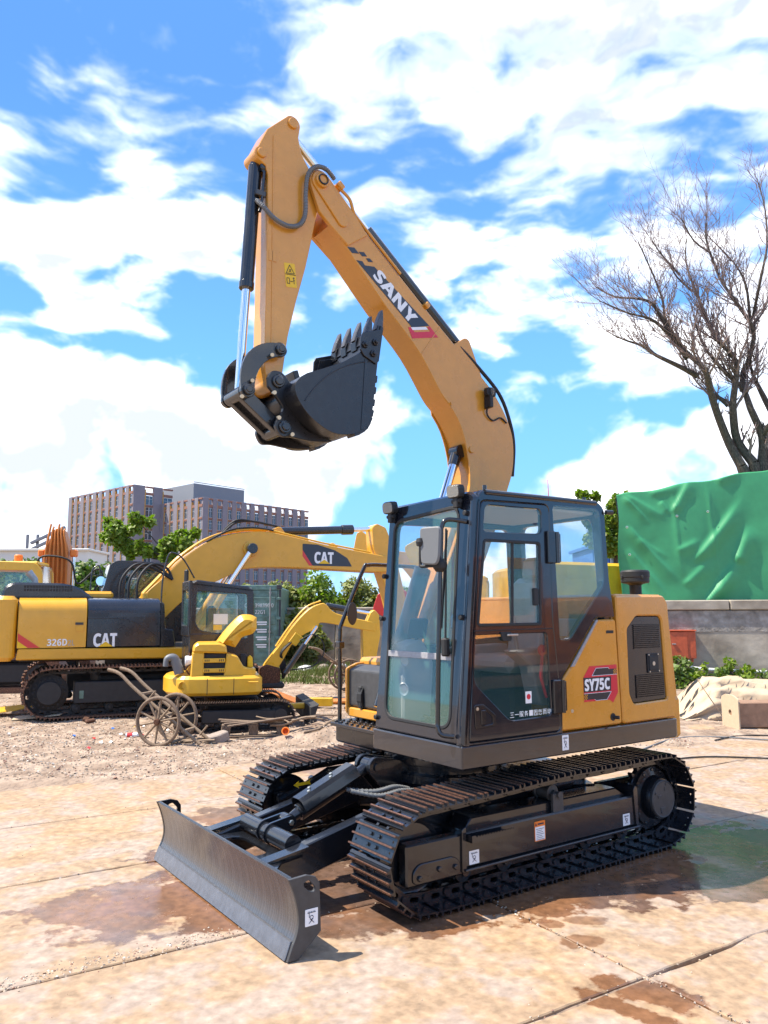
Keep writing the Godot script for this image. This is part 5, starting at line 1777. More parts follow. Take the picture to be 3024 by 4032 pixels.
	wl.prism(rnd(V2([-0.056, -0.042, 0.056, -0.042, 0.056, 0.042, -0.056, 0.042]), 0.026, 2), -0.05, 0.006, 0.006, Transform3D(Basis(Vector3(0, 0, 1).cross(Vector3(0, 1, 0)) * -1.0, Vector3(0, 1, 0), Vector3(0.95, -0.1, -0.3).normalized()), Vector3(-0.49, 3.95, 0.02)).orthonormalized())
	wl.box(Vector3(-0.48, 3.86, 0.05), Vector3(0.04, 0.12, 0.09), 0.006)
	part(B, "work_light", wl, M.rubber)
	part(B, "light_lens", MB.new().lathe([Vector2(0.042, 0.0), Vector2(0.042, 0.006), Vector2(0, 0.008)], Transform3D(Basis(Vector3(0, 0, 1), Vector3(0.95, -0.1, -0.3).normalized(), Vector3(0, 0, 1).cross(Vector3(0.95, -0.1, -0.3).normalized())).orthonormalized(), Vector3(-0.484, 3.949, 0.018)), 16), M.lens)
	part(B, "light_cable", MB.new().tube(smooth([Vector3(-0.50, 3.88, 0.06), Vector3(-0.48, 3.76, 0.08), Vector3(-0.56, 3.70, 0.088), Vector3(-0.66, 3.74, 0.088), Vector3(-0.74, 3.70, 0.088)], 6), 0.008, 6), M.rubber)
	# boom cylinder
	var ct := Vector3(-0.245, 3.385, zm)
	var cb := Vector3(0.62, 1.12, zm)
	var cd := (ct - cb).normalized()
	var bc := MB.new()
	bc.cyl(cb, cb + cd * 1.25, 0.075, 22, 0.006)
	var bcn := part(E, "boom_cylinder", bc, M.black_paint)
	part(bcn, "piston_rod", MB.new().cyl(cb + cd * 1.2, ct - cd * 0.05, 0.042, 22), M.chrome)
	var ey := MB.new()
	ey.cyl(ct + Vector3(0, 0, -0.06), ct + Vector3(0, 0, 0.06), 0.062, 20, 0.006)
	ey.tube([ct - cd * 0.14, ct], [0.05, 0.058], 16)
	part(bcn, "rod_eye", ey, M.black_paint)
	# arm
	var arm := PackedVector2Array(circ(Vector2(1.572, 5.920), 0.072, 10, 0.95, 3.4)) + V2([1.515, 5.815, 1.484, 5.681, 1.385, 5.540, 1.285, 5.42, 1.300, 5.30, 1.337, 5.184, 1.382, 4.96, 1.436, 4.704, 1.523, 4.378, 1.591, 4.081, 1.636, 3.760]) + circ(Vector2(1.705, 3.680), 0.066, 10, -2.9, -0.2) + V2([1.792, 3.80, 1.790, 4.169, 1.786, 4.66, 1.784, 5.061, 1.786, 5.400, 1.808, 5.470, 1.86, 5.498]) + circ(Vector2(1.848, 5.560), 0.060, 8, -0.9, 1.0) + V2([1.800, 5.790])
	var A := part(E, "arm", MB.new().prism(arm, 0.135, 0.345, 0.006), M.yellow)
	A.set_meta("label", "yellow dipper arm hanging from the boom")
	var rim := MB.new()
	for q in [[1.745, 5.75, 1.735, 3.95]]:
		rim.prism(V2([q[0] + 0.004, q[1], q[0] - 0.004, q[1], q[2] - 0.004, q[3], q[2] + 0.004, q[3]]), 0.130, 0.136, 0.0)
	part(A, "edge_weld", rim, M.yellow)
	for q in [[1.572, 5.920, 0.045], [1.848, 5.560, 0.040]]:
		for sd in [-1.0, 1.0]:
			part(A, "pin", MB.new().cyl(Vector3(q[0], q[1], zm + sd * 0.10), Vector3(q[0], q[1], zm + sd * 0.125), q[2], 20, 0.006), M.yellow)
	part(A, "foot_boss", MB.new().cyl(Vector3(1.705, 3.685, 0.105), Vector3(1.705, 3.685, 0.375), 0.072, 24, 0.006), M.yellow)
	var sx := Vector3(-0.95, 0.30, 0).normalized()
	sx = Vector3(-1, 0.12, 0).normalized()
	var su := Vector3(0.16, 1, 0).normalized()
	su = (su - sx * su.dot(sx)).normalized()
	decal(A, "warning_label", rnd(V2([0, 0, 0.098, 0, 0.098, 0.20, 0, 0.20]), 0.008, 2), Vector3(1.612, 4.495, 0.1345), sx, su, 0.0015, M.print_yellow, "yellow warning label with black pictograms")
	var pk := MB.new()
	var wo := Vector3(1.612, 4.495, 0.1322)
	var at := func(a: float, b: float) -> Vector3: return wo + sx * a + su * b
	for s in [[0.012, 0.115, 0.086, 0.115], [0.086, 0.115, 0.049, 0.185], [0.049, 0.185, 0.012, 0.115], [0.012, 0.03, 0.035, 0.03], [0.035, 0.03, 0.035, 0.075], [0.035, 0.075, 0.012, 0.075], [0.012, 0.075, 0.012, 0.03], [0.042, 0.05, 0.064, 0.05], [0.075, 0.03, 0.075, 0.07], [0.068, 0.055, 0.084, 0.06], [0.036, 0.125, 0.058, 0.15], [0.058, 0.125, 0.042, 0.15], [0.002, 0.105, 0.096, 0.105]]:
		pk.tube([at.call(s[0], s[1]), at.call(s[2], s[3])], 0.0028, 4)
	pk.cyl(at.call(0.075, 0.078), at.call(0.075, 0.078) + Vector3(0, 0, -0.001), 0.007, 10)
	part(A, "label_print", pk, M.print_ink)
	part(A, "lube_plate", MB.new().box(Vector3(1.735, 4.72, 0.133), Vector3(0.07, 0.09, 0.006), 0.002), M.yellow)
	# grey armoured hose across the arm
	var gh := smooth([Vector3(1.86, 5.17, 0.18), Vector3(1.83, 5.10, 0.12), Vector3(1.74, 5.02, 0.10), Vector3(1.62, 4.99, 0.095), Vector3(1.52, 5.03, 0.09), Vector3(1.47, 5.14, 0.09), Vector3(1.47, 5.32, 0.085), Vector3(1.46, 5.47, 0.07), Vector3(1.40, 5.555, 0.05), Vector3(1.30, 5.57, 0.05), Vector3(1.20, 5.53, 0.08)], 7)
	var gm := MB.new()
	gm.tube(gh, 0.017, 10)
	var coil := []
	for k in 420:
		var t := float(k) / 419.0 * (gh.size() - 2)
		var i := mini(int(t), gh.size() - 2)
		var c: Vector3 = gh[i].lerp(gh[i + 1], t - i)
		var dd: Vector3 = (gh[i + 1] - gh[i]).normalized()
		var e1 := dd.cross(Vector3(0, 0, 1)).normalized()
		var e2 := dd.cross(e1)
		var a := k * TAU / 6.0
		coil.append(c + (e1 * cos(a) + e2 * sin(a)) * 0.018)
	gm.tube(coil, 0.0045, 4, false)
	part(A, "armoured_hose", gm, M.hose_grey)
	# arm cylinder along the boom top
	var a0 := Vector3(-0.27, 4.395, zm)
	var a1 := Vector3(1.507, 6.005, zm)
	a1 = Vector3(1.572, 5.920, zm)
	var ad := (a1 - a0).normalized()
	var ac := MB.new()
	ac.cyl(a0, a0 + ad * 1.36, 0.062, 20, 0.006)
	var acn := part(E, "arm_cylinder", ac, M.black_paint)
	part(acn, "piston_rod", MB.new().cyl(a0 + ad * 1.3, a1 - ad * 0.04, 0.036, 20), M.chrome)
	part(acn, "rod_eye", MB.new().cyl(a1 + Vector3(0, 0, -0.05), a1 + Vector3(0, 0, 0.05), 0.055, 18), M.yellow)
	# bucket cylinder in front of the arm
	var c0 := Vector3(1.848, 5.555, zm)
	var c1 := Vector3(1.955, 3.60, zm)
	var dd2 := (c1 - c0).normalized()
	var cc := MB.new()
	cc.cyl(c0 + dd2 * 0.06, c0 + dd2 * 1.10, 0.055, 22, 0.006)
	cc.cyl(c0 + dd2 * 1.06, c0 + dd2 * 1.12, 0.060, 22, 0.006)
	cc.cyl(c0 + Vector3(0, 0, -0.06), c0 + Vector3(0, 0, 0.06), 0.05, 18)
	cc.tube([c0, c0 + dd2 * 0.10], [0.04, 0.052], 16)
	var ccn := part(E, "bucket_cylinder", cc, M.black_paint)
	part(ccn, "piston_rod", MB.new().cyl(c0 + dd2 * 1.1, c1, 0.034, 22), M.chrome)
	var ln2 := MB.new()
	ln2.tube([c0 + dd2 * 0.10 + Vector3(-0.03, 0, -0.06), c0 + dd2 * 0.13 + Vector3(-0.05, 0, -0.075), c0 + dd2 * 0.42 + Vector3(-0.045, 0, -0.07), c0 + dd2 * 0.48 + Vector3(-0.03, 0, -0.075)], 0.014, 8)
	ln2.box(c0 + dd2 * 0.32 + Vector3(-0.03, 0, -0.06), Vector3(0.09, 0.05, 0.05), 0.006)
	ln2.box(c0 + dd2 * 0.09 + Vector3(-0.035, 0, -0.065), Vector3(0.05, 0.05, 0.05), 0.01)
	part(ccn, "feed_pipe", ln2, M.black_paint)

func hero_bucket(E: Node3D) -> void:
	var zm := 0.24
	var pa := Vector2(1.70, 3.93)
	var pb := Vector2(1.965, 3.565)
	var pc := Vector2(1.650, 3.325)
	var pd := Vector2(1.712, 3.675)
	# linkage
	var LK := holder(E, "bucket_linkage")
	for sd in [-1.0, 1.0]:
		var z: float = zm + sd * 0.175
		var mid := Vector2(1.985, 3.885)
		var outl := []
		var inl := []
		for k in 13:
			var t := k / 12.0
			var p := pa.lerp(mid, t).lerp(mid.lerp(pb, t), t)
			var q := (pa.lerp(mid, t + 0.01)).lerp(mid.lerp(pb, t + 0.01), t + 0.01)
			var nn := (q - p).normalized().rotated(PI / 2)
			var hw := 0.052 + 0.018 * sin(t * PI)
			outl.append(p + nn * hw)
			inl.append(p - nn * hw)
		inl.reverse()
		var body := PackedVector2Array(outl + inl)
		part(LK, "curved_link", MB.new().prism(body, z - 0.016, z + 0.016, 0.003), M.black_paint)
		var ends := MB.new()
		for p in [pa, pb]:
			ends.prism(circ(p, 0.058, 20), z - 0.020, z + 0.020, 0.004)
			ends.cyl(Vector3(p.x, p.y, z), Vector3(p.x, p.y, z + sd * 0.045), 0.042, 20, 0.006)
			ends.cyl(Vector3(p.x, p.y, z), Vector3(p.x, p.y, z + sd * 0.052), 0.028, 18, 0.006)
		part(LK, "link_pin", ends, M.black_paint)
		var gz := MB.new()
		for q in [pa + Vector2(0.075, -0.06), pb + Vector2(-0.03, 0.075), pb + Vector2(0.05, -0.06)]:
			gz.cyl(Vector3(q.x, q.y, z + sd * 0.02), Vector3(q.x + 0.012, q.y - 0.01, z + sd * 0.055), 0.015, 8)
		if sd < 0:
			part(LK, "grease_nut", gz, M.zinc)
	var hl := MB.new()
	var dir := (pc - pb).normalized()
	var nn2 := dir.rotated(PI / 2)
	for sd in [-1.0, 1.0]:
		var z: float = zm + sd * 0.085
		hl.prism(PackedVector2Array([pb + nn2 * 0.055, pb - nn2 * 0.055, pc - nn2 * 0.05, pc + nn2 * 0.05]), z - 0.03, z + 0.03, 0.006)
	hl.prism(PackedVector2Array([pb.lerp(pc, 0.12) + nn2 * 0.02, pb.lerp(pc, 0.12) - nn2 * 0.035, pb.lerp(pc, 0.85) - nn2 * 0.035, pb.lerp(pc, 0.85) + nn2 * 0.02]), zm - 0.07, zm + 0.07, 0.004)
	hl.cyl(Vector3(pb.x, pb.y, zm - 0.14), Vector3(pb.x, pb.y, zm + 0.14), 0.055, 20, 0.005)
	hl.cyl(Vector3(pc.x, pc.y, zm - 0.13), Vector3(pc.x, pc.y, zm + 0.13), 0.055, 20, 0.005)
	part(LK, "tilt_lever", hl, M.black_paint)
	# bucket
	var K := holder(E, "bucket")
	K.set_meta("label", "black digging bucket curled up with five teeth")
	var z0 := -0.12
	var z1 := 0.60
	var outer := smooth([Vector2(0.872, 4.170), Vector2(0.912, 3.897), Vector2(0.936, 3.693), Vector2(0.962, 3.500), Vector2(1.000, 3.400), Vector2(1.060, 3.340), Vector2(1.163, 3.296), Vector2(1.327, 3.285), Vector2(1.487, 3.355), Vector2(1.591, 3.443), Vector2(1.655, 3.540), Vector2(1.660, 3.617), Vector2(1.615, 3.680), Vector2(1.560, 3.721)], 4)
	var inn := []
	for i in outer.size():
		var a: Vector2 = outer[maxi(i - 1, 0)]
		var b: Vector2 = outer[mini(i + 1, outer.size() - 1)]
		inn.append(outer[i] + (b - a).normalized().rotated(-PI / 2 if true else PI / 2) * -0.016)
	inn.reverse()
	var ring := PackedVector2Array(outer + inn)
	part(K, "bucket_shell", MB.new().prism(ring, z0 + 0.002, z1 - 0.002), M.bucket_black)
	var sp := PackedVector2Array(outer) + V2([1.42, 3.782, 1.25, 3.862, 1.10, 3.962, 1.060, 4.00, 1.045, 4.07, 1.030, 4.125])
	part(K, "side_wall", MB.new().prism(sp, z0 - 0.012, z0 + 0.006, 0.002), M.bucket_black)
	part(K, "side_wall", MB.new().prism(sp, z1 - 0.006, z1 + 0.012, 0.002), M.bucket_black)
	var cut := V2([0.862, 4.215, 0.905, 3.935, 0.935, 3.905, 1.050, 3.955, 1.085, 4.00, 1.078, 4.105, 1.060, 4.145])
	for q in [[z0 - 0.028, z0 - 0.010], [z1 + 0.010, z1 + 0.028]]:
		part(K, "side_cutter", MB.new().prism(cut, q[0], q[1], 0.003), M.bucket_black)
	var cb := MB.new()
	for q in [[1.045, 4.045], [0.945, 4.085], [0.965, 3.985]]:
		bolt(cb, Vector3(q[0], q[1], z0 - 0.028), Vector3.FORWARD, 0.030, 0.020)
		bolt(cb, Vector3(q[0], q[1], z0 - 0.046), Vector3.FORWARD, 0.017, 0.018)
	part(K, "cutter_bolts", cb, M.bucket_black)
	var rb := MB.new()
	rb.prism(V2([1.035, 3.93, 1.012, 3.92, 1.055, 3.35, 1.075, 3.345]), z0 - 0.018, z0 - 0.011, 0.002)
	var arc := []
	for k in 16:
		var t := k / 15.0
		var p := Vector2(0.93, 3.93).lerp(Vector2(1.36, 3.86), t).lerp(Vector2(1.36, 3.86).lerp(Vector2(1.58, 3.50), t), t)
		arc.append(Vector3(p.x, p.y, z0 - 0.013))
	rb.tube(arc, 0.005, 6)
	part(K, "side_rib", rb, M.bucket_black)
	# lip and teeth
	part(K, "lip_plate", MB.new().prism(V2([0.853, 4.235, 0.872, 4.150, 0.902, 4.155, 0.880, 4.243]), z0 - 0.02, z1 + 0.02, 0.003), M.bucket_black)
	for zt in [-0.085, 0.077, 0.24, 0.403, 0.565]:
		var tm := MB.new()
		tm.prism(V2([0.905, 4.130, 0.868, 4.130, 0.848, 4.215, 0.852, 4.250, 0.895, 4.250, 0.912, 4.200]), zt - 0.042, zt + 0.042, 0.006)
		var td := MB.new()
		var tr := [Vector2(0.918, 4.215), Vector2(0.842, 4.205), Vector2(0.834, 4.32), Vector2(0.838, 4.395), Vector2(0.850, 4.395), Vector2(0.892, 4.30)]
		td.prism(PackedVector2Array(tr), zt - 0.030, zt + 0.030, 0.007)
		part(K, "tooth_adapter", tm, M.bucket_black)
		part(K, "tooth", td, M.tooth_steel)
	# wear blocks down the back of the floor
	var wb := MB.new()
	for k in 9:
		var i := 6 + k * 2
		if i + 1 >= outer.size():
			break
		var p: Vector2 = outer[i]
		var d: Vector2 = (outer[i + 1] - outer[i]).normalized()
		wb.box(Vector3(p.x, p.y, z0 + 0.05) + Vector3(-d.y, d.x, 0) * -0.008 * (1.0 if true else -1.0), Vector3(0.058, 0.024, 0.11), 0.004, Basis(Vector3(0, 0, 1), d.angle()))
		wb.box(Vector3(p.x, p.y, z1 - 0.05) + Vector3(-d.y, d.x, 0) * -0.008, Vector3(0.058, 0.024, 0.11), 0.004, Basis(Vector3(0, 0, 1), d.angle()))
	part(K, "wear_blocks", wb, M.bucket_black)
	# ears that carry the pins
	for sd in [-1.0, 1.0]:
		var z: float = zm + sd * 0.165
		var ear := hull(circ(pd, 0.085, 18) + circ(Vector2(1.60, 3.62), 0.07, 10))
		var mb := MB.new()
		var e2 := PackedVector2Array(smooth([pd + Vector2(0.085, 0.02), pd + Vector2(0.05, 0.075), pd + Vector2(-0.03, 0.08), Vector2(1.62, 3.70), Vector2(1.56, 3.62), Vector2(1.56, 3.45), Vector2(1.50, 3.36), Vector2(1.40, 3.31), Vector2(1.22, 3.27), Vector2(1.40, 3.245), pc + Vector2(-0.06, -0.07), pc + Vector2(0.03, -0.072), pc + Vector2(0.078, 0.0), pc + Vector2(0.06, 0.06), Vector2(1.665, 3.47), pd + Vector2(0.03, -0.10), pd + Vector2(0.08, -0.05)], 4))
		mb.prism(e2, z - 0.018, z + 0.018, 0.004)
		part(K, "bucket_ear", mb, M.bucket_black)
		var pn := MB.new()
		for p in [pd, pc]:
			pn.cyl(Vector3(p.x, p.y, z), Vector3(p.x, p.y, z + sd * 0.040), 0.052, 22, 0.006)
			pn.cyl(Vector3(p.x, p.y, z), Vector3(p.x, p.y, z + sd * 0.055), 0.034, 20, 0.006)
		part(K, "bucket_pin", pn, M.black_paint)
	var gz := MB.new()
	for q in [pd + Vector2(0.035, -0.095), pc + Vector2(0.055, 0.065), pc + Vector2(-0.06, -0.05)]:
		gz.cyl(Vector3(q.x, q.y, zm - 0.18), Vector3(q.x + 0.012, q.y - 0.01, zm - 0.225), 0.016, 8)
	part(K, "grease_nut", gz, M.zinc)
	# cross tube behind the lip edge
	part(K, "cross_bar", MB.new().box(Vector3(1.47, 3.80, 0.30), Vector3(0.05, 0.09, 0.20), 0.004, Basis(Vector3(0, 0, 1), -0.35)), M.bucket_black)

# ---------------------------------------------------------------- the older machines behind
# tracks for a machine whose right side (+z) faces the camera
func side_tracks(T: Node3D, half_len: float, wheel: float, lift: float, zc: float, half_w: float, pitch: float, mp: Material, mr: Material, mf: Material, label: String) -> void:
	var bars := [-pitch * 0.33, 0.0, pitch * 0.33]
	var sm := shoe_mesh(pitch, half_w, wheel * 0.12, wheel * 0.045, bars, wheel * 0.075, wheel * 0.035, mp, mr, false, false)
	var lk := link_mesh(pitch, -wheel * 0.09, wheel * 0.12, wheel * 0.16, wheel * 0.04)
	var rp := wheel * 0.78
	var y0 := wheel * 0.23
	var path := pin_path(Vector2(half_len - wheel, y0 + rp), rp, Vector2(-half_len + wheel, y0 + rp + lift), rp, [Vector2(0.0, y0 + 2 * rp + lift * 0.9)])
	for sd in [-1.0, 1.0]:
		var tk := holder(T, "track")
		tk.set_meta("label", label)
		lay_track(tk, path, pitch, zc * sd, func(_i): return sm, lk if sd > 0 else null, mf)
		var f := MB.new()
		var z: float = zc * sd
		f.prism(rnd(V2([half_len - wheel * 1.1, y0 + rp * 0.45, half_len - wheel * 1.1, y0 + rp * 1.45, -half_len + wheel * 1.9, y0 + rp * 1.55, -half_len + wheel * 1.9, y0 + rp * 0.5]), 0.03, 2), z - half_w * 0.75, z + half_w * 0.75, 0.015)
		var fn := part(T, "track_frame", f, mf)
		for k in 6:
			var r := MB.new()
			roller(r, Vector2(lerpf(-half_len + wheel * 2.0, half_len - wheel * 1.6, k / 5.0), y0 + wheel * 0.2), z, wheel * 0.14, half_w * 0.6)
			part(fn, "track_roller", r, mf)
		for e in [-1.0, 1.0]:
			var c := Vector2(e * (half_len - wheel), y0 + rp + (lift if e < 0 else 0.0))
			var w := MB.new()
			w.lathe([Vector2(0, -half_w * 0.8), Vector2(wheel * 0.42, -half_w * 0.8), Vector2(wheel * 0.45, -half_w * 0.74), Vector2(wheel * 0.47, -half_w * 0.5), Vector2(rp * 0.9, -half_w * 0.3), Vector2(rp * 0.9, half_w * 0.3), Vector2(wheel * 0.47, half_w * 0.5), Vector2(0, half_w * 0.6)], axle_z(c, z), 28)
			if e < 0:
				for k in 20:
					var a := TAU * k / 20.0
					bolt(w, Vector3(c.x + cos(a) * wheel * 0.56, c.y + sin(a) * wheel * 0.56, z + half_w * 0.42), Vector3.BACK, wheel * 0.045, wheel * 0.05)
			part(fn, "sprocket" if e < 0 else "idler_wheel", w, mf)

func pane(parent: Node, poly: PackedVector2Array, z: float, m: Material, called := "window") -> void:
	part(parent, called, MB.new().prism(poly, z - 0.004, z + 0.004), m)

func build_big() -> void:
	var T := thing("large_excavator", "large yellow and black used excavator with rusty tracks parked on the gravel", "excavator", Vector3(-5.04, 0, -16.2), deg_to_rad(25))
	side_tracks(T, 2.28, 0.47, 0.02, 1.3, 0.30, 0.20, M.rust_shoe, M.rust_shoe, M.dirty_black, "rusty crawler track with bare worn grousers")
	part(T, "swing_bearing", MB.new().lathe([Vector2(0.9, 0.6), Vector2(0.9, 0.8), Vector2(0.75, 0.85), Vector2(0.75, 1.08)], Transform3D(), 32), M.dirty_black)
	part(T, "car_body", MB.new().box(Vector3(0, 0.6, 0), Vector3(1.9, 0.36, 2.0), 0.05), M.dirty_black)
	var z := 1.4
	part(T, "side_skirt", MB.new().prism(rnd(V2([-2.39, 1.09, 0.60, 1.05, 0.95, 1.07, 0.95, 1.25, -2.36, 1.29]), 0.03, 2), 1.0, z + 0.01, 0.02), M.cat_yellow)
	part(T, "deck", MB.new().box(Vector3(-0.3, 1.15, 0), Vector3(4.1, 0.2, 2.6), 0.03), M.dirty_black)
	# flank rounded over at the top: section pushed along x
	var flank := func(x0: float, x1: float, m: Material, called: String, label: String) -> MeshInstance3D:
		var sec := PackedVector2Array(smooth([Vector2(1.30, z), Vector2(1.85, z - 0.01), Vector2(2.05, z - 0.05), Vector2(2.16, z - 0.16), Vector2(2.21, z - 0.35), Vector2(2.22, z - 0.6)], 4)) + V2([2.22, -1.0, 1.30, -1.0])
		return part(T, called, MB.new().prism(sec, x0, x1, 0.008, Transform3D(Basis(Vector3.UP, Vector3.BACK, Vector3.RIGHT), Vector3.ZERO)), m, label)
	var d1: MeshInstance3D = flank.call(-2.38, -1.22, M.cat_yellow, "side_door", "yellow engine door with red stripe and white number")
	var d2: MeshInstance3D = flank.call(-1.205, 0.12, M.old_black, "pump_door", "black pump door with white lettering")
	part(d2, "front_post", MB.new().prism(rnd(V2([0.13, 1.27, 0.42, 1.27, 0.36, 1.60, 0.22, 1.62, 0.18, 2.10, 0.13, 2.14]), 0.02, 2), 0.6, z, 0.015), M.old_black)
	part(d2, "crease", MB.new().tube(smooth([Vector3(-1.2, 1.83, z + 0.002), Vector3(-0.6, 1.82, z + 0.002), Vector3(-0.25, 1.70, z + 0.002), Vector3(0.08, 1.47, z + 0.002)], 6), 0.008, 6), M.old_black)
	lettering(d2, "name_lettering", "CAT", Vector3(-0.885, 1.425, z + 0.002), Vector3.RIGHT, Vector3.UP, 0.42, 0.25, M.white_print, true, 0.003)
	decal(d2, "name_triangle", V2([-1.01, 1.30, -0.74, 1.30, -0.875, 1.395]), Vector3(0, 0, z + 0.006), Vector3.RIGHT, Vector3.UP, 0.003, M.print_yellow)
	decal(d1, "red_stripe", V2([-2.375, 1.57, -2.37, 1.43, -2.20, 1.305, -2.0, 1.305]), Vector3(0, 0, z + 0.001), Vector3.RIGHT, Vector3.UP, 0.002, M.bright_red)
	decal(d1, "yellow_corner", V2([-2.372, 1.43, -2.37, 1.305, -2.20, 1.305]), Vector3(0, 0, z + 0.001), Vector3.RIGHT, Vector3.UP, 0.002, M.print_yellow)
	lettering(d1, "number_lettering", "326D", Vector3(-1.715, 1.395, z + 0.002), Vector3.RIGHT, Vector3.UP, 0.34, 0.125, M.white_print, true, 0.003)
	lettering(d1, "number_lettering", "2L", Vector3(-1.475, 1.385, z + 0.002), Vector3.RIGHT, Vector3.UP, 0.11, 0.10, M.print_grey, false, 0.003)
	var lt := MB.new().box(Vector3(-1.34, 1.64, z + 0.004), Vector3(0.14, 0.09, 0.012), 0.004)
	part(d1, "door_latch", lt, M.cat_yellow)
	decal(d1, "small_label", V2([-1.42, 1.71, -1.28, 1.71, -1.28, 1.755, -1.42, 1.755]), Vector3(0, 0, z + 0.001), Vector3.RIGHT, Vector3.UP, 0.002, M.print_black)
	# counterweight
	var cw := MB.new()
	var plan := rnd(V2([-2.40, -1.42, -2.40, 1.42, -2.75, 1.40, -3.05, 0.9, -3.15, 0, -3.05, -0.9, -2.75, -1.40]), 0.25, 5)
	cw.prism(plan, 1.07, 2.24, 0.07, Transform3D(Basis(Vector3.RIGHT, Vector3.BACK, Vector3.UP), Vector3.ZERO))
	var cwn := part(T, "counterweight", cw, M.cat_yellow)
	# louvred hood
	var hsec := rnd(V2([-2.70, 2.20, -2.66, 2.40, -2.52, 2.50, -1.62, 2.49, -1.35, 2.42, -1.08, 2.20]), [0.02, 0.08, 0.08, 0.15, 0.15, 0.02], 4)
	var hd := part(T, "engine_hood", MB.new().prism(hsec, -0.9, 1.0, 0.04), M.old_black)
	var lv := MB.new()
	for i in 17:
		for j in 2:
			lv.box(Vector3(-2.30 + i * 0.05, 2.42 - j * 0.06, 1.001), Vector3(0.036, 0.045, 0.006))
	part(hd, "louvres", lv, M.rubber)
	var ex := MB.new().tube([Vector3(-2.12, 2.45, 0.5), Vector3(-2.14, 2.58, 0.5), Vector3(-2.26, 2.72, 0.5)], [0.06, 0.06, 0.075], 14)
	part(T, "exhaust_pipe", ex, M.galvanised)
	part(T, "tank_cap", MB.new().cyl(Vector3(-0.10, 2.2, 0.7), Vector3(-0.10, 2.33, 0.7), 0.08, 16, 0.01), M.cat_yellow)
	part(T, "deck_box", MB.new().box(Vector3(-0.98, 2.28, -0.1), Vector3(0.6, 0.16, 1.2), 0.05), M.cat_yellow)
	# cab on the far side
	var C := holder(T, "cab")
	var co := rnd(V2([-0.80, 1.3, -0.82, 2.30, -0.66, 3.00, -0.50, 3.06, 0.72, 3.02, 0.86, 2.92, 1.00, 2.20, 1.00, 1.3]), [0.02, 0.03, 0.08, 0.08, 0.08, 0.06, 0.02, 0.02], 3)
	var wo := rnd(V2([-0.36, 2.26, -0.32, 2.90, 0.66, 2.86, 0.80, 2.24]), 0.07, 3)
	for zz in [-1.4, -0.62]:
		part(C, "side_frame", MB.new().prism(co, zz, zz + 0.06, 0.01, Transform3D(), [wo]), M.old_black)
		pane(C, wo, zz + 0.03, M.glass_dark)
	part(C, "roof", MB.new().prism(rnd(V2([-0.66, 2.98, -0.50, 3.05, 0.72, 3.01, 0.84, 2.93]), 0.02, 2), -1.39, -0.57, 0.01), M.old_black)
	part(C, "rear_wall", MB.new().prism(V2([-0.80, 1.3, -0.815, 2.30, -0.765, 2.30, -0.75, 1.3]), -1.39, -0.57), M.old_black)
	part(C, "rear_window", MB.new().prism(V2([-0.815, 2.30, -0.672, 2.97, -0.655, 2.96, -0.80, 2.30]), -1.34, -0.62), M.glass)
	part(C, "seat", MB.new().box(Vector3(-0.30, 2.35, -1.0), Vector3(0.16, 0.8, 0.5), 0.07), M.seat_fabric)
	# hand rails, mirror and hoses on deck
	var rl := MB.new()
	rl.tube(smooth([Vector3(0.13, 2.12, 1.30), Vector3(0.15, 2.6, 1.30), Vector3(0.24, 3.05, 1.30), Vector3(0.36, 3.10, 1.30), Vector3(0.55, 2.98, 1.25), Vector3(0.78, 2.62, 1.2)], 6), 0.016, 8)
	rl.tube(smooth([Vector3(-1.02, 2.28, -1.0), Vector3(-1.0, 2.8, -1.0), Vector3(-0.93, 2.93, -1.0), Vector3(-0.84, 2.9, -1.0), Vector3(-0.82, 2.3, -1.0)], 6), 0.016, 8)
	rl.tube([Vector3(-0.99, 2.75, -1.0), Vector3(-0.83, 2.75, -1.0)], 0.012, 6)
	part(T, "hand_rail", rl, M.old_black)
	part(T, "deck_mirror", MB.new().lathe([Vector2(0, -0.03), Vector2(0.10, -0.01), Vector2(0.10, 0.012), Vector2(0, 0.012)], Transform3D(Basis(Vector3.RIGHT, Vector3.BACK, Vector3.DOWN), Vector3(-0.82, 2.62, -0.9)), 16), M.mirror)
	part(T, "side_mirror", MB.new().box(Vector3(0.62, 2.62, 1.2), Vector3(0.07, 0.34, 0.16), 0.03), M.rubber)
	for q in [[-0.55, 0.0], [-0.40, 0.12], [-0.25, 0.24]]:
		part(T, "hydraulic_hose", MB.new().tube(smooth([Vector3(q[0], 2.2, 0.4 + q[1]), Vector3(q[0] + 0.03, 2.62, 0.38 + q[1]), Vector3(q[0] + 0.30, 2.92, 0.34 + q[1] * 0.5), Vector3(q[0] + 0.62, 2.86, 0.32), Vector3(0.50, 2.62, 0.32)], 7), 0.026, 8), M.rubber)
	# boom
	var bo := PackedVector2Array(smooth([Vector2(-0.05, 1.7), Vector2(-0.12, 2.2), Vector2(0.35, 2.70), Vector2(0.75, 3.11), Vector2(1.37, 3.52), Vector2(2.12, 3.70), Vector2(2.75, 3.70), Vector2(3.92, 3.48), Vector2(5.0, 3.32), Vector2(5.7, 3.22)], 4)) + PackedVector2Array(smooth([Vector2(5.75, 2.95), Vector2(5.36, 2.87), Vector2(3.4, 2.93), Vector2(2.16, 2.90), Vector2(1.65, 2.70), Vector2(0.9, 2.31), Vector2(0.40, 1.85), Vector2(0.20, 1.6)], 4))
	var B := part(T, "boom", MB.new().prism(bo, -0.28, 0.28, 0.012), M.cat_yellow)
	B.set_meta("label", "long yellow boom with a dark lettering panel")
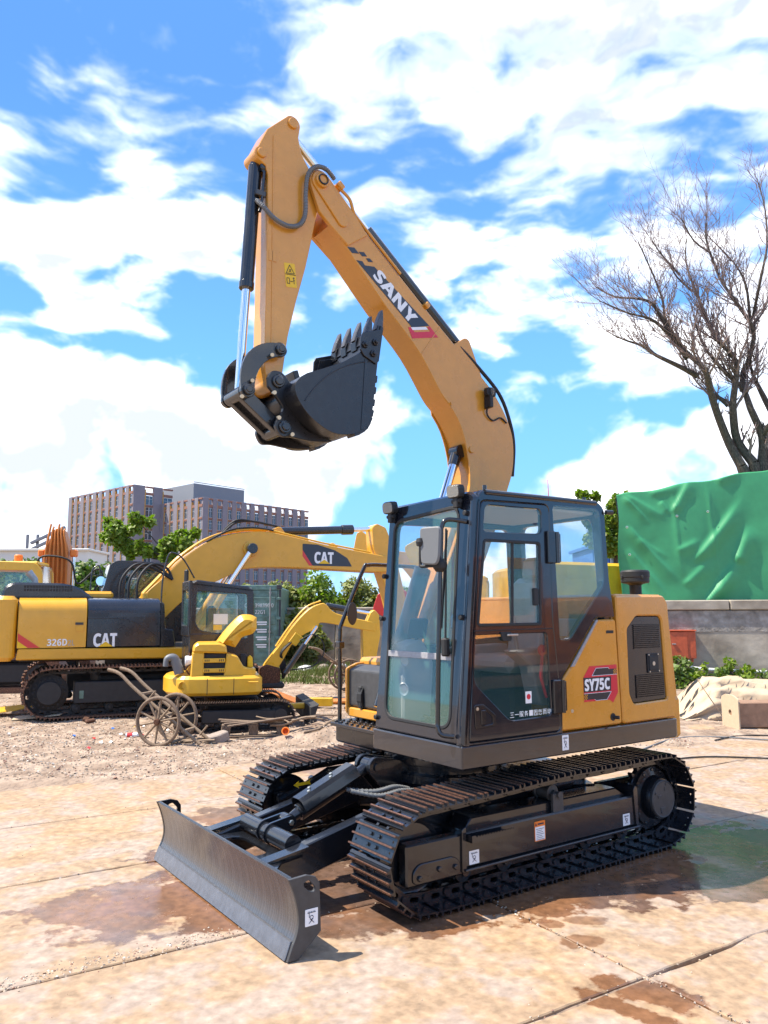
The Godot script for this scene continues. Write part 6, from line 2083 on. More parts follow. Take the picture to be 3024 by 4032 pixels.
	decal(B, "name_panel", rnd(V2([3.38, 3.48, 3.74, 3.47, 4.18, 3.35, 4.48, 3.18, 4.60, 2.985, 3.62, 2.985, 3.38, 3.34]), 0.02, 2), Vector3(0, 0, 0.281), Vector3.RIGHT, Vector3.UP, 0.003, M.print_black)
	decal(B, "red_stripe", V2([3.38, 3.34, 3.38, 3.20, 3.54, 2.985, 3.62, 2.985]), Vector3(0, 0, 0.281), Vector3.RIGHT, Vector3.UP, 0.003, M.bright_red)
	lettering(B, "name_lettering", "CAT", Vector3(3.90, 3.17, 0.285), Vector3.RIGHT, Vector3.UP, 0.47, 0.27, M.white_print, true, 0.003)
	decal(B, "name_triangle", V2([3.76, 3.035, 4.05, 3.035, 3.905, 3.13]), Vector3(0, 0, 0.289), Vector3.RIGHT, Vector3.UP, 0.003, M.print_yellow)
	part(B, "cylinder_boss", MB.new().cyl(Vector3(2.17, 3.32, 0.25), Vector3(2.17, 3.32, 0.34), 0.17, 22, 0.01), M.cat_yellow)
	for k in 4:
		var zz := 0.24 - 0.11 * k
		part(B, "hydraulic_line", MB.new().tube(smooth([Vector3(-0.05, 2.34, zz), Vector3(0.33, 2.76, zz), Vector3(0.72, 3.17, zz), Vector3(1.34, 3.58, zz), Vector3(2.1, 3.76, zz), Vector3(2.6, 3.77, zz)], 6), 0.024, 8), M.cat_yellow if k % 2 == 0 else M.old_yellow)
	for k in 2:
		part(B, "hydraulic_hose", MB.new().tube(smooth([Vector3(1.55, 3.64, 0.2 - 0.2 * k), Vector3(1.85, 3.90 + 0.05 * k, 0.15), Vector3(2.25, 3.96, 0.1), Vector3(2.65, 3.90, 0.1), Vector3(2.9, 3.86, 0.06)], 6), 0.026, 8), M.rubber)
	part(B, "hydraulic_hose", MB.new().tube(smooth([Vector3(1.2, 3.45, 0.26), Vector3(1.7, 3.72, 0.27), Vector3(2.2, 3.80, 0.26), Vector3(2.7, 3.76, 0.24)], 6), 0.022, 8), M.rubber)
	part(B, "line_pipe", MB.new().tube([Vector3(2.6, 3.77, 0.22), Vector3(3.9, 3.52, 0.22), Vector3(5.1, 3.34, 0.22)], 0.022, 8), M.old_yellow)
	var lug := hull(circ(Vector2(2.86, 3.76), 0.10, 14) + V2([2.45, 3.68, 3.1, 3.60]))
	part(B, "cylinder_lug", MB.new().prism(lug, -0.14, 0.14, 0.01), M.cat_yellow)
	var a0 := Vector3(2.88, 3.77, 0)
	var a1 := Vector3(5.25, 3.92, 0)
	var ac := MB.new().cyl(a0, a0.lerp(a1, 0.66), 0.095, 20, 0.01)
	ac.cyl(a0.lerp(a1, 0.66), a0.lerp(a1, 0.78), 0.12, 20, 0.01)
	var an := part(T, "arm_cylinder", ac, M.old_black)
	part(an, "piston_rod", MB.new().cyl(a0.lerp(a1, 0.77), a1, 0.055, 16), M.chrome)
	part(T, "arm", MB.new().prism(rnd(V2([5.15, 3.94, 5.28, 4.04, 5.52, 3.95, 5.75, 3.4, 6.05, 2.2, 6.1, 1.2, 5.85, 1.2, 5.5, 2.5, 5.25, 3.20, 5.18, 3.50]), 0.05, 3), -0.2, 0.2, 0.012), M.cat_yellow)
	for sd in [-1.0, 1.0]:
		var p0 := Vector3(1.05, 1.55, 0.42 * sd)
		var p1 := Vector3(2.17, 3.32, 0.42 * sd)
		var bn := part(T, "boom_cylinder", MB.new().cyl(p0, p0.lerp(p1, 0.55), 0.09, 18, 0.01), M.old_yellow)
		part(bn, "piston_rod", MB.new().cyl(p0.lerp(p1, 0.53), p1, 0.058, 18), M.chrome)
		part(bn, "rod_eye", MB.new().cyl(p1 - Vector3(0, 0, 0.07), p1 + Vector3(0, 0, 0.07), 0.115, 20, 0.01), M.old_black)
	# sticker on the track frame
	decal(T, "sticker", V2([-1.30, 0.38, -1.23, 0.38, -1.23, 0.52, -1.30, 0.52]), Vector3(0, 0, 1.53), Vector3.RIGHT, Vector3.UP, 0.003, M.container_green)

func build_small() -> void:
	var T := thing("small_excavator", "small yellow excavator with its engine hood tipped open beside the handcart", "excavator", Vector3(-2.63, 0.02, -13.47), deg_to_rad(14))
	side_tracks(T, 0.98, 0.245, 0.0, 0.78, 0.19, 0.115, M.grey_shoe, M.grey_shoe, M.dirty_black, "grey dusty steel crawler track")
	part(T, "car_body", MB.new().box(Vector3(0, 0.38, 0), Vector3(0.9, 0.2, 1.2), 0.04), M.dirty_black)
	part(T, "swing_bearing", MB.new().lathe([Vector2(0.42, 0.42), Vector2(0.42, 0.58)], Transform3D(), 24), M.dirty_black)
	var XZ := Transform3D(Basis(Vector3.RIGHT, Vector3.BACK, Vector3.UP), Vector3.ZERO)
	var plan := rnd(V2([0.45, -0.86, 0.45, 0.80, 0.2, 0.86, -0.45, 0.86, -0.85, 0.78, -1.08, 0.45, -1.16, 0, -1.08, -0.45, -0.85, -0.78, -0.45, -0.86]), 0.12, 3)
	var cw := part(T, "counterweight", MB.new().prism(plan, 0.57, 0.885, 0.05, XZ), M.old_yellow)
	part(cw, "tow_hole", MB.new().lathe([Vector2(0.075, 0.0), Vector2(0.055, 0.012), Vector2(0.045, -0.03), Vector2(0, -0.03)], Transform3D(Basis(Vector3.RIGHT, Vector3(-0.45, 0, 0.9).normalized(), Vector3.RIGHT.cross(Vector3(-0.45, 0, 0.9).normalized())).orthonormalized(), Vector3(-0.83, 0.745, 0.775)), 18), M.old_yellow)
	for x in [-0.44, -0.02]:
		part(cw, "panel_seam", MB.new().box(Vector3(x, 0.72, 0.862), Vector3(0.008, 0.26, 0.006)), M.dirty_black)
	part(cw, "press_line", MB.new().box(Vector3(0.20, 0.78, 0.85), Vector3(0.36, 0.02, 0.02), 0.008, Basis(Vector3.UP, -0.2)), M.old_yellow)
	# engine bay
	part(T, "engine_cover", MB.new().prism(rnd(V2([-0.69, 1.26, -0.67, 1.36, -0.60, 1.415, -0.25, 1.415, -0.15, 1.37, -0.13, 1.24]), 0.03, 3), -0.1, 0.78, 0.03), M.old_yellow)
	part(T, "corner_panel", MB.new().prism(rnd(V2([-0.71, 0.87, -0.69, 1.27, -0.50, 1.26, -0.50, 0.87]), 0.02, 2), 0.45, 0.77, 0.02), M.old_yellow)
	part(T, "engine_block", MB.new().box(Vector3(-0.35, 1.05, 0.35), Vector3(0.42, 0.40, 0.72), 0.02), M.dirty_black)
	for y in [1.13, 0.97]:
		var bar := part(T, "vent_bar", MB.new().box(Vector3(-0.34, y, 0.755), Vector3(0.36, 0.07, 0.03), 0.01), M.old_yellow)
		var sl := MB.new()
		for k in 6:
			sl.box(Vector3(-0.48 + (0.03 * k if k < 3 else 0.14 + 0.03 * k), y, 0.771), Vector3(0.012, 0.034, 0.006))
		part(bar, "vent_slots", sl, M.rubber)
	var sidep := PackedVector2Array(smooth([Vector2(-0.14, 1.24), Vector2(0.02, 1.20), Vector2(0.08, 1.12), Vector2(0.14, 1.03), Vector2(0.22, 1.0)], 4)) + V2([0.33, 0.99, 0.34, 0.87, -0.18, 0.87])
	part(T, "side_cover", MB.new().prism(sidep, 0.2, 0.77, 0.02), M.old_yellow)
	part(T, "oil_bottle", MB.new().prism(rnd(V2([0.21, 1.0, 0.21, 1.16, 0.25, 1.20, 0.29, 1.16, 0.30, 1.0]), 0.015, 2), 0.55, 0.63, 0.01), M.print_yellow)
	part(T, "black_tank", MB.new().box(Vector3(0.14, 1.10, 0.5), Vector3(0.14, 0.24, 0.2), 0.03), M.dirty_black)
	# the tipped hood: curved shell
	var hd := PackedVector2Array(smooth([Vector2(-0.30, 1.42), Vector2(-0.17, 1.60), Vector2(0.0, 1.79), Vector2(0.11, 1.865), Vector2(0.25, 1.865), Vector2(0.345, 1.82)], 4)) + PackedVector2Array(smooth([Vector2(0.35, 1.64), Vector2(0.28, 1.55), Vector2(0.12, 1.50), Vector2(0.06, 1.42), Vector2(0.0, 1.33)], 3))
	part(T, "tipped_hood", MB.new().prism(hd, 0.15, 0.72, 0.09), M.old_yellow)
	# exposed engine parts at the tail
	part(T, "air_filter", MB.new().cyl(Vector3(-0.80, 1.12, 0.60), Vector3(-0.66, 1.12, 0.60), 0.085, 20, 0.012), M.white_plastic)
	part(T, "manifold", MB.new().tube(smooth([Vector3(-1.10, 1.04, 0.6), Vector3(-1.08, 1.16, 0.6), Vector3(-0.98, 1.17, 0.6), Vector3(-0.92, 1.05, 0.6), Vector3(-0.88, 0.92, 0.6)], 6), [0.045, 0.045, 0.045, 0.045, 0.045, 0.048, 0.05, 0.052, 0.056, 0.06, 0.064, 0.068, 0.072, 0.075, 0.078, 0.08, 0.08, 0.08, 0.08, 0.08, 0.08, 0.08, 0.08, 0.08, 0.08], 12), M.hose_grey)
	part(T, "bracket", MB.new().prism(V2([-0.95, 0.88, -0.70, 0.88, -0.70, 1.06, -0.80, 0.94]), 0.45, 0.6, 0.01), M.old_yellow)
	part(T, "fuel_lines", MB.new().tube(smooth([Vector3(-0.72, 0.9, 0.64), Vector3(-0.78, 1.0, 0.64), Vector3(-0.70, 1.1, 0.66), Vector3(-0.74, 1.25, 0.6)], 5), 0.014, 6), M.rust_iron)
	# cab
	var C := holder(T, "cab")
	C.set_meta("label", "black cab with large clear windows")
	var zb := -0.10
	var co := rnd(V2([-0.73, 1.30, -0.73, 2.42, -0.62, 2.475, 0.28, 2.36, 0.38, 2.28, 0.40, 0.90, -0.15, 0.90, -0.20, 1.30]), [0.02, 0.05, 0.05, 0.05, 0.05, 0.03, 0.02, 0.02], 3)
	var wo := rnd(V2([-0.63, 2.28, 0.26, 2.235, 0.28, 1.45, 0.18, 1.45, -0.19, 1.53, -0.56, 1.60, -0.64, 1.72]), 0.05, 3)
	part(C, "side_frame", MB.new().prism(co, zb - 0.05, zb, 0.01, Transform3D(), [wo]), M.old_black)
	pane(C, wo, zb - 0.02, M.glass)
	part(C, "far_frame", MB.new().prism(co, -0.86, -0.81, 0.01, Transform3D(), [wo]), M.old_black)
	pane(C, wo, -0.84, M.glass)
	# rear face, turned outward
	var re := V2([-0.86, 1.50, -0.06, 1.50, -0.08, 2.46, -0.20, 2.46, -0.86, 2.46])
	var ro := rnd(V2([-0.78, 1.68, -0.17, 1.68, -0.17, 2.30, -0.78, 2.30]), 0.05, 3)
	var rtr := Transform3D(Basis(Vector3.BACK, Vector3.UP, Vector3.LEFT), Vector3(-0.74, 0, 0))
	part(C, "rear_frame", MB.new().prism(re, -0.02, 0.03, 0.01, rtr, [ro]), M.old_black)
	part(C, "rear_window", MB.new().prism(ro, 0.0, 0.006, 0.0, rtr), M.glass)
	part(C, "roof", MB.new().prism(rnd(V2([-0.76, 2.40, -0.64, 2.475, 0.28, 2.37, 0.38, 2.29]), 0.02, 2), -0.86, -0.09, 0.02), M.old_black)
	part(C, "lower_wall", MB.new().box(Vector3(-0.45, 1.2, -0.45), Vector3(0.6, 0.7, 0.72), 0.02), M.old_black)
	part(C, "seat", MB.new().box(Vector3(-0.30, 1.75, -0.5), Vector3(0.12, 0.55, 0.42), 0.05), M.seat_fabric)
	decal(C, "glass_label", V2([-0.33, 1.70, -0.08, 1.70, -0.08, 1.88, -0.33, 1.88]), Vector3(0, 0, -0.119), Vector3.RIGHT, Vector3.UP, 0.002, M.white_plastic)
	decal(C, "yellow_label", V2([-0.33, 1.60, -0.18, 1.60, -0.18, 1.69, -0.33, 1.69]), Vector3(0, 0, -0.119), Vector3.RIGHT, Vector3.UP, 0.002, M.print_yellow)
	var cr := Basis(Vector3.UP, 0.17)
	var cp := Vector3(-0.75, 0, -0.10)
	C.transform = Transform3D(cr, cp - cr * cp)
	# boom, arm and cylinders
	var bo := PackedVector2Array(smooth([Vector2(0.46, 0.87), Vector2(0.54, 1.04), Vector2(0.79, 1.36), Vector2(1.0, 1.66), Vector2(1.27, 1.95), Vector2(1.51, 2.06), Vector2(1.60, 2.03), Vector2(1.78, 1.88), Vector2(2.33, 1.75), Vector2(2.52, 1.72)], 4)) + PackedVector2Array(smooth([Vector2(2.48, 1.56), Vector2(2.2, 1.60), Vector2(1.75, 1.69), Vector2(1.49, 1.72), Vector2(1.43, 1.63), Vector2(1.24, 1.54), Vector2(1.03, 1.40), Vector2(0.86, 1.12), Vector2(0.74, 0.92)], 4))
	var B := part(T, "boom", MB.new().prism(bo, 0.02, 0.24, 0.01), M.old_yellow)
	for k in 3:
		part(B, "hydraulic_line", MB.new().tube(smooth([Vector3(0.72, 1.32, 0.06 + 0.07 * k), Vector3(0.97, 1.68, 0.06 + 0.07 * k), Vector3(1.24, 1.99, 0.06 + 0.07 * k), Vector3(1.5, 2.10, 0.06 + 0.07 * k)], 5), 0.014, 6), M.old_yellow if k else M.rubber)
	for k in 6:
		part(B, "hydraulic_hose", MB.new().tube(smooth([Vector3(0.95 + 0.012 * k, 1.42, 0.10 + 0.03 * k), Vector3(0.82, 1.28 - 0.01 * k, 0.20 + 0.02 * k), Vector3(0.76 + 0.015 * k, 1.10, 0.22), Vector3(0.82 + 0.02 * k, 0.92, 0.18), Vector3(0.86, 0.76, 0.1)], 5), 0.014, 6), M.rubber)
	part(B, "hose_guard", MB.new().prism(V2([0.93, 1.40, 1.05, 1.56, 1.18, 1.47, 1.06, 1.32]), 0.0, 0.27, 0.008), M.lemon)
	part(B, "loose_hose", MB.new().tube(smooth([Vector3(1.12, 1.42, 0.3), Vector3(1.35, 1.52, 0.32), Vector3(1.52, 1.38, 0.34), Vector3(1.52, 1.16, 0.34), Vector3(1.35, 0.98, 0.32), Vector3(1.0, 0.92, 0.28), Vector3(0.86, 0.90, 0.22)], 6), 0.012, 6), M.rubber)
	part(B, "swing_post", MB.new().prism(rnd(V2([0.44, 0.62, 0.44, 0.95, 0.56, 1.02, 0.80, 0.95, 0.80, 0.72, 0.66, 0.62]), 0.03, 2), 0.0, 0.26, 0.02), M.rust_iron)
	var p0 := Vector3(0.86, 0.86, 0.30)
	var p1 := Vector3(1.42, 1.66, 0.30)
	var bc := part(T, "boom_cylinder", MB.new().cyl(p0, p0.lerp(p1, 0.62), 0.05, 14, 0.006), M.old_black)
	part(bc, "piston_rod", MB.new().cyl(p0.lerp(p1, 0.6), p1, 0.028, 14), M.chrome)
	var q0 := Vector3(1.60, 2.02, 0.13)
	var q1 := Vector3(2.42, 1.88, 0.13)
	var ac := part(T, "arm_cylinder", MB.new().cyl(q0, q0.lerp(q1, 0.64), 0.055, 16, 0.008), M.old_black)
	part(ac, "piston_rod", MB.new().cyl(q0.lerp(q1, 0.62), q1, 0.03, 14), M.chrome)
	part(T, "arm", MB.new().prism(rnd(V2([2.40, 1.90, 2.47, 1.95, 2.56, 1.85, 2.58, 1.50, 2.40, 0.55, 2.28, 0.55, 2.25, 1.62, 2.33, 1.74]), 0.03, 3), 0.03, 0.23, 0.01), M.old_yellow)
	# blade at the front
	part(T, "blade_arm", MB.new().box(Vector3(1.15, 0.30, 0.2), Vector3(0.5, 0.10, 0.10), 0.02), M.old_yellow)
	part(T, "dozer_blade", MB.new().prism(V2([1.22, 0.08, 1.36, 0.06, 1.30, 0.22, 1.36, 0.40, 1.22, 0.36]), -0.95, 0.95, 0.01), M.dirty_black)
	part(T, "boom_link", MB.new().box(Vector3(0.62, 0.66, 0.13), Vector3(0.5, 0.10, 0.3), 0.03), M.dirty_black)

# a plainer excavator for the back rows; pts: boom outline, arm outline
func row_excavator(called: String, label: String, at: Vector3, turn: float, body: Material, dark: Material, boom: Array, arm: Array, s := 1.0, cab_side := 1.0) -> Node3D:
	var T := thing(called, label, "excavator", at, turn)
	T.scale = Vector3(s, s, s)
	for sd in [-1.0, 1.0]:
		var tr := MB.new()
		var outl := rnd(V2([-1.75, 0.0, 1.75, 0.0, 2.05, 0.4, 1.75, 0.82, -1.75, 0.82, -2.05, 0.4]), 0.25, 4)
		tr.prism(outl, sd * 1.25 - 0.27, sd * 1.25 + 0.27, 0.0, Transform3D(), [rnd(V2([-1.6, 0.12, 1.6, 0.12, 1.75, 0.4, 1.6, 0.70, -1.6, 0.70, -1.75, 0.4]), 0.2, 4)])
		var tk := part(T, "track", tr, M.rust_shoe)
		part(tk, "track_frame", MB.new().box(Vector3(0, 0.41, sd * 1.25), Vector3(3.2, 0.45, 0.36), 0.05), M.dirty_black)
		var g := MB.new()
		for k in 26:
			g.box(Vector3(-1.75 + k * 0.14, 0.835, sd * 1.25), Vector3(0.03, 0.04, 0.54))
		part(tk, "grousers", g, M.rust_shoe)
	part(T, "swing_bearing", MB.new().lathe([Vector2(0.7, 0.5), Vector2(0.7, 1.02)], Transform3D(), 24), M.dirty_black)
	part(T, "engine_cover", MB.new().prism(rnd(V2([-2.1, 1.0, -2.1, 2.12, -1.95, 2.2, -0.35, 2.15, -0.25, 2.05, -0.25, 1.0]), 0.06, 3), -1.25, 1.25, 0.06), body)
	part(T, "counterweight", MB.new().prism(rnd(V2([-2.12, -1.28, -2.12, 1.28, -2.45, 1.22, -2.70, 0.7, -2.75, 0, -2.70, -0.7, -2.45, -1.22]), 0.15, 4), 0.98, 2.1, 0.06, Transform3D(Basis(Vector3.RIGHT, Vector3.BACK, Vector3.UP), Vector3.ZERO)), body)
	part(T, "deck", MB.new().box(Vector3(0.3, 1.1, 0), Vector3(2.3, 0.22, 2.5), 0.03), body)
	part(T, "side_box", MB.new().box(Vector3(0.4, 1.5, -0.85 * cab_side), Vector3(1.2, 0.7, 0.75), 0.06), body)
	part(T, "vents", MB.new().box(Vector3(-1.2, 1.62, 1.252 * cab_side), Vector3(0.8, 0.5, 0.01), 0.0), M.dirty_black)
	var C := holder(T, "cab")
	var co := rnd(V2([-0.15, 1.2, -0.18, 2.75, -0.05, 2.86, 1.2, 2.82, 1.35, 2.65, 1.42, 1.2]), 0.08, 3)
	var wo := rnd(V2([0.0, 1.85, 0.0, 2.66, 1.12, 2.64, 1.22, 1.85]), 0.08, 3)
	for zz in [0.35, 1.2]:
		part(C, "side_frame", MB.new().prism(co, zz * cab_side - 0.03, zz * cab_side + 0.03, 0.01, Transform3D(), [wo]), dark)
		pane(C, wo, zz * cab_side, M.glass)
	part(C, "roof", MB.new().box(Vector3(0.55, 2.80, 0.775 * cab_side), Vector3(1.4, 0.10, 0.88), 0.03), dark)
	part(C, "rear_wall", MB.new().box(Vector3(-0.14, 1.55, 0.775 * cab_side), Vector3(0.06, 0.75, 0.84), 0.02), dark)
	part(C, "rear_window", MB.new().box(Vector3(-0.15, 2.3, 0.775 * cab_side), Vector3(0.01, 0.75, 0.84)), M.glass)
	part(C, "front_window", MB.new().box(Vector3(1.36, 2.1, 0.775 * cab_side), Vector3(0.01, 1.3, 0.82), 0.0, Basis(Vector3(0, 0, 1), 0.06)), M.glass)
	if boom.size():
		part(T, "boom", MB.new().prism(rnd(V2(boom), 0.12, 3), -0.22, 0.22, 0.012), body)
	if arm.size():
		part(T, "arm", MB.new().prism(rnd(V2(arm), 0.05, 3), -0.16, 0.16, 0.012), body)
	return T

# ---------------------------------------------------------------- plants
func leaf_mesh(cl: Array, count: int, size: float, sd: int, squash := 0.9) -> MB:
	# leaves spread through lumpy clusters [centre, radius]
	var r := RandomNumberGenerator.new()
	r.seed = sd
	var mb := MB.new()
	var tot := 0.0
	for c in cl:
		tot += c[1] * c[1]
	for c in cl:
		var sub := []
		for k in maxi(4, int(9 * c[1])):
			var d := Vector3(r.randfn(), r.randfn(), r.randfn()).normalized()
			sub.append([c[0] + Vector3(d.x, d.y * squash, d.z) * c[1] * r.randf_range(0.35, 0.85), c[1] * r.randf_range(0.24, 0.46)])
		for k in int(count * c[1] * c[1] / tot):
			var q = sub[r.randi() % sub.size()]
			var d := Vector3(r.randfn(), r.randfn(), r.randfn()).normalized()
			var p: Vector3 = q[0] + d * q[1] * pow(r.randf(), 0.4)
			var nn := (d + Vector3(r.randfn(), r.randfn() + 0.7, r.randfn()) * 0.7).normalized()
			var x := nn.cross(Vector3(r.randfn(), r.randfn(), r.randfn())).normalized()
			var y := nn.cross(x)
			var s := size * r.randf_range(0.6, 1.25)
			var tip := p + x * s
			var l := p + y * s * 0.38 + x * s * 0.45
			var rr := p - y * s * 0.38 + x * s * 0.45
			mb.t(p, l, tip)
			mb.t(p, tip, rr)
			var t := r.randf_range(0.75, 1.35)
			var col := Color(t * r.randf_range(0.95, 1.3), t, t * r.randf_range(0.7, 1.1))
			while mb.col.size() < mb.v.size():
				mb.col.append(col)
	return mb

func leafy_tree(called: String, label: String, cat: String, base: Vector3, trunk: Array, cl: Array, count: int, size: float, m: Material, sd: int, group := "") -> Node3D:
	var T := thing(called, label, cat, base, 0.0, group)
	var tb := MB.new()
	if trunk.size():
		tb.tube(smooth(trunk, 4), 0.05 + 0.02 * trunk[-1].y * 0.5, 8)
	var hub: Vector3 = trunk[-1] if trunk.size() else Vector3.ZERO
	for c in cl:
		var mid: Vector3 = hub.lerp(c[0], 0.5) + Vector3(0, -0.12, 0)
		tb.tube(smooth([hub, mid, c[0]], 3), [0.05, 0.045, 0.04, 0.034, 0.028, 0.02, 0.012], 6)
	part(T, "trunk", tb, M.bark)
	part(T, "crown", leaf_mesh(cl, count, size, sd), m)
	return T

func build_bare_tree() -> void:
	var T := thing("bare_tree", "tall leafless tree with many fine grey twigs behind the green tarpaulin", "tree", Vector3(12.6, 0, -25.0))
	var limbs := [
		[11.9, 6.7, 11.6, 7.5, 11.2, 8.5, 10.9, 9.2, 10.6, 9.8, 10.3, 10.4, 9.9, 11.0, 9.6, 11.7, 9.5, 12.4, 9.2, 13.2, 8.6, 14.3], [10.6, 9.8, 10.0, 10.1, 9.2, 10.5, 8.8, 10.9, 8.2, 11.0, 7.7, 11.1],
		[10.3, 10.4, 9.6, 11.3, 9.0, 11.7, 8.3, 11.9, 7.3, 12.3], [9.9, 11.0, 9.2, 12.2, 8.7, 12.5, 8.1, 12.8, 7.5, 13.3], [12.3, 6.8, 11.9, 7.6, 11.7, 8.5, 11.7, 9.0, 11.8, 10.0, 11.6, 10.5, 11.2, 11.0, 10.9, 11.7, 10.6, 12.8, 10.5, 13.9, 10.5, 14.7],
		[11.6, 8.8, 11.3, 9.1, 10.9, 9.4], [12.6, 6.9, 12.6, 7.7, 12.2, 8.6, 12.1, 9.3, 11.6, 9.8, 11.1, 10.5, 10.8, 11.2, 10.5, 11.9], [12.6, 7.7, 12.9, 8.3, 13.2, 9.0, 13.6, 10.5, 13.7, 12.5],
		[12.1, 9.3, 12.3, 10.0, 12.5, 10.5, 12.5, 11.3, 12.0, 12.0, 11.7, 12.6, 11.6, 13.3, 11.3, 14.2, 11.2, 14.9, 11.3, 15.7], [12.5, 11.3, 12.4, 12.0, 12.3, 12.9, 12.0, 13.7, 11.3, 14.7], [13.1, 8.4, 12.8, 9.3, 12.6, 10.2, 12.5, 11.3],
		[12.5, 11.3, 12.7, 11.7, 13.1, 12.1, 13.5, 12.7], [12.6, 11.8, 12.6, 13.0, 12.9, 14.1, 12.9, 15.4, 12.8, 16.4], [10.2, 13.4, 9.6, 14.1, 9.2, 14.5], [10.6, 12.8, 10.2, 13.4, 9.8, 13.6], [11.3, 14.2, 10.8, 14.7, 10.3, 15.3]]
	var r := RandomNumberGenerator.new()
	r.seed = 12
	var tb := MB.new()
	var tw := MB.new()
	# one trunk below, parting into the three stems
	tb.tube([Vector3(0, -0.1, 0), Vector3(0.02, 2.0, 0), Vector3(0, 4.2, 0)], [0.42, 0.33, 0.30], 12)
	for e in [[-0.7, 6.7], [-0.3, 6.8], [0.0, 6.9], [0.5, 8.4]]:
		tb.tube(smooth([Vector3(0, 4.0, 0), Vector3(e[0] * 0.45, 5.4, 0), Vector3(e[0], e[1], 0)], 4), [0.24, 0.23, 0.22, 0.21, 0.20, 0.19, 0.185, 0.18, 0.175], 10)
	for li in limbs.size():
		var l: Array = limbs[li]
		var m := l.size() / 2
		var pts := []
		var zz := r.randfn(0.0, 0.15)
		for k in m:
			pts.append(Vector3(l[2 * k] - 12.6, l[2 * k + 1], zz if k > 0 else 0.0))
			zz += r.randfn(0.0, 0.22)
		if li not in [0, 4, 6, 10]:
			pts[0].z = 0.0
		pts = smooth(pts, 3)
		var rad := []
		var r0: float = clampf(0.165 - 0.021 * (pts[0].y - 6.8), 0.045, 0.175)
		for k in pts.size():
			rad.append(lerpf(r0, 0.016, pow(float(k) / (pts.size() - 1), 0.8)))
		tb.tube(pts, rad, 7)
		# twigs
		for k in range(1, pts.size()):
			var t := float(k) / pts.size()
			for j in (1 if t < 0.35 else 2):
				if t < 0.35 and r.randf() < 0.5:
					continue
				var d: Vector3 = (pts[k] - pts[k - 1]).normalized()
				d = (d + Vector3(r.randfn() * 0.6, absf(r.randfn()) * 0.55, r.randfn() * 0.7)).normalized()
				grow_twig(tw, r, pts[k], d, r.randf_range(0.8, 1.9) * lerpf(0.75, 1.0, t), maxf(0.010, rad[k] * 0.4), 0)
	part(T, "trunk", tb, M.bark)
	part(T, "twigs", tw, mat("twig", Color(0.23, 0.165, 0.15), 0.9))

func grow_twig(mb: MB, r: RandomNumberGenerator, p: Vector3, d: Vector3, len: float, rad: float, lv: int) -> void:
	var pts := [p]
	var q := p
	var dd := d
	for k in 4:
		dd = (dd + Vector3(r.randfn() * 0.13, r.randfn() * 0.10 + 0.07, r.randfn() * 0.13)).normalized()
		q = q + dd * len * 0.25
		pts.append(q)
		if lv < 2 and (k > 0 or lv == 0):
			for s in 1 + int(lv == 0 and r.randf() < 0.4):
				var e := (dd + Vector3(r.randfn() * 0.62, r.randf() * 0.3, r.randfn() * 0.62)).normalized()
				grow_twig(mb, r, q, e, len * r.randf_range(0.35, 0.6), rad * 0.6, lv + 1)
	mb.tube(pts, [rad, rad * 0.85, rad * 0.7, rad * 0.5, rad * 0.3], 4 if lv > 0 else 5, false)

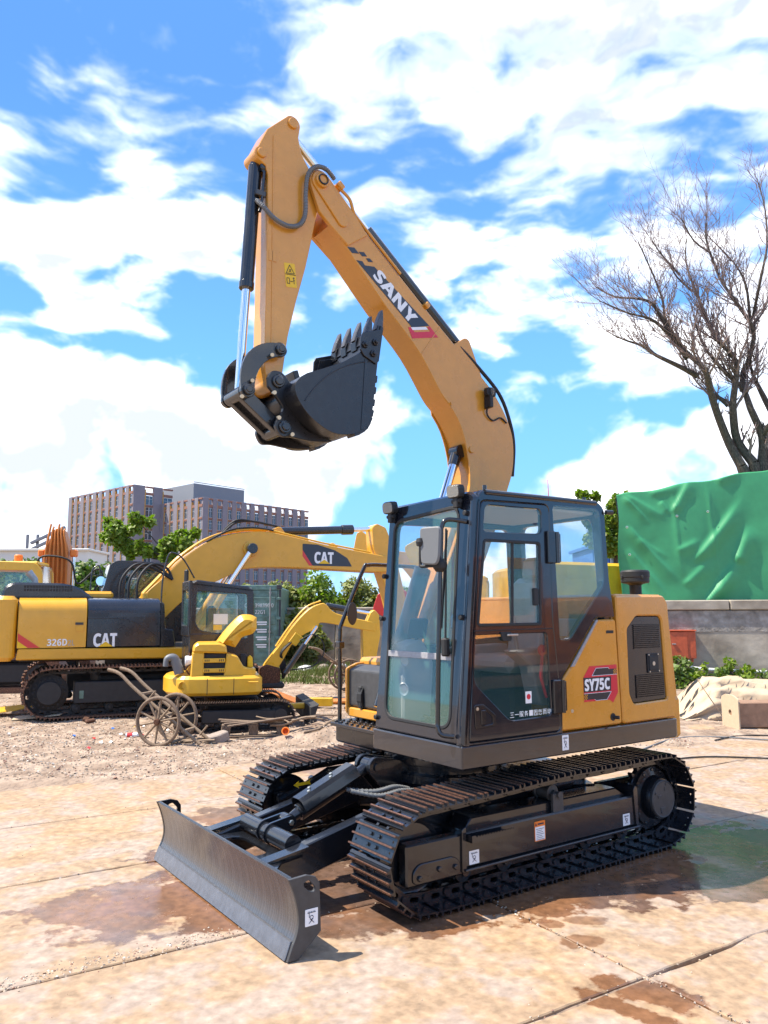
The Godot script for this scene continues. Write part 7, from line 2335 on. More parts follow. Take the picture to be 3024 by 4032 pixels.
# ---------------------------------------------------------------- the yard
func build_yard() -> void:
	rng.seed = 314
	# rear wall, left: cast panels
	var W := thing("concrete_wall", "weathered beige concrete yard wall in front of the bushes", "wall", Vector3(-3, 0, -29.5))
	for k in 12:
		part(W, "wall_panel", MB.new().box(Vector3(-12.0 + 2.02 * k, 1.0, 0.02 * (k % 2)), Vector3(2.0, 2.0 + 0.03 * (k % 3), 0.22), 0.02), M.concrete_wall)
	part(W, "coping", MB.new().box(Vector3(-0.9, 2.07, 0.0), Vector3(24.4, 0.12, 0.34), 0.03), M.concrete_wall)
	# right wall
	var R := thing("boundary_wall", "grey rendered boundary wall with stone coping under the tarpaulin", "wall", Vector3(9.0, 0, -20.3), deg_to_rad(-8))
	part(R, "wall_base", MB.new().box(Vector3(2.0, 0.72, 0), Vector3(12.0, 1.44, 0.34), 0.01), M.concrete_wall)
	part(R, "plaster_band", MB.new().box(Vector3(2.2, 1.66, 0.0), Vector3(11.0, 0.56, 0.36), 0.01), M.render_wall)
	for k in 7:
		for j in 9:
			part(R, "brick", MB.new().box(Vector3(-3.70 + 0.245 * j + (0.12 if k % 2 else 0.0), 1.44 + 0.07 * k, 0.125), Vector3(0.235, 0.06, 0.12), 0.006), M.brick_grey)
	for k in 6:
		part(R, "coping_stone", MB.new().box(Vector3(-3.0 + 2.02 * k, 2.08, 0.0), Vector3(2.0, 0.26, 0.50), 0.025), M.concrete_wall)
	# red switch box, conduit
	var X := thing("switch_box", "red metal electrical box fixed to the rendered wall", "electrical box", Vector3(7.72, 0.70, -20.10), deg_to_rad(-8))
	part(X, "housing", MB.new().box(Vector3(0, 0.36, -0.1), Vector3(0.66, 0.70, 0.30), 0.015), M.red_paint)
	part(X, "door", MB.new().box(Vector3(-0.10, 0.36, 0.06), Vector3(0.44, 0.66, 0.015), 0.008), M.red_paint)
	part(X, "lid", MB.new().box(Vector3(0, 0.725, -0.09), Vector3(0.70, 0.03, 0.36), 0.01), M.red_paint)
	part(X, "handle", MB.new().box(Vector3(-0.22, 0.38, 0.085), Vector3(0.10, 0.025, 0.03), 0.008), M.galvanised)
	for s in [-0.24, 0.24]:
		part(X, "foot", MB.new().box(Vector3(s, -0.04, -0.05), Vector3(0.05, 0.10, 0.05), 0.005), M.red_paint)
	var pipe := MB.new().tube(smooth([Vector3(7.80, 0.66, -20.0), Vector3(7.86, 0.52, -20.0), Vector3(8.05, 0.46, -20.0), Vector3(9.0, 0.40, -19.95), Vector3(13.0, 0.26, -19.45)], 6), 0.045, 10)
	tag(part(self, "conduit_pipe", pipe, M.white_plastic), "white plastic conduit running from the red box along the wall foot", "pipe")
	# weeds at the foot of the right wall
	var weeds := [[7.35, 0.28, -19.5, 0.42], [7.9, 0.34, -19.5, 0.36], [8.5, 0.36, -19.6, 0.40], [9.1, 0.30, -19.6, 0.34], [9.7, 0.28, -19.6, 0.36], [10.3, 0.25, -19.7, 0.34], [7.5, 0.62, -19.7, 0.26], [8.75, 0.55, -19.8, 0.22], [6.7, 0.25, -19.3, 0.36]]
	for k in weeds.size():
		var w: Array = weeds[k]
		leafy_tree("vine", ["broad leaved green vine under the red electrical box", "broad leaved green vine climbing towards the white conduit"][0 if k in [0, 6, 8] else 1], "plant", Vector3(w[0], 0, w[2]), [Vector3(0, 0, 0), Vector3(0.02, w[1] * 0.7, 0)], [[Vector3(0, w[1], 0), w[3]], [Vector3(0.2, w[1] * 0.6, 0.05), w[3] * 0.7], [Vector3(-0.18, w[1] * 0.5, 0.08), w[3] * 0.7]], 260, 0.13, M.leaf_bright if k % 2 else M.leaf_dark, 500 + k, "vines along the right wall")
	# the tarpaulin over the stack behind the wall
	build_tarp()
	# heaped tan canvas
	var cn := MB.new()
	var rows := []
	for i in 26:
		var row := PackedVector3Array()
		var v := i / 25.0
		for j in 60:
			var u := j / 59.0
			var x := lerpf(-1.25, 3.2, u)
			var prof := smoothstep(-0.02, 0.16, u) * (1.0 - 0.35 * u) * (1.0 - smoothstep(0.85, 1.0, u))
			var hgt := (0.60 + 0.14 * sin(u * 4.0 + 0.4)) * prof
			var a := v * PI
			var depth := 0.75 - 0.2 * u
			var fold := 0.045 * sin(v * 44.0 + 5.0 * sin(u * 3.0) + 2.0 * gn.get_noise_2d(x * 30.0, v * 80.0)) + 0.06 * gn.get_noise_2d(x * 18.0, v * 200.0)
			row.append(Vector3(x, maxf(0.0, sin(a) * (hgt + fold * 0.8)), -cos(a) * depth * -1.0 + fold))
		rows.append(row)
	cn.sheet(rows)
	var cv := part(self, "canvas_heap", cn, M.canvas)
	cv.position = Vector3(6.55, 0.0, -14.6)
	tag(cv, "heap of crumpled tan canvas lying on the ground by the wall", "canvas")
	var rp := MB.new().tube(smooth([Vector3(5.75, 0.68, -14.35), Vector3(5.72, 0.5, -13.95), Vector3(5.85, 0.2, -13.75), Vector3(5.95, 0.02, -13.7), Vector3(6.0, 0.02, -13.6)], 6), 0.008, 6)
	tag(part(self, "rope", rp, M.wood_old), "thin cord hanging over the crumpled tan canvas heap", "rope")
	# steel box section with bracket
	var S := thing("steel_beam", "brown steel box beam with orange bracket lying before the canvas heap", "beam", Vector3(6.45, 0.0, -12.95), deg_to_rad(4))
	part(S, "box_section", MB.new().box(Vector3(0.55, 0.24, 0), Vector3(2.6, 0.40, 0.40), 0.015), mat("primer_brown", Color(0.34, 0.20, 0.125), 0.7, 0.0, {"tex": ntex["dusty"], "scale": 1.0}))
	part(S, "end_plate", MB.new().prism(rnd(V2([-0.27, 0.0, 0.27, 0.0, 0.27, 0.50, 0.12, 0.55, -0.12, 0.55, -0.27, 0.50]), 0.04, 3), -0.012, 0.012, 0.003, Transform3D(Basis(Vector3.BACK, Vector3.UP, Vector3.LEFT), Vector3(-0.765, 0, 0)), [circ(Vector2(0, 0.26), 0.05, 14)]), M.canvas)
	part(S, "bracket", MB.new().prism(rnd(V2([0.10, 0.44, 0.22, 0.66, 0.9, 0.72, 0.9, 0.44]), 0.05, 3), 0.10, 0.16, 0.004, Transform3D(), [circ(Vector2(0.26, 0.54), 0.045, 14)]), M.orange_paint)
	part(S, "red_cap", MB.new().box(Vector3(0.62, 0.80, 0.0), Vector3(0.45, 0.20, 0.3), 0.04), M.bright_red)
	var cab2 := [[Vector3(3.6, 0.01, -11.0), Vector3(4.4, 0.012, -11.9), Vector3(5.1, 0.012, -12.0), Vector3(6.2, 0.012, -11.6), Vector3(8.0, 0.012, -12.0)], [Vector3(4.9, 0.012, -11.7), Vector3(5.6, 0.012, -12.15), Vector3(6.6, 0.012, -11.9), Vector3(7.4, 0.012, -11.4)], [Vector3(3.2, 0.012, -9.9), Vector3(4.2, 0.012, -10.4), Vector3(5.6, 0.012, -10.2), Vector3(7.0, 0.012, -10.7)]]
	for k in 3:
		tag(part(self, "cable", MB.new().tube(smooth(cab2[k], 8), 0.011, 6), M.rubber if k else M.hose_grey), ["pale cable snaking past the brown steel beam", "black cable coiled beside the brown steel beam", "black cable lying across the dusty ground behind the tracks"][k], "cable")
	# container
	var K := thing("shipping_container", "pale green shipping container with locking bars behind the small excavator", "container", Vector3(-4.72, 0, -26.0), deg_to_rad(3))
	part(K, "box", MB.new().box(Vector3(0, 1.45, -3.0), Vector3(2.38, 2.72, 5.9), 0.03), M.container_green)
	part(K, "frame", MB.new().prism(V2([-1.22, 0.0, 1.22, 0.0, 1.22, 2.86, -1.22, 2.86]), -0.06, 0.03, 0.01, Transform3D(), [V2([-1.12, 0.14, 1.12, 0.14, 1.12, 2.70, -1.12, 2.70])]), M.container_green)
	for s in [-1.0, 1.0]:
		var dr := part(K, "door", MB.new().box(Vector3(0.56 * s, 1.42, -0.02), Vector3(1.10, 2.54, 0.05), 0.01), M.container_green)
		for k in 4:
			part(dr, "door_rib", MB.new().box(Vector3(0.56 * s, 0.45 + 0.62 * k, 0.012), Vector3(0.95, 0.30, 0.035), 0.014), M.container_green)
		for q in [0.22, 0.86]:
			var lb := MB.new().tube([Vector3(q * s, 0.10, 0.07), Vector3(q * s, 2.78, 0.07)], 0.022, 8)
			for y in [0.2, 1.05, 1.3, 2.6]:
				lb.box(Vector3(q * s, y, 0.055), Vector3(0.08, 0.06, 0.04), 0.006)
			part(dr, "locking_bar", lb, M.galvanised)
		for y in [0.5, 1.1, 1.75, 2.4]:
			part(dr, "hinge", MB.new().box(Vector3(1.14 * s, y, 0.04), Vector3(0.16, 0.09, 0.05), 0.01), M.container_green)
		for y in [0.06, 2.80]:
			part(K, "corner_casting", MB.new().box(Vector3(1.16 * s, y, 0.03), Vector3(0.17, 0.14, 0.15), 0.012), M.dark_steel)
	part(K, "gasket_post", MB.new().box(Vector3(1.19, 1.4, 0.035), Vector3(0.07, 2.6, 0.02), 0.004), M.dark_steel)
	for q in [["CLU", 0.12, 2.18, 0.22, 0.13], ["398396 0", 0.66, 2.18, 0.62, 0.13], ["22G1", 0.52, 1.96, 0.32, 0.13]]:
		lettering(K, "number_lettering", q[0], Vector3(q[1], q[2], 0.032), Vector3.RIGHT, Vector3.UP, q[3], q[4], M.white_print, false, 0.004)
	var tl := MB.new()
	for k in 8:
		tl.box(Vector3(0.58 + 0.02 * (k % 2), 1.62 - 0.075 * k - 0.10 * (k / 2), 0.033), Vector3(0.36 - 0.05 * (k % 2), 0.045, 0.004))
	part(K, "weight_table", tl, M.white_print)
	build_cart(Vector3(-3.22, 0.0, -11.62), deg_to_rad(-14), "wooden two wheeled handcart leaning beside the small yellow excavator", 0.36)
	build_cart(Vector3(-0.95, 0.0, -19.3), deg_to_rad(20), "old spoked handcart standing far back by the rear wall", 0.40)
	yard_debris()

func build_cart(at: Vector3, turn: float, label: String, rad: float) -> void:
	var T := thing("handcart", label, "handcart", at, turn)
	for sd in [-1.0, 1.0]:
		var z: float = 0.26 * sd
		var rim := []
		for k in 33:
			var a := TAU * k / 32.0
			rim.append(Vector3(cos(a) * rad * 0.93, rad + sin(a) * rad * 0.93, z))
		var w := part(T, "wheel", MB.new().tube(rim, 0.027, 8, false), M.wood_old)
		for k in 10:
			var a := TAU * k / 10.0 + 0.2
			part(w, "spoke", MB.new().tube([Vector3(cos(a) * 0.04, rad + sin(a) * 0.04, z), Vector3(cos(a) * rad * 0.92, rad + sin(a) * rad * 0.92, z)], [0.020, 0.014], 6), M.wood_pale)
		part(w, "hub", MB.new().cyl(Vector3(0, rad, z - 0.06), Vector3(0, rad, z + 0.06), 0.045, 12, 0.008), M.rust_iron)
		var sx: float = 0.16 * sd
		part(T, "shaft", MB.new().tube(smooth([Vector3(0.62, 0.05, sx), Vector3(0.2, rad - 0.02, sx), Vector3(-0.45, 0.80, sx), Vector3(-0.72, 1.02, sx), Vector3(-0.92, 1.08, sx)], 4), 0.026, 8), M.wood_pale)
	part(T, "axle", MB.new().cyl(Vector3(0, rad, -0.3), Vector3(0, rad, 0.3), 0.022, 10), M.rust_iron)
	for q in [[0.35, 0.22], [-0.02, 0.42], [-0.35, 0.73]]:
		part(T, "crossbar", MB.new().box(Vector3(q[0], q[1], 0), Vector3(0.05, 0.035, 0.36), 0.005), M.wood_pale)
	for q in [[-0.25, 0.64, 0.14], [0.48, 0.13, -0.1]]:
		part(T, "peg", MB.new().tube([Vector3(q[0], q[1], q[2]), Vector3(q[0] + 0.12, q[1] + 0.14, q[2])], 0.014, 6), M.wood_pale)

func scrap(called: String, label: String, cat: String, mb: MB, m: Material, at: Vector3, eul: Vector3, group := "") -> void:
	var o := part(self, called, mb, m)
	o.position = at
	o.rotation = eul
	tag(o, label, cat, group)

func yard_debris() -> void:
	# broken pallet
	var P := thing("pallet", "broken grey wooden pallet on the soil beside the small excavator", "pallet", Vector3(-2.03, ground_y(-2.03, -12.2), -12.15), deg_to_rad(12))
	for k in 3:
		part(P, "block", MB.new().box(Vector3(-0.42 + 0.42 * k, 0.10, 0), Vector3(0.14, 0.17, 0.13), 0.01, Basis(Vector3(0, 0, 1), 0.12 * (k - 1))), M.wood_old)
	for k in 4:
		part(P, "slat", MB.new().box(Vector3(-0.05 + 0.05 * k, 0.20 + 0.012 * k, -0.16 + 0.1 * k), Vector3(1.0, 0.02, 0.075), 0.003, Basis(Vector3(0, 0, 1), 0.05 * (k - 1)).rotated(Vector3.UP, 0.14 * (k - 2))), M.wood_old)
	part(P, "slat", MB.new().box(Vector3(-0.1, 0.012, 0.08), Vector3(1.1, 0.02, 0.08), 0.003), M.wood_old)
	for k in 6:
		scrap("stick", "dry stick lying on and around the broken pallet", "stick", MB.new().tube(smooth([Vector3(-0.35, 0, 0), Vector3(-0.1, 0.03 * sin(k * 2.0), 0.03), Vector3(0.15, 0.02, -0.02), Vector3(0.38, 0.0, 0.03)], 4), 0.011 + 0.004 * (k % 3), 6), M.wood_pale, Vector3(-1.75 + 0.16 * k, ground_y(-1.75 + 0.16 * k, -12.2) + 0.22 - 0.035 * k, -12.25 + 0.05 * (k % 3)), Vector3(0.0, 0.25 * k - 0.6, 0.12 * (k % 3) - 0.05), "sticks by the pallet")
	# slab of stone by the wheel
	scrap("stone_slab", "pale flat stone slab lying beside the handcart wheel", "stone", MB.new().prism(rnd(V2([-0.16, -0.09, 0.14, -0.11, 0.2, 0.05, 0.05, 0.13, -0.14, 0.09]), 0.03, 2), -0.07, 0.07, 0.015, Transform3D(Basis(Vector3.RIGHT, Vector3.BACK, Vector3.DOWN), Vector3.ZERO)), M.stone, Vector3(-2.52, 0.06, -11.75), Vector3(0.1, 0.3, 0.25))
	for k in 5:
		scrap("plank", "splintered pale board lying flat near the handcart", "board", MB.new().box(Vector3.ZERO, Vector3(0.45 - 0.05 * k, 0.018, 0.07), 0.003), M.wood_pale, Vector3(-2.72 - 0.12 * k, ground_y(-2.8, -11.6) + 0.03, -11.55 - 0.12 * (k % 3)), Vector3(0.05, 0.5 * k, 0.05), "boards near the handcart")
	for k in 14:
		var x := -8.0 + rng.randf() * 7.5
		var z := -12.0 - rng.randf() * 7.0
		scrap("brick", "broken red brick lying loose on the gravel", "brick", MB.new().box(Vector3.ZERO, Vector3(0.11 + 0.08 * rng.randf(), 0.055, 0.10), 0.012), M.rust_iron, Vector3(x, ground_y(x, z) + 0.03, z), Vector3(0.2, rng.randf() * 6.0, 0.1), "loose bricks on the gravel")
	# bottle
	var b := thing("bottle", "clear plastic bottle with red label lying beside the handcart", "bottle", Vector3(-4.0, 0.045, -12.15), 0.2)
	part(b, "bottle_body", MB.new().lathe([Vector2(0, 0), Vector2(0.038, 0.0), Vector2(0.04, 0.02), Vector2(0.04, 0.17), Vector2(0.018, 0.22), Vector2(0.016, 0.245)], Transform3D(Basis(Vector3.UP, Vector3.RIGHT, Vector3.FORWARD), Vector3.ZERO), 14), M.white_plastic)
	part(b, "bottle_label", MB.new().lathe([Vector2(0.0415, 0.02), Vector2(0.0415, 0.10)], Transform3D(Basis(Vector3.UP, Vector3.RIGHT, Vector3.FORWARD), Vector3.ZERO), 14), M.bright_red)
	part(b, "bottle_cap", MB.new().cyl(Vector3(0.24, 0, 0), Vector3(0.265, 0, 0), 0.018, 10), M.bright_red)
	for k in 16:
		var x := -6.8 + rng.randf() * 4.5
		var z := -11.0 - rng.randf() * 2.5
		var c: String = ["bright_red", "white_plastic", "print_yellow", "shed_blue"][[0, 1, 1, 0, 1, 2, 1, 3][k % 8]]
		scrap("paper_scrap", {"bright_red": "small scrap of red litter on the gravel", "white_plastic": "small crumpled white paper scrap on the gravel", "print_yellow": "small scrap of yellow litter on the gravel", "shed_blue": "small scrap of blue litter on the gravel"}[c], "litter", MB.new().sheet([PackedVector3Array([Vector3(-0.03, 0, -0.02), Vector3(0, 0.02, -0.03), Vector3(0.03, 0, -0.02)]), PackedVector3Array([Vector3(-0.035, 0.01, 0.02), Vector3(0, 0.03, 0.015), Vector3(0.035, 0.01, 0.025)])]), M[c], Vector3(x, ground_y(x, z) + 0.012, z), Vector3(0, rng.randf() * 6.0, 0), "litter scraps on the gravel")
	# sheet metal at the left edge, clod line, orange plates
	scrap("metal_sheet", "bent yellow metal sheet lying at the rear of the large excavator", "sheet", MB.new().prism(V2([-0.7, -0.25, 0.5, -0.22, 0.75, 0.0, 0.4, 0.2, -0.7, 0.25]), -0.006, 0.006, 0.0, Transform3D(Basis(Vector3.RIGHT, Vector3.BACK, Vector3.DOWN), Vector3.ZERO)), M.lemon, Vector3(-7.35, 0.10, -14.9), Vector3(0.15, 0.1, 0.12))
	scrap("metal_sheet", "flat beige metal sheet leaning at the large excavator track", "sheet", MB.new().prism(V2([-0.4, -0.16, 0.45, -0.1, 0.42, 0.12, -0.4, 0.14]), -0.006, 0.006, 0.0, Transform3D(Basis(Vector3.RIGHT, Vector3.BACK, Vector3.DOWN), Vector3.ZERO)), M.canvas, Vector3(-6.3, 0.08, -14.2), Vector3(0.1, 0.2, 0.08))
	scrap("steel_plate", "orange primed steel plate lying on the gravel by the blade", "plate", MB.new().prism(rnd(V2([-0.45, -0.13, 0.45, -0.13, 0.5, 0.0, 0.45, 0.13, -0.45, 0.13]), 0.03, 2), -0.02, 0.02, 0.005, Transform3D(Basis(Vector3.RIGHT, Vector3.BACK, Vector3.DOWN), Vector3.ZERO)), M.orange_paint, Vector3(-2.05, 0.34, -15.2), Vector3(0.3, 0.2, -0.42))
	scrap("steel_plate", "orange primed steel plate lying flat before the rear handcart", "plate", MB.new().box(Vector3.ZERO, Vector3(1.1, 0.05, 0.35), 0.006), M.orange_paint, Vector3(-1.05, 0.06, -16.6), Vector3(0.06, -0.15, 0.05))
	scrap("yellow_beam", "yellow steel beam lying on the ground behind the blade", "beam", MB.new().box(Vector3.ZERO, Vector3(1.7, 0.16, 0.20), 0.012), M.lemon, Vector3(-1.9, 0.13, -15.9), Vector3(0, -0.08, 0))
	scrap("flowerpot", "small red clay pot lying on the spoil bank", "pot", MB.new().lathe([Vector2(0, 0), Vector2(0.04, 0), Vector2(0.055, 0.09), Vector2(0.062, 0.09), Vector2(0.06, 0.11), Vector2(0.045, 0.11), Vector2(0.035, 0.02), Vector2(0, 0.02)], Transform3D(), 14), M.print_orange, Vector3(-1.5, ground_y(-1.5, -11.9) + 0.05, -11.9), Vector3(1.2, 0.3, 0.2))
	# grass by the rear wall
	var gm := MB.new()
	var r := RandomNumberGenerator.new()
	r.seed = 808
	for k in 9000:
		var x := r.randf_range(-4.0, 1.2)
		var z := -21.0 - r.randf() * 7.5
		if gn.get_noise_2d(x * 12.0, z * 12.0) < -0.12:
			continue
		var h := r.randf_range(0.08, 0.34)
		var p := Vector3(x, 0.0, z)
		var a := r.randf() * TAU
		var s := Vector3(cos(a), 0, sin(a)) * 0.016
		var tip := p + Vector3(r.randfn() * 0.08, h, r.randfn() * 0.08)
		gm.t(p - s, p + s, tip)
		var t := r.randf_range(0.7, 1.4)
		for m in 3:
			gm.col.append(Color(t * 1.1, t, t * 0.8))
	var g := part(self, "grass", gm, M.grass_blade)
	tag(g, "rough green grass growing in front of the rear wall", "grass")
	g.set_meta("kind", "stuff")
	# rubble heap by the rear wall
	for k in 7:
		scrap("rubble_bag", "crumpled pale sack lying in the grass by the rear wall", "sack", MB.new().lathe([Vector2(0, 0), Vector2(0.22, 0.02), Vector2(0.26, 0.12), Vector2(0.16, 0.24), Vector2(0.05, 0.28), Vector2(0, 0.27)], Transform3D(Basis().scaled(Vector3(1.3, 0.8, 0.8)), Vector3.ZERO), 9), M.stone if k % 2 else M.white_plastic, Vector3(-2.6 + 0.55 * k, 0.0, -25.5 - 0.6 * (k % 3)), Vector3(0.1, k * 1.1, 0.1), "sacks in the grass")

func build_tarp() -> void:
	# sheet hanging over a tall stack behind the right wall
	var lines := [[0.0, 0.0, 0.38, 0.30, 0.05, 0.05], [0.02, 0.28, 0.42, 0.84, 0.06, 0.045], [0.03, 0.48, 0.34, 1.0, 0.05, 0.05], [0.37, 0.24, 0.62, -0.10, -0.07, 0.05], [0.52, 0.66, 1.0, 0.16, -0.10, 0.06], [0.58, 1.0, 0.85, 0.68, -0.10, 0.05], [0.85, 0.68, 1.02, 0.40, -0.09, 0.06], [0.40, 0.55, 0.62, 0.48, 0.04, 0.05], [0.0, 0.02, 0.22, 0.32, 0.035, 0.03], [0.42, 0.84, 0.70, 0.62, 0.05, 0.05], [0.66, 0.95, 1.0, 0.52, 0.06, 0.07], [0.20, 0.02, 0.55, 0.02, 0.05, 0.04], [0.40, 0.02, 0.44, 0.85, 0.025, 0.02], [0.68, 0.0, 0.74, 1.0, 0.03, 0.02], [0.0, 0.75, 0.2, 1.0, 0.05, 0.05], [0.75, 0.02, 1.0, -0.05, 0.07, 0.05], [0.10, 0.40, 0.36, 0.62, -0.03, 0.04], [0.30, 0.10, 0.36, 0.24, 0.04, 0.03]]
	var nz := FastNoiseLite.new()
	nz.seed = 21
	nz.frequency = 0.5
	nz.fractal_octaves = 2
	var rows := []
	var H := 110
	var Wd := 120
	for i in H + 26:
		var row := PackedVector3Array()
		for j in Wd:
			var u := float(j) / (Wd - 1)
			var v := float(i - 26) / (H - 1)
			var x := lerpf(6.42, 12.2, u)
			var u2 := (x - 6.56) / 3.45
			var top := 5.12 + 0.17 * (x - 6.56) + 0.03 * sin(x * 4.0)
			if v >= 0.0:
				var dz := 0.0
				for l in lines:
					var p := Vector2(u2, v)
					var a := Vector2(l[0], l[1])
					var b := Vector2(l[2], l[3])
					var t := clampf((p - a).dot(b - a) / (b - a).length_squared(), 0.0, 1.0)
					var sd := (b - a).normalized().cross(p - a)
					var d := p.distance_to(a.lerp(b, t))
					var wd: float = l[5] * (1.25 if sd > 0.0 else 0.5) * (0.7 + 0.6 * t)
					dz += absf(l[4]) * 1.0 * exp(-d * d / (wd * wd)) * smoothstep(0.0, 0.2, t) * smoothstep(1.0, 0.55, t)
				dz += 0.16 * nz.get_noise_2d(x * 0.35, v * 1.2) + 0.015 * nz.get_noise_2d(x * 1.5 + 40.0, v * 5.0)
				var sag := 0.10 * sin(u2 * 5.0) * v
				row.append(Vector3(x + 0.03 * sin(v * 9.0) * (1.0 - u), top - v * (top - 2.05), -20.9 + dz + sag + 0.18 * v))
			else:
				# top of the load, sloping back
				var back := -v * (H - 1) / 26.0
				row.append(Vector3(x + 1.15 * back, top + 0.10 * back + 0.05 * nz.get_noise_2d(x * 2.0, back * 4.0), -20.95 - back * 3.2))
		rows.append(row)
	var T := thing("covered_load", "tall stack wrapped in a creased green tarpaulin behind the rendered wall", "tarpaulin", Vector3.ZERO)
	var mb := MB.new().sheet(rows)
	part(T, "tarpaulin", mb, M.tarp_green)
	# left end of the sheet
	var sr := []
	for i in 40:
		var row := PackedVector3Array()
		var v := i / 39.0
		for j in 14:
			var w := j / 13.0
			row.append(Vector3(6.42 + 1.12 * (1.0 - w) + 0.02 * sin(v * 11.0 + w * 5.0) * w, lerpf(5.11 + 0.1 * (1.0 - w), 2.05, v), -20.92 + 0.18 * v * w - 3.1 * (1.0 - w)))
		sr.append(row)
	part(T, "tarpaulin_end", MB.new().sheet(sr), M.tarp_green)
	part(T, "stack", MB.new().prism(V2([6.9, -21.4, 12.0, -21.4, 13.0, -23.9, 7.8, -23.9]), 0.0, 4.9, 0.05, Transform3D(Basis(Vector3.RIGHT, Vector3.BACK, Vector3.UP), Vector3.ZERO)), M.wood_old)
	for q in [[6.62, 4.2], [6.66, 3.45], [6.7, 2.75], [8.0, 4.5], [8.05, 3.35], [8.1, 2.62], [8.85, 4.62], [9.0, 3.6], [9.1, 2.75]]:
		part(T, "grommet", MB.new().lathe([Vector2(0.02, 0), Vector2(0.035, 0.006), Vector2(0.02, 0.012)], Transform3D(Basis(Vector3.RIGHT, Vector3.BACK, Vector3.DOWN), Vector3(q[0], q[1], -20.72)), 12), M.zinc)

# ---------------------------------------------------------------- beyond the yard
func build_far() -> void:
	# back-row machines
	row_excavator("yellow_excavator", "yellow excavator in the back row, seen through the cab windows", Vector3(2.4, 0, -19.5), deg_to_rad(168), M.lemon, M.lemon, [0.6, 1.5, 0.2, 2.3, 0.9, 3.4, 1.5, 3.8, 1.9, 3.6, 1.7, 3.1, 1.3, 2.6, 1.1, 1.6], [], 1.0, 1.0)
	row_excavator("lemon_excavator", "bright yellow excavator in the back row behind the engine hood", Vector3(8.2, 0, -26.4), deg_to_rad(4), M.lemon, M.lemon, [-0.2, 1.2, -0.1, 1.9, 0.0, 2.28, 0.18, 2.32, 0.3, 1.9, 0.5, 1.2], [], 1.6, -1.0).get_node("cab").free()
	row_excavator("far_excavator", "yellow excavator far back whose boom shows above the large boom", Vector3(3.2, 0, -26.5), deg_to_rad(176), M.cat_yellow, M.old_black, [0.6, 1.5, 0.2, 2.3, 1.6, 3.9, 3.3, 4.1, 3.95, 4.75, 4.15, 4.7, 4.3, 3.9, 2.6, 3.5, 1.1, 1.6], [4.5, 3.75, 4.95, 4.35, 5.1, 4.35, 5.35, 3.95, 5.2, 3.7], 1.0, 1.0)
	row_excavator("red_excavator", "red and orange excavator half hidden by bushes beside the cab post", Vector3(1.6, 0, -24.2), deg_to_rad(180), M.bright_red, M.orange_paint, [0.6, 1.5, 0.2, 2.2, 1.2, 3.0, 2.0, 2.8, 2.2, 2.2, 1.1, 1.6], [], 0.9, 1.0)
	row_excavator("facing_excavator", "orange excavator standing opposite, mirrored in the cab door", Vector3(9.6, 0, -3.6), 3.75, M.orange_paint, M.orange_paint, [0.6, 1.5, 0.2, 2.3, 1.6, 3.9, 3.3, 4.1, 4.3, 3.9, 4.3, 3.6, 2.6, 3.5, 1.1, 1.6], [], 1.0, 1.0)
	# orange machine at the left, its pipework standing up
	var O := row_excavator("orange_excavator", "orange yellow excavator with upright orange pipework behind the large excavator", Vector3(-10.4, 0, -20.6), deg_to_rad(8), M.old_yellow, M.old_yellow, [], [], 1.14, 1.0)
	var PW := holder(O, "pipework")
	PW.position = Vector3(-0.62, 0, -0.5)
	var st := MB.new()
	st.prism(rnd(V2([1.62, 1.5, 1.60, 3.3, 1.75, 3.75, 1.95, 3.75, 2.10, 3.3, 2.08, 1.5]), 0.1, 3), -0.2, 0.2, 0.012)
	part(PW, "upright_boom", st, M.orange_paint)
	for k in 6:
		part(PW, "steel_line", MB.new().tube(smooth([Vector3(1.60 + 0.10 * k, 1.6, 0.26), Vector3(1.60 + 0.10 * k, 3.0, 0.28), Vector3(1.66 + 0.07 * k, 3.6, 0.26), Vector3(1.68 + 0.065 * k, 3.85 - 0.06 * (k % 3), 0.2)], 4), 0.026, 8), M.orange_paint)
	for s in [1.48, 2.22]:
		part(PW, "lift_rod", MB.new().cyl(Vector3(s, 1.6, 0.1), Vector3(s, 3.1, 0.1), 0.04, 12), M.chrome)
		part(PW, "rod_block", MB.new().box(Vector3(s, 3.15, 0.1), Vector3(0.16, 0.18, 0.2), 0.03), M.print_orange)
	part(PW, "hose", MB.new().tube(smooth([Vector3(1.4, 2.5, 0.35), Vector3(1.5, 3.0, 0.4), Vector3(1.9, 3.05, 0.42), Vector3(2.25, 2.9, 0.4), Vector3(2.4, 2.4, 0.35), Vector3(2.8, 2.75, 0.3), Vector3(2.95, 2.6, 0.3), Vector3(2.75, 2.2, 0.3)], 6), 0.025, 8), M.rubber)
	part(O, "beacon", MB.new().cyl(Vector3(0.7, 2.85, 0.8), Vector3(0.7, 3.02, 0.8), 0.09, 14, 0.02), M.print_orange)
	# trees and bushes
	leafy_tree("plane_tree", "bright green tree with two crowns joined by a limb before the offices", "tree", Vector3(-8.85, 0, -33.0), [Vector3(0, 0, 0), Vector3(0.1, 2.2, 0), Vector3(-0.1, 4.2, 0)], [[Vector3(-0.35, 4.75, 0), 0.85], [Vector3(0.35, 5.0, 0.2), 0.65], [Vector3(-0.05, 4.1, 0.1), 0.8], [Vector3(-2.55, 5.15, 0), 0.85], [Vector3(-1.75, 5.85, 0.1), 0.55], [Vector3(-2.95, 5.65, 0), 0.5], [Vector3(-1.5, 4.85, 0.2), 0.5], [Vector3(-2.1, 4.6, 0), 0.55]], 10000, 0.22, M.leaf_bright, 41)
	var hedge := [[-14.2, 4.1, 1.35], [-12.4, 3.9, 1.3], [-10.8, 3.6, 1.3], [-9.4, 3.5, 1.25], [-7.9, 3.2, 1.2], [-16.2, 4.0, 1.35]]
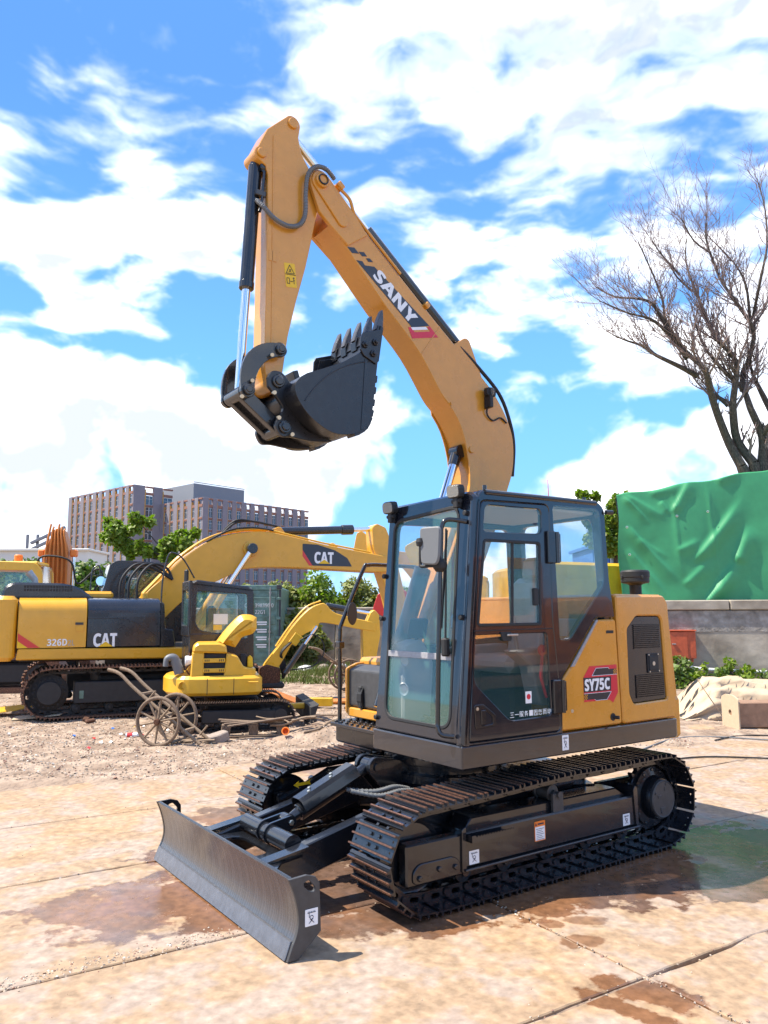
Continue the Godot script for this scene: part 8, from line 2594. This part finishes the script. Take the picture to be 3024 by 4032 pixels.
	for k in hedge.size():
		var h: Array = hedge[k]
		leafy_tree("broad_bush", ["dense dark green bush behind the orange pipework", "dense dark green bush between the pipework and the black cab", "dense dark green bush behind the black cab roof of the large excavator", "dense dark green bush under the two crowned tree", "dense dark green bush behind the rising boom of the large excavator", "dense dark green bush behind the cab of the orange yellow excavator"][k], "bush", Vector3(h[0], 0, -31.3), [Vector3(0, 0, 0), Vector3(0.05, h[1] * 0.5, 0)], [[Vector3(0, h[1] * 0.8, 0), h[2]], [Vector3(0.7, h[1] * 0.6, 0.2), h[2] * 0.7], [Vector3(-0.7, h[1] * 0.65, 0.2), h[2] * 0.7], [Vector3(0, h[1] * 0.35, 0.3), h[2]]], 5200, 0.21, M.leaf_dark, 60 + k, "dark bushes under the offices")
	var scrub := [[-6.2, 2.9, 1.15], [-5.0, 3.1, 1.2], [-3.8, 3.0, 1.2], [-2.7, 3.2, 1.25], [-1.5, 3.0, 1.2], [-0.4, 2.7, 1.1], [0.7, 2.5, 1.05], [-3.2, 1.7, 0.9], [-4.4, 1.6, 0.9]]
	for k in scrub.size():
		var h: Array = scrub[k]
		leafy_tree("scrub_bush", ["yellow green scrub bush growing behind the shipping container roof", "bright green scrub bush growing behind the container edge", "yellow green scrub bush over the wall beside the container", "yellow green scrub bush under the dark lettering panel", "bright green scrub bush over the wall above the small boom", "yellow green scrub bush over the wall beside the red boom", "yellow green scrub bush over the wall behind the cab post", "low dry scrub bush in front of the wall beside the container", "low scrub bush in front of the wall behind the container corner"][k], "bush", Vector3(h[0], 0, -31.0 if k < 7 else -28.6), [Vector3(0, 0, 0), Vector3(0.05, h[1] * 0.5, 0)], [[Vector3(0, h[1] * 0.75, 0), h[2]], [Vector3(0.6, h[1] * 0.55, 0.3), h[2] * 0.8], [Vector3(-0.6, h[1] * 0.6, 0.2), h[2] * 0.75], [Vector3(0.1, h[1] * 0.3, 0.4), h[2] * 0.9]], 6500, 0.18, M.leaf_dry if k % 3 else M.leaf_bright, 90 + k, "scrub bushes along the rear wall")
	leafy_tree("poplar_tree", "green leafy tree between the cab roof and the tarpaulin", "tree", Vector3(9.0, 0, -30.0), [Vector3(0, 0, 0), Vector3(0.05, 2.5, 0), Vector3(0.1, 4.4, 0)], [[Vector3(-0.25, 5.8, 0), 0.75], [Vector3(0.35, 6.1, 0.1), 0.55], [Vector3(0.6, 5.2, 0), 0.8], [Vector3(-0.45, 5.0, 0.1), 0.75], [Vector3(0.05, 4.3, 0), 0.7], [Vector3(-0.85, 6.3, 0), 0.4], [Vector3(1.05, 4.8, 0), 0.5], [Vector3(-1.25, 6.35, 0), 0.4], [Vector3(-0.8, 5.7, 0), 0.5], [Vector3(0.75, 5.9, 0), 0.5]], 11000, 0.19, M.leaf_bright, 44)
	build_bare_tree()
	# blue shed
	var S := thing("blue_shed", "blue corrugated steel shed behind the green tree", "shed", Vector3(12.4, 0, -37.0))
	part(S, "wall", MB.new().box(Vector3(0, 2.5, -2), Vector3(4.6, 5.0, 4), 0.02), M.shed_blue)
	for k in 22:
		part(S, "rib", MB.new().box(Vector3(-2.2 + 0.21 * k, 2.5, 0.02), Vector3(0.06, 4.9, 0.05), 0.01), M.shed_blue)
	part(S, "roof", MB.new().prism(V2([-2.45, 5.0, 2.45, 5.35, 2.45, 5.5, -2.45, 5.15]), -4.2, 0.25, 0.01), M.shed_blue)
	part(S, "window", MB.new().box(Vector3(-0.98, 4.35, 0.06), Vector3(0.98, 0.66, 0.06), 0.01), M.facade_white)
	for s in [-0.24, 0.24]:
		part(S, "pane", MB.new().box(Vector3(-0.98 + s, 4.35, 0.095), Vector3(0.42, 0.56, 0.01)), M.facade_glass)
	# elevated road deck far to the right
	var V := thing("elevated_road", "grey elevated road deck on piers far behind the tree", "bridge", Vector3(145.0, 0, -140.0))
	part(V, "deck", MB.new().box(Vector3(0, 18.2, 0), Vector3(210, 1.2, 9), 0.1), M.overpass)
	part(V, "parapet", MB.new().box(Vector3(0, 19.6, 4.3), Vector3(210, 0.9, 0.3), 0.05), M.overpass)
	for k in 9:
		part(V, "pier", MB.new().box(Vector3(-96 + 24 * k, 8.7, 0), Vector3(2.0, 17.6, 3.0), 0.2), M.overpass)
	# mast
	tag(part(self, "mast", MB.new().tube([Vector3(17.5, 0, -80.0), Vector3(17.4, 15.9, -80.0)], [0.12, 0.04], 6), M.bright_red), "thin red lattice mast standing far behind the cab roof", "mast")
	# offices are built with the setting

func wing(B: Node3D, at: Vector3, dir: Vector3, nrm: Vector3, length: float, top: float, floors: int, strips: int, wmesh: Mesh, called: String) -> void:
	# facade of tall fins with recessed window strips; dir runs along it, nrm points out
	var bs := Basis(dir, Vector3.UP, nrm)
	if bs.determinant() < 0:
		bs = Basis(-dir, Vector3.UP, nrm)
		at = at + dir * length
	var step := length / strips
	for k in strips:
		var x0 := k * step
		var wide := step * (0.56 if k % 2 == 0 else 0.46)
		var f := MB.new().box(Vector3(x0 + wide * 0.5, top * 0.5, -0.15), Vector3(wide, top, 0.9), 0.05)
		var o := part(B, "fin", f, M.facade_grey)
		o.transform = Transform3D(bs, at)
		var y := part(B, "reveal_panel", MB.new().box(Vector3(x0 + wide + step * 0.03, top * 0.5 - 0.6, -0.15), Vector3(step * 0.06, top - 1.2, 0.7), 0.03), M.facade_orange)
		y.transform = Transform3D(bs, at)
		var ww := step - wide - step * 0.06
		for j in floors:
			var w := MeshInstance3D.new()
			w.name = "window"
			w.mesh = wmesh
			B.add_child(w, true)
			w.transform = Transform3D(bs * Basis().scaled(Vector3(ww, 3.9, 1.0)), at + bs * Vector3(x0 + step - ww * 0.5, top - 3.2 - 3.9 * (j + 0.5), -0.12))
		var cr := part(B, "crown_frame", MB.new().box(Vector3(x0 + step - ww * 0.5, top - 0.35, -0.1), Vector3(ww, 0.5, 0.8), 0.03), M.facade_brick)
		cr.transform = Transform3D(bs, at)
		var sp := part(B, "spandrel", MB.new().box(Vector3(x0 + step - ww * 0.5, top - 2.6, -0.15), Vector3(ww, 0.9, 0.6), 0.03), M.facade_brick)
		sp.transform = Transform3D(bs, at)

func build_offices() -> void:
	var B := thing("office_building", "grey finned office block with orange window reveals far behind the yard", "building", Vector3.ZERO)
	var am := ArrayMesh.new()
	# unit window: 1 wide, 1 storey high; spandrel below, frame and glass above
	am = MB.new().box(Vector3(0, -0.36, 0.0), Vector3(1.0, 0.10, 0.5)).box(Vector3(0, -0.46, 0.05), Vector3(1.0, 0.05, 0.6)).mesh(null, M.facade_brick)
	var gf := MB.new()
	for x in [-0.47, 0.0, 0.47]:
		gf.box(Vector3(x, 0.1, 0.02), Vector3(0.06, 0.78, 0.10))
	for y in [-0.29, 0.22, 0.47]:
		gf.box(Vector3(0, y, 0.02), Vector3(1.0, 0.025, 0.10))
	gf.mesh(am, M.facade_frame)
	MB.new().box(Vector3(0, 0.09, -0.05), Vector3(1.0, 0.80, 0.06)).mesh(am, M.facade_glass)
	MB.new().box(Vector3(0, -0.42, -0.02), Vector3(1.0, 0.16, 0.1)).mesh(am, M.facade_deep)
	var L := Vector3(-0.75, 0, -0.66).normalized()
	var R := Vector3(0.66, 0, -0.75).normalized()
	var nl := Vector3(-0.66, 0, 0.75).normalized()
	var nr := Vector3(0.75, 0, 0.66).normalized()
	# left wing
	var c1 := Vector3(-83.0, 0, -250.0)
	wing(B, c1, L, nl, 44.0, 44.6, 8, 10, am, "left")
	wing(B, c1, R, nr, 15.0, 44.6, 8, 2, am, "left")
	part(B, "wing_core", MB.new().prism(PackedVector2Array([Vector2(c1.x, c1.z) - Vector2(nl.x + nr.x, nl.z + nr.z) * 0.75, Vector2(c1.x + L.x * 44 - nl.x * 0.75, c1.z + L.z * 44 - nl.z * 0.75), Vector2(c1.x + L.x * 44 + R.x * 15, c1.z + L.z * 44 + R.z * 15), Vector2(c1.x + R.x * 15 - nr.x * 0.75, c1.z + R.z * 15 - nr.z * 0.75)]), 0.0, 41.2, 0.0, Transform3D(Basis(Vector3.RIGHT, Vector3.BACK, Vector3.UP), Vector3.ZERO)), M.facade_deep)
	# right wing
	var c2 := Vector3(-58.0, 0, -242.0)
	wing(B, c2, L, nl, 24.0, 39.0, 7, 6, am, "right")
	wing(B, c2, R, nr, 46.0, 39.0, 7, 12, am, "right")
	part(B, "wing_core", MB.new().prism(PackedVector2Array([Vector2(c2.x, c2.z) - Vector2(nl.x + nr.x, nl.z + nr.z) * 0.75, Vector2(c2.x + L.x * 24 - nl.x * 0.75, c2.z + L.z * 24 - nl.z * 0.75), Vector2(c2.x + L.x * 24 + R.x * 46, c2.z + L.z * 24 + R.z * 46), Vector2(c2.x + R.x * 46 - nr.x * 0.75, c2.z + R.z * 46 - nr.z * 0.75)]), 0.0, 35.6, 0.0, Transform3D(Basis(Vector3.RIGHT, Vector3.BACK, Vector3.UP), Vector3.ZERO)), M.facade_deep)
	# plain core tower between them
	var c3 := Vector3(-66.0, 0, -262.0)
	var tr := Transform3D(Basis(L, Vector3.UP, nl), c3)
	var core := part(B, "core_tower", MB.new().box(Vector3(11, 23.5, -11), Vector3(22, 47, 22), 0.1), M.facade_core)
	core.transform = tr
	part(B, "roof_rail", MB.new().tube([c3 + Vector3(0, 47.4, 0), c3 + R * 22 + Vector3(0, 47.4, 0)], 0.12, 6), M.dark_steel)
	# white podium with a glazed band
	var p0 := Vector3(-86.0, 0, -232.0)
	part(B, "podium", MB.new().box(Vector3(-72.0, 11.0, -245.0), Vector3(44, 4.0, 16), 0.2), M.facade_white)
	part(B, "podium_base", MB.new().box(Vector3(-72.0, 4.5, -245.5), Vector3(42, 9.0, 14), 0.1), M.facade_glass)
	for k in 18:
		part(B, "mullion", MB.new().box(Vector3(-92.5 + 2.4 * k, 4.5, -238.4), Vector3(0.25, 9.0, 0.3)), M.facade_frame)
	# stair screen of slanting louvres at the left end
	for k in 7:
		part(B, "slant_louvre", MB.new().box(Vector3(-122.0 + 0.6 * k, 14.0 + 2.6 * k, -268.0), Vector3(13.0, 0.9, 1.2), 0.05, Basis(Vector3(0, 0, 1), 0.45)), M.facade_core)
	for k in 4:
		part(B, "stair_post", MB.new().box(Vector3(-126.0 + 3.6 * k, 15.0, -269.0), Vector3(0.8, 30.0, 0.8), 0.05), M.facade_core)
	# low white building on the far left
	var W := thing("low_building", "low white building with a strip of dark windows on the far left", "building", Vector3(-88.0, 0, -170.0))
	part(W, "wall", MB.new().box(Vector3(0, 8.0, -6), Vector3(44, 16.0, 12), 0.1), M.facade_white)
	part(W, "window_band", MB.new().box(Vector3(0, 11.0, 0.05), Vector3(43, 4.6, 0.2)), M.facade_glass)
	for k in 19:
		part(W, "mullion", MB.new().box(Vector3(-21.5 + 2.4 * k, 11.0, 0.2), Vector3(0.22, 4.6, 0.2)), M.dark_steel)
	part(W, "transom", MB.new().box(Vector3(0, 11.6, 0.22), Vector3(43, 0.2, 0.2)), M.dark_steel)
	part(W, "roof_edge", MB.new().box(Vector3(0, 16.2, -5.8), Vector3(45, 0.5, 13), 0.1), M.facade_white)

func _ready() -> void:
	set_world()
	set_materials()
	build_ground()
	build_offices()
	build_far()
	build_yard()
	build_big()
	build_small()
	build_hero()
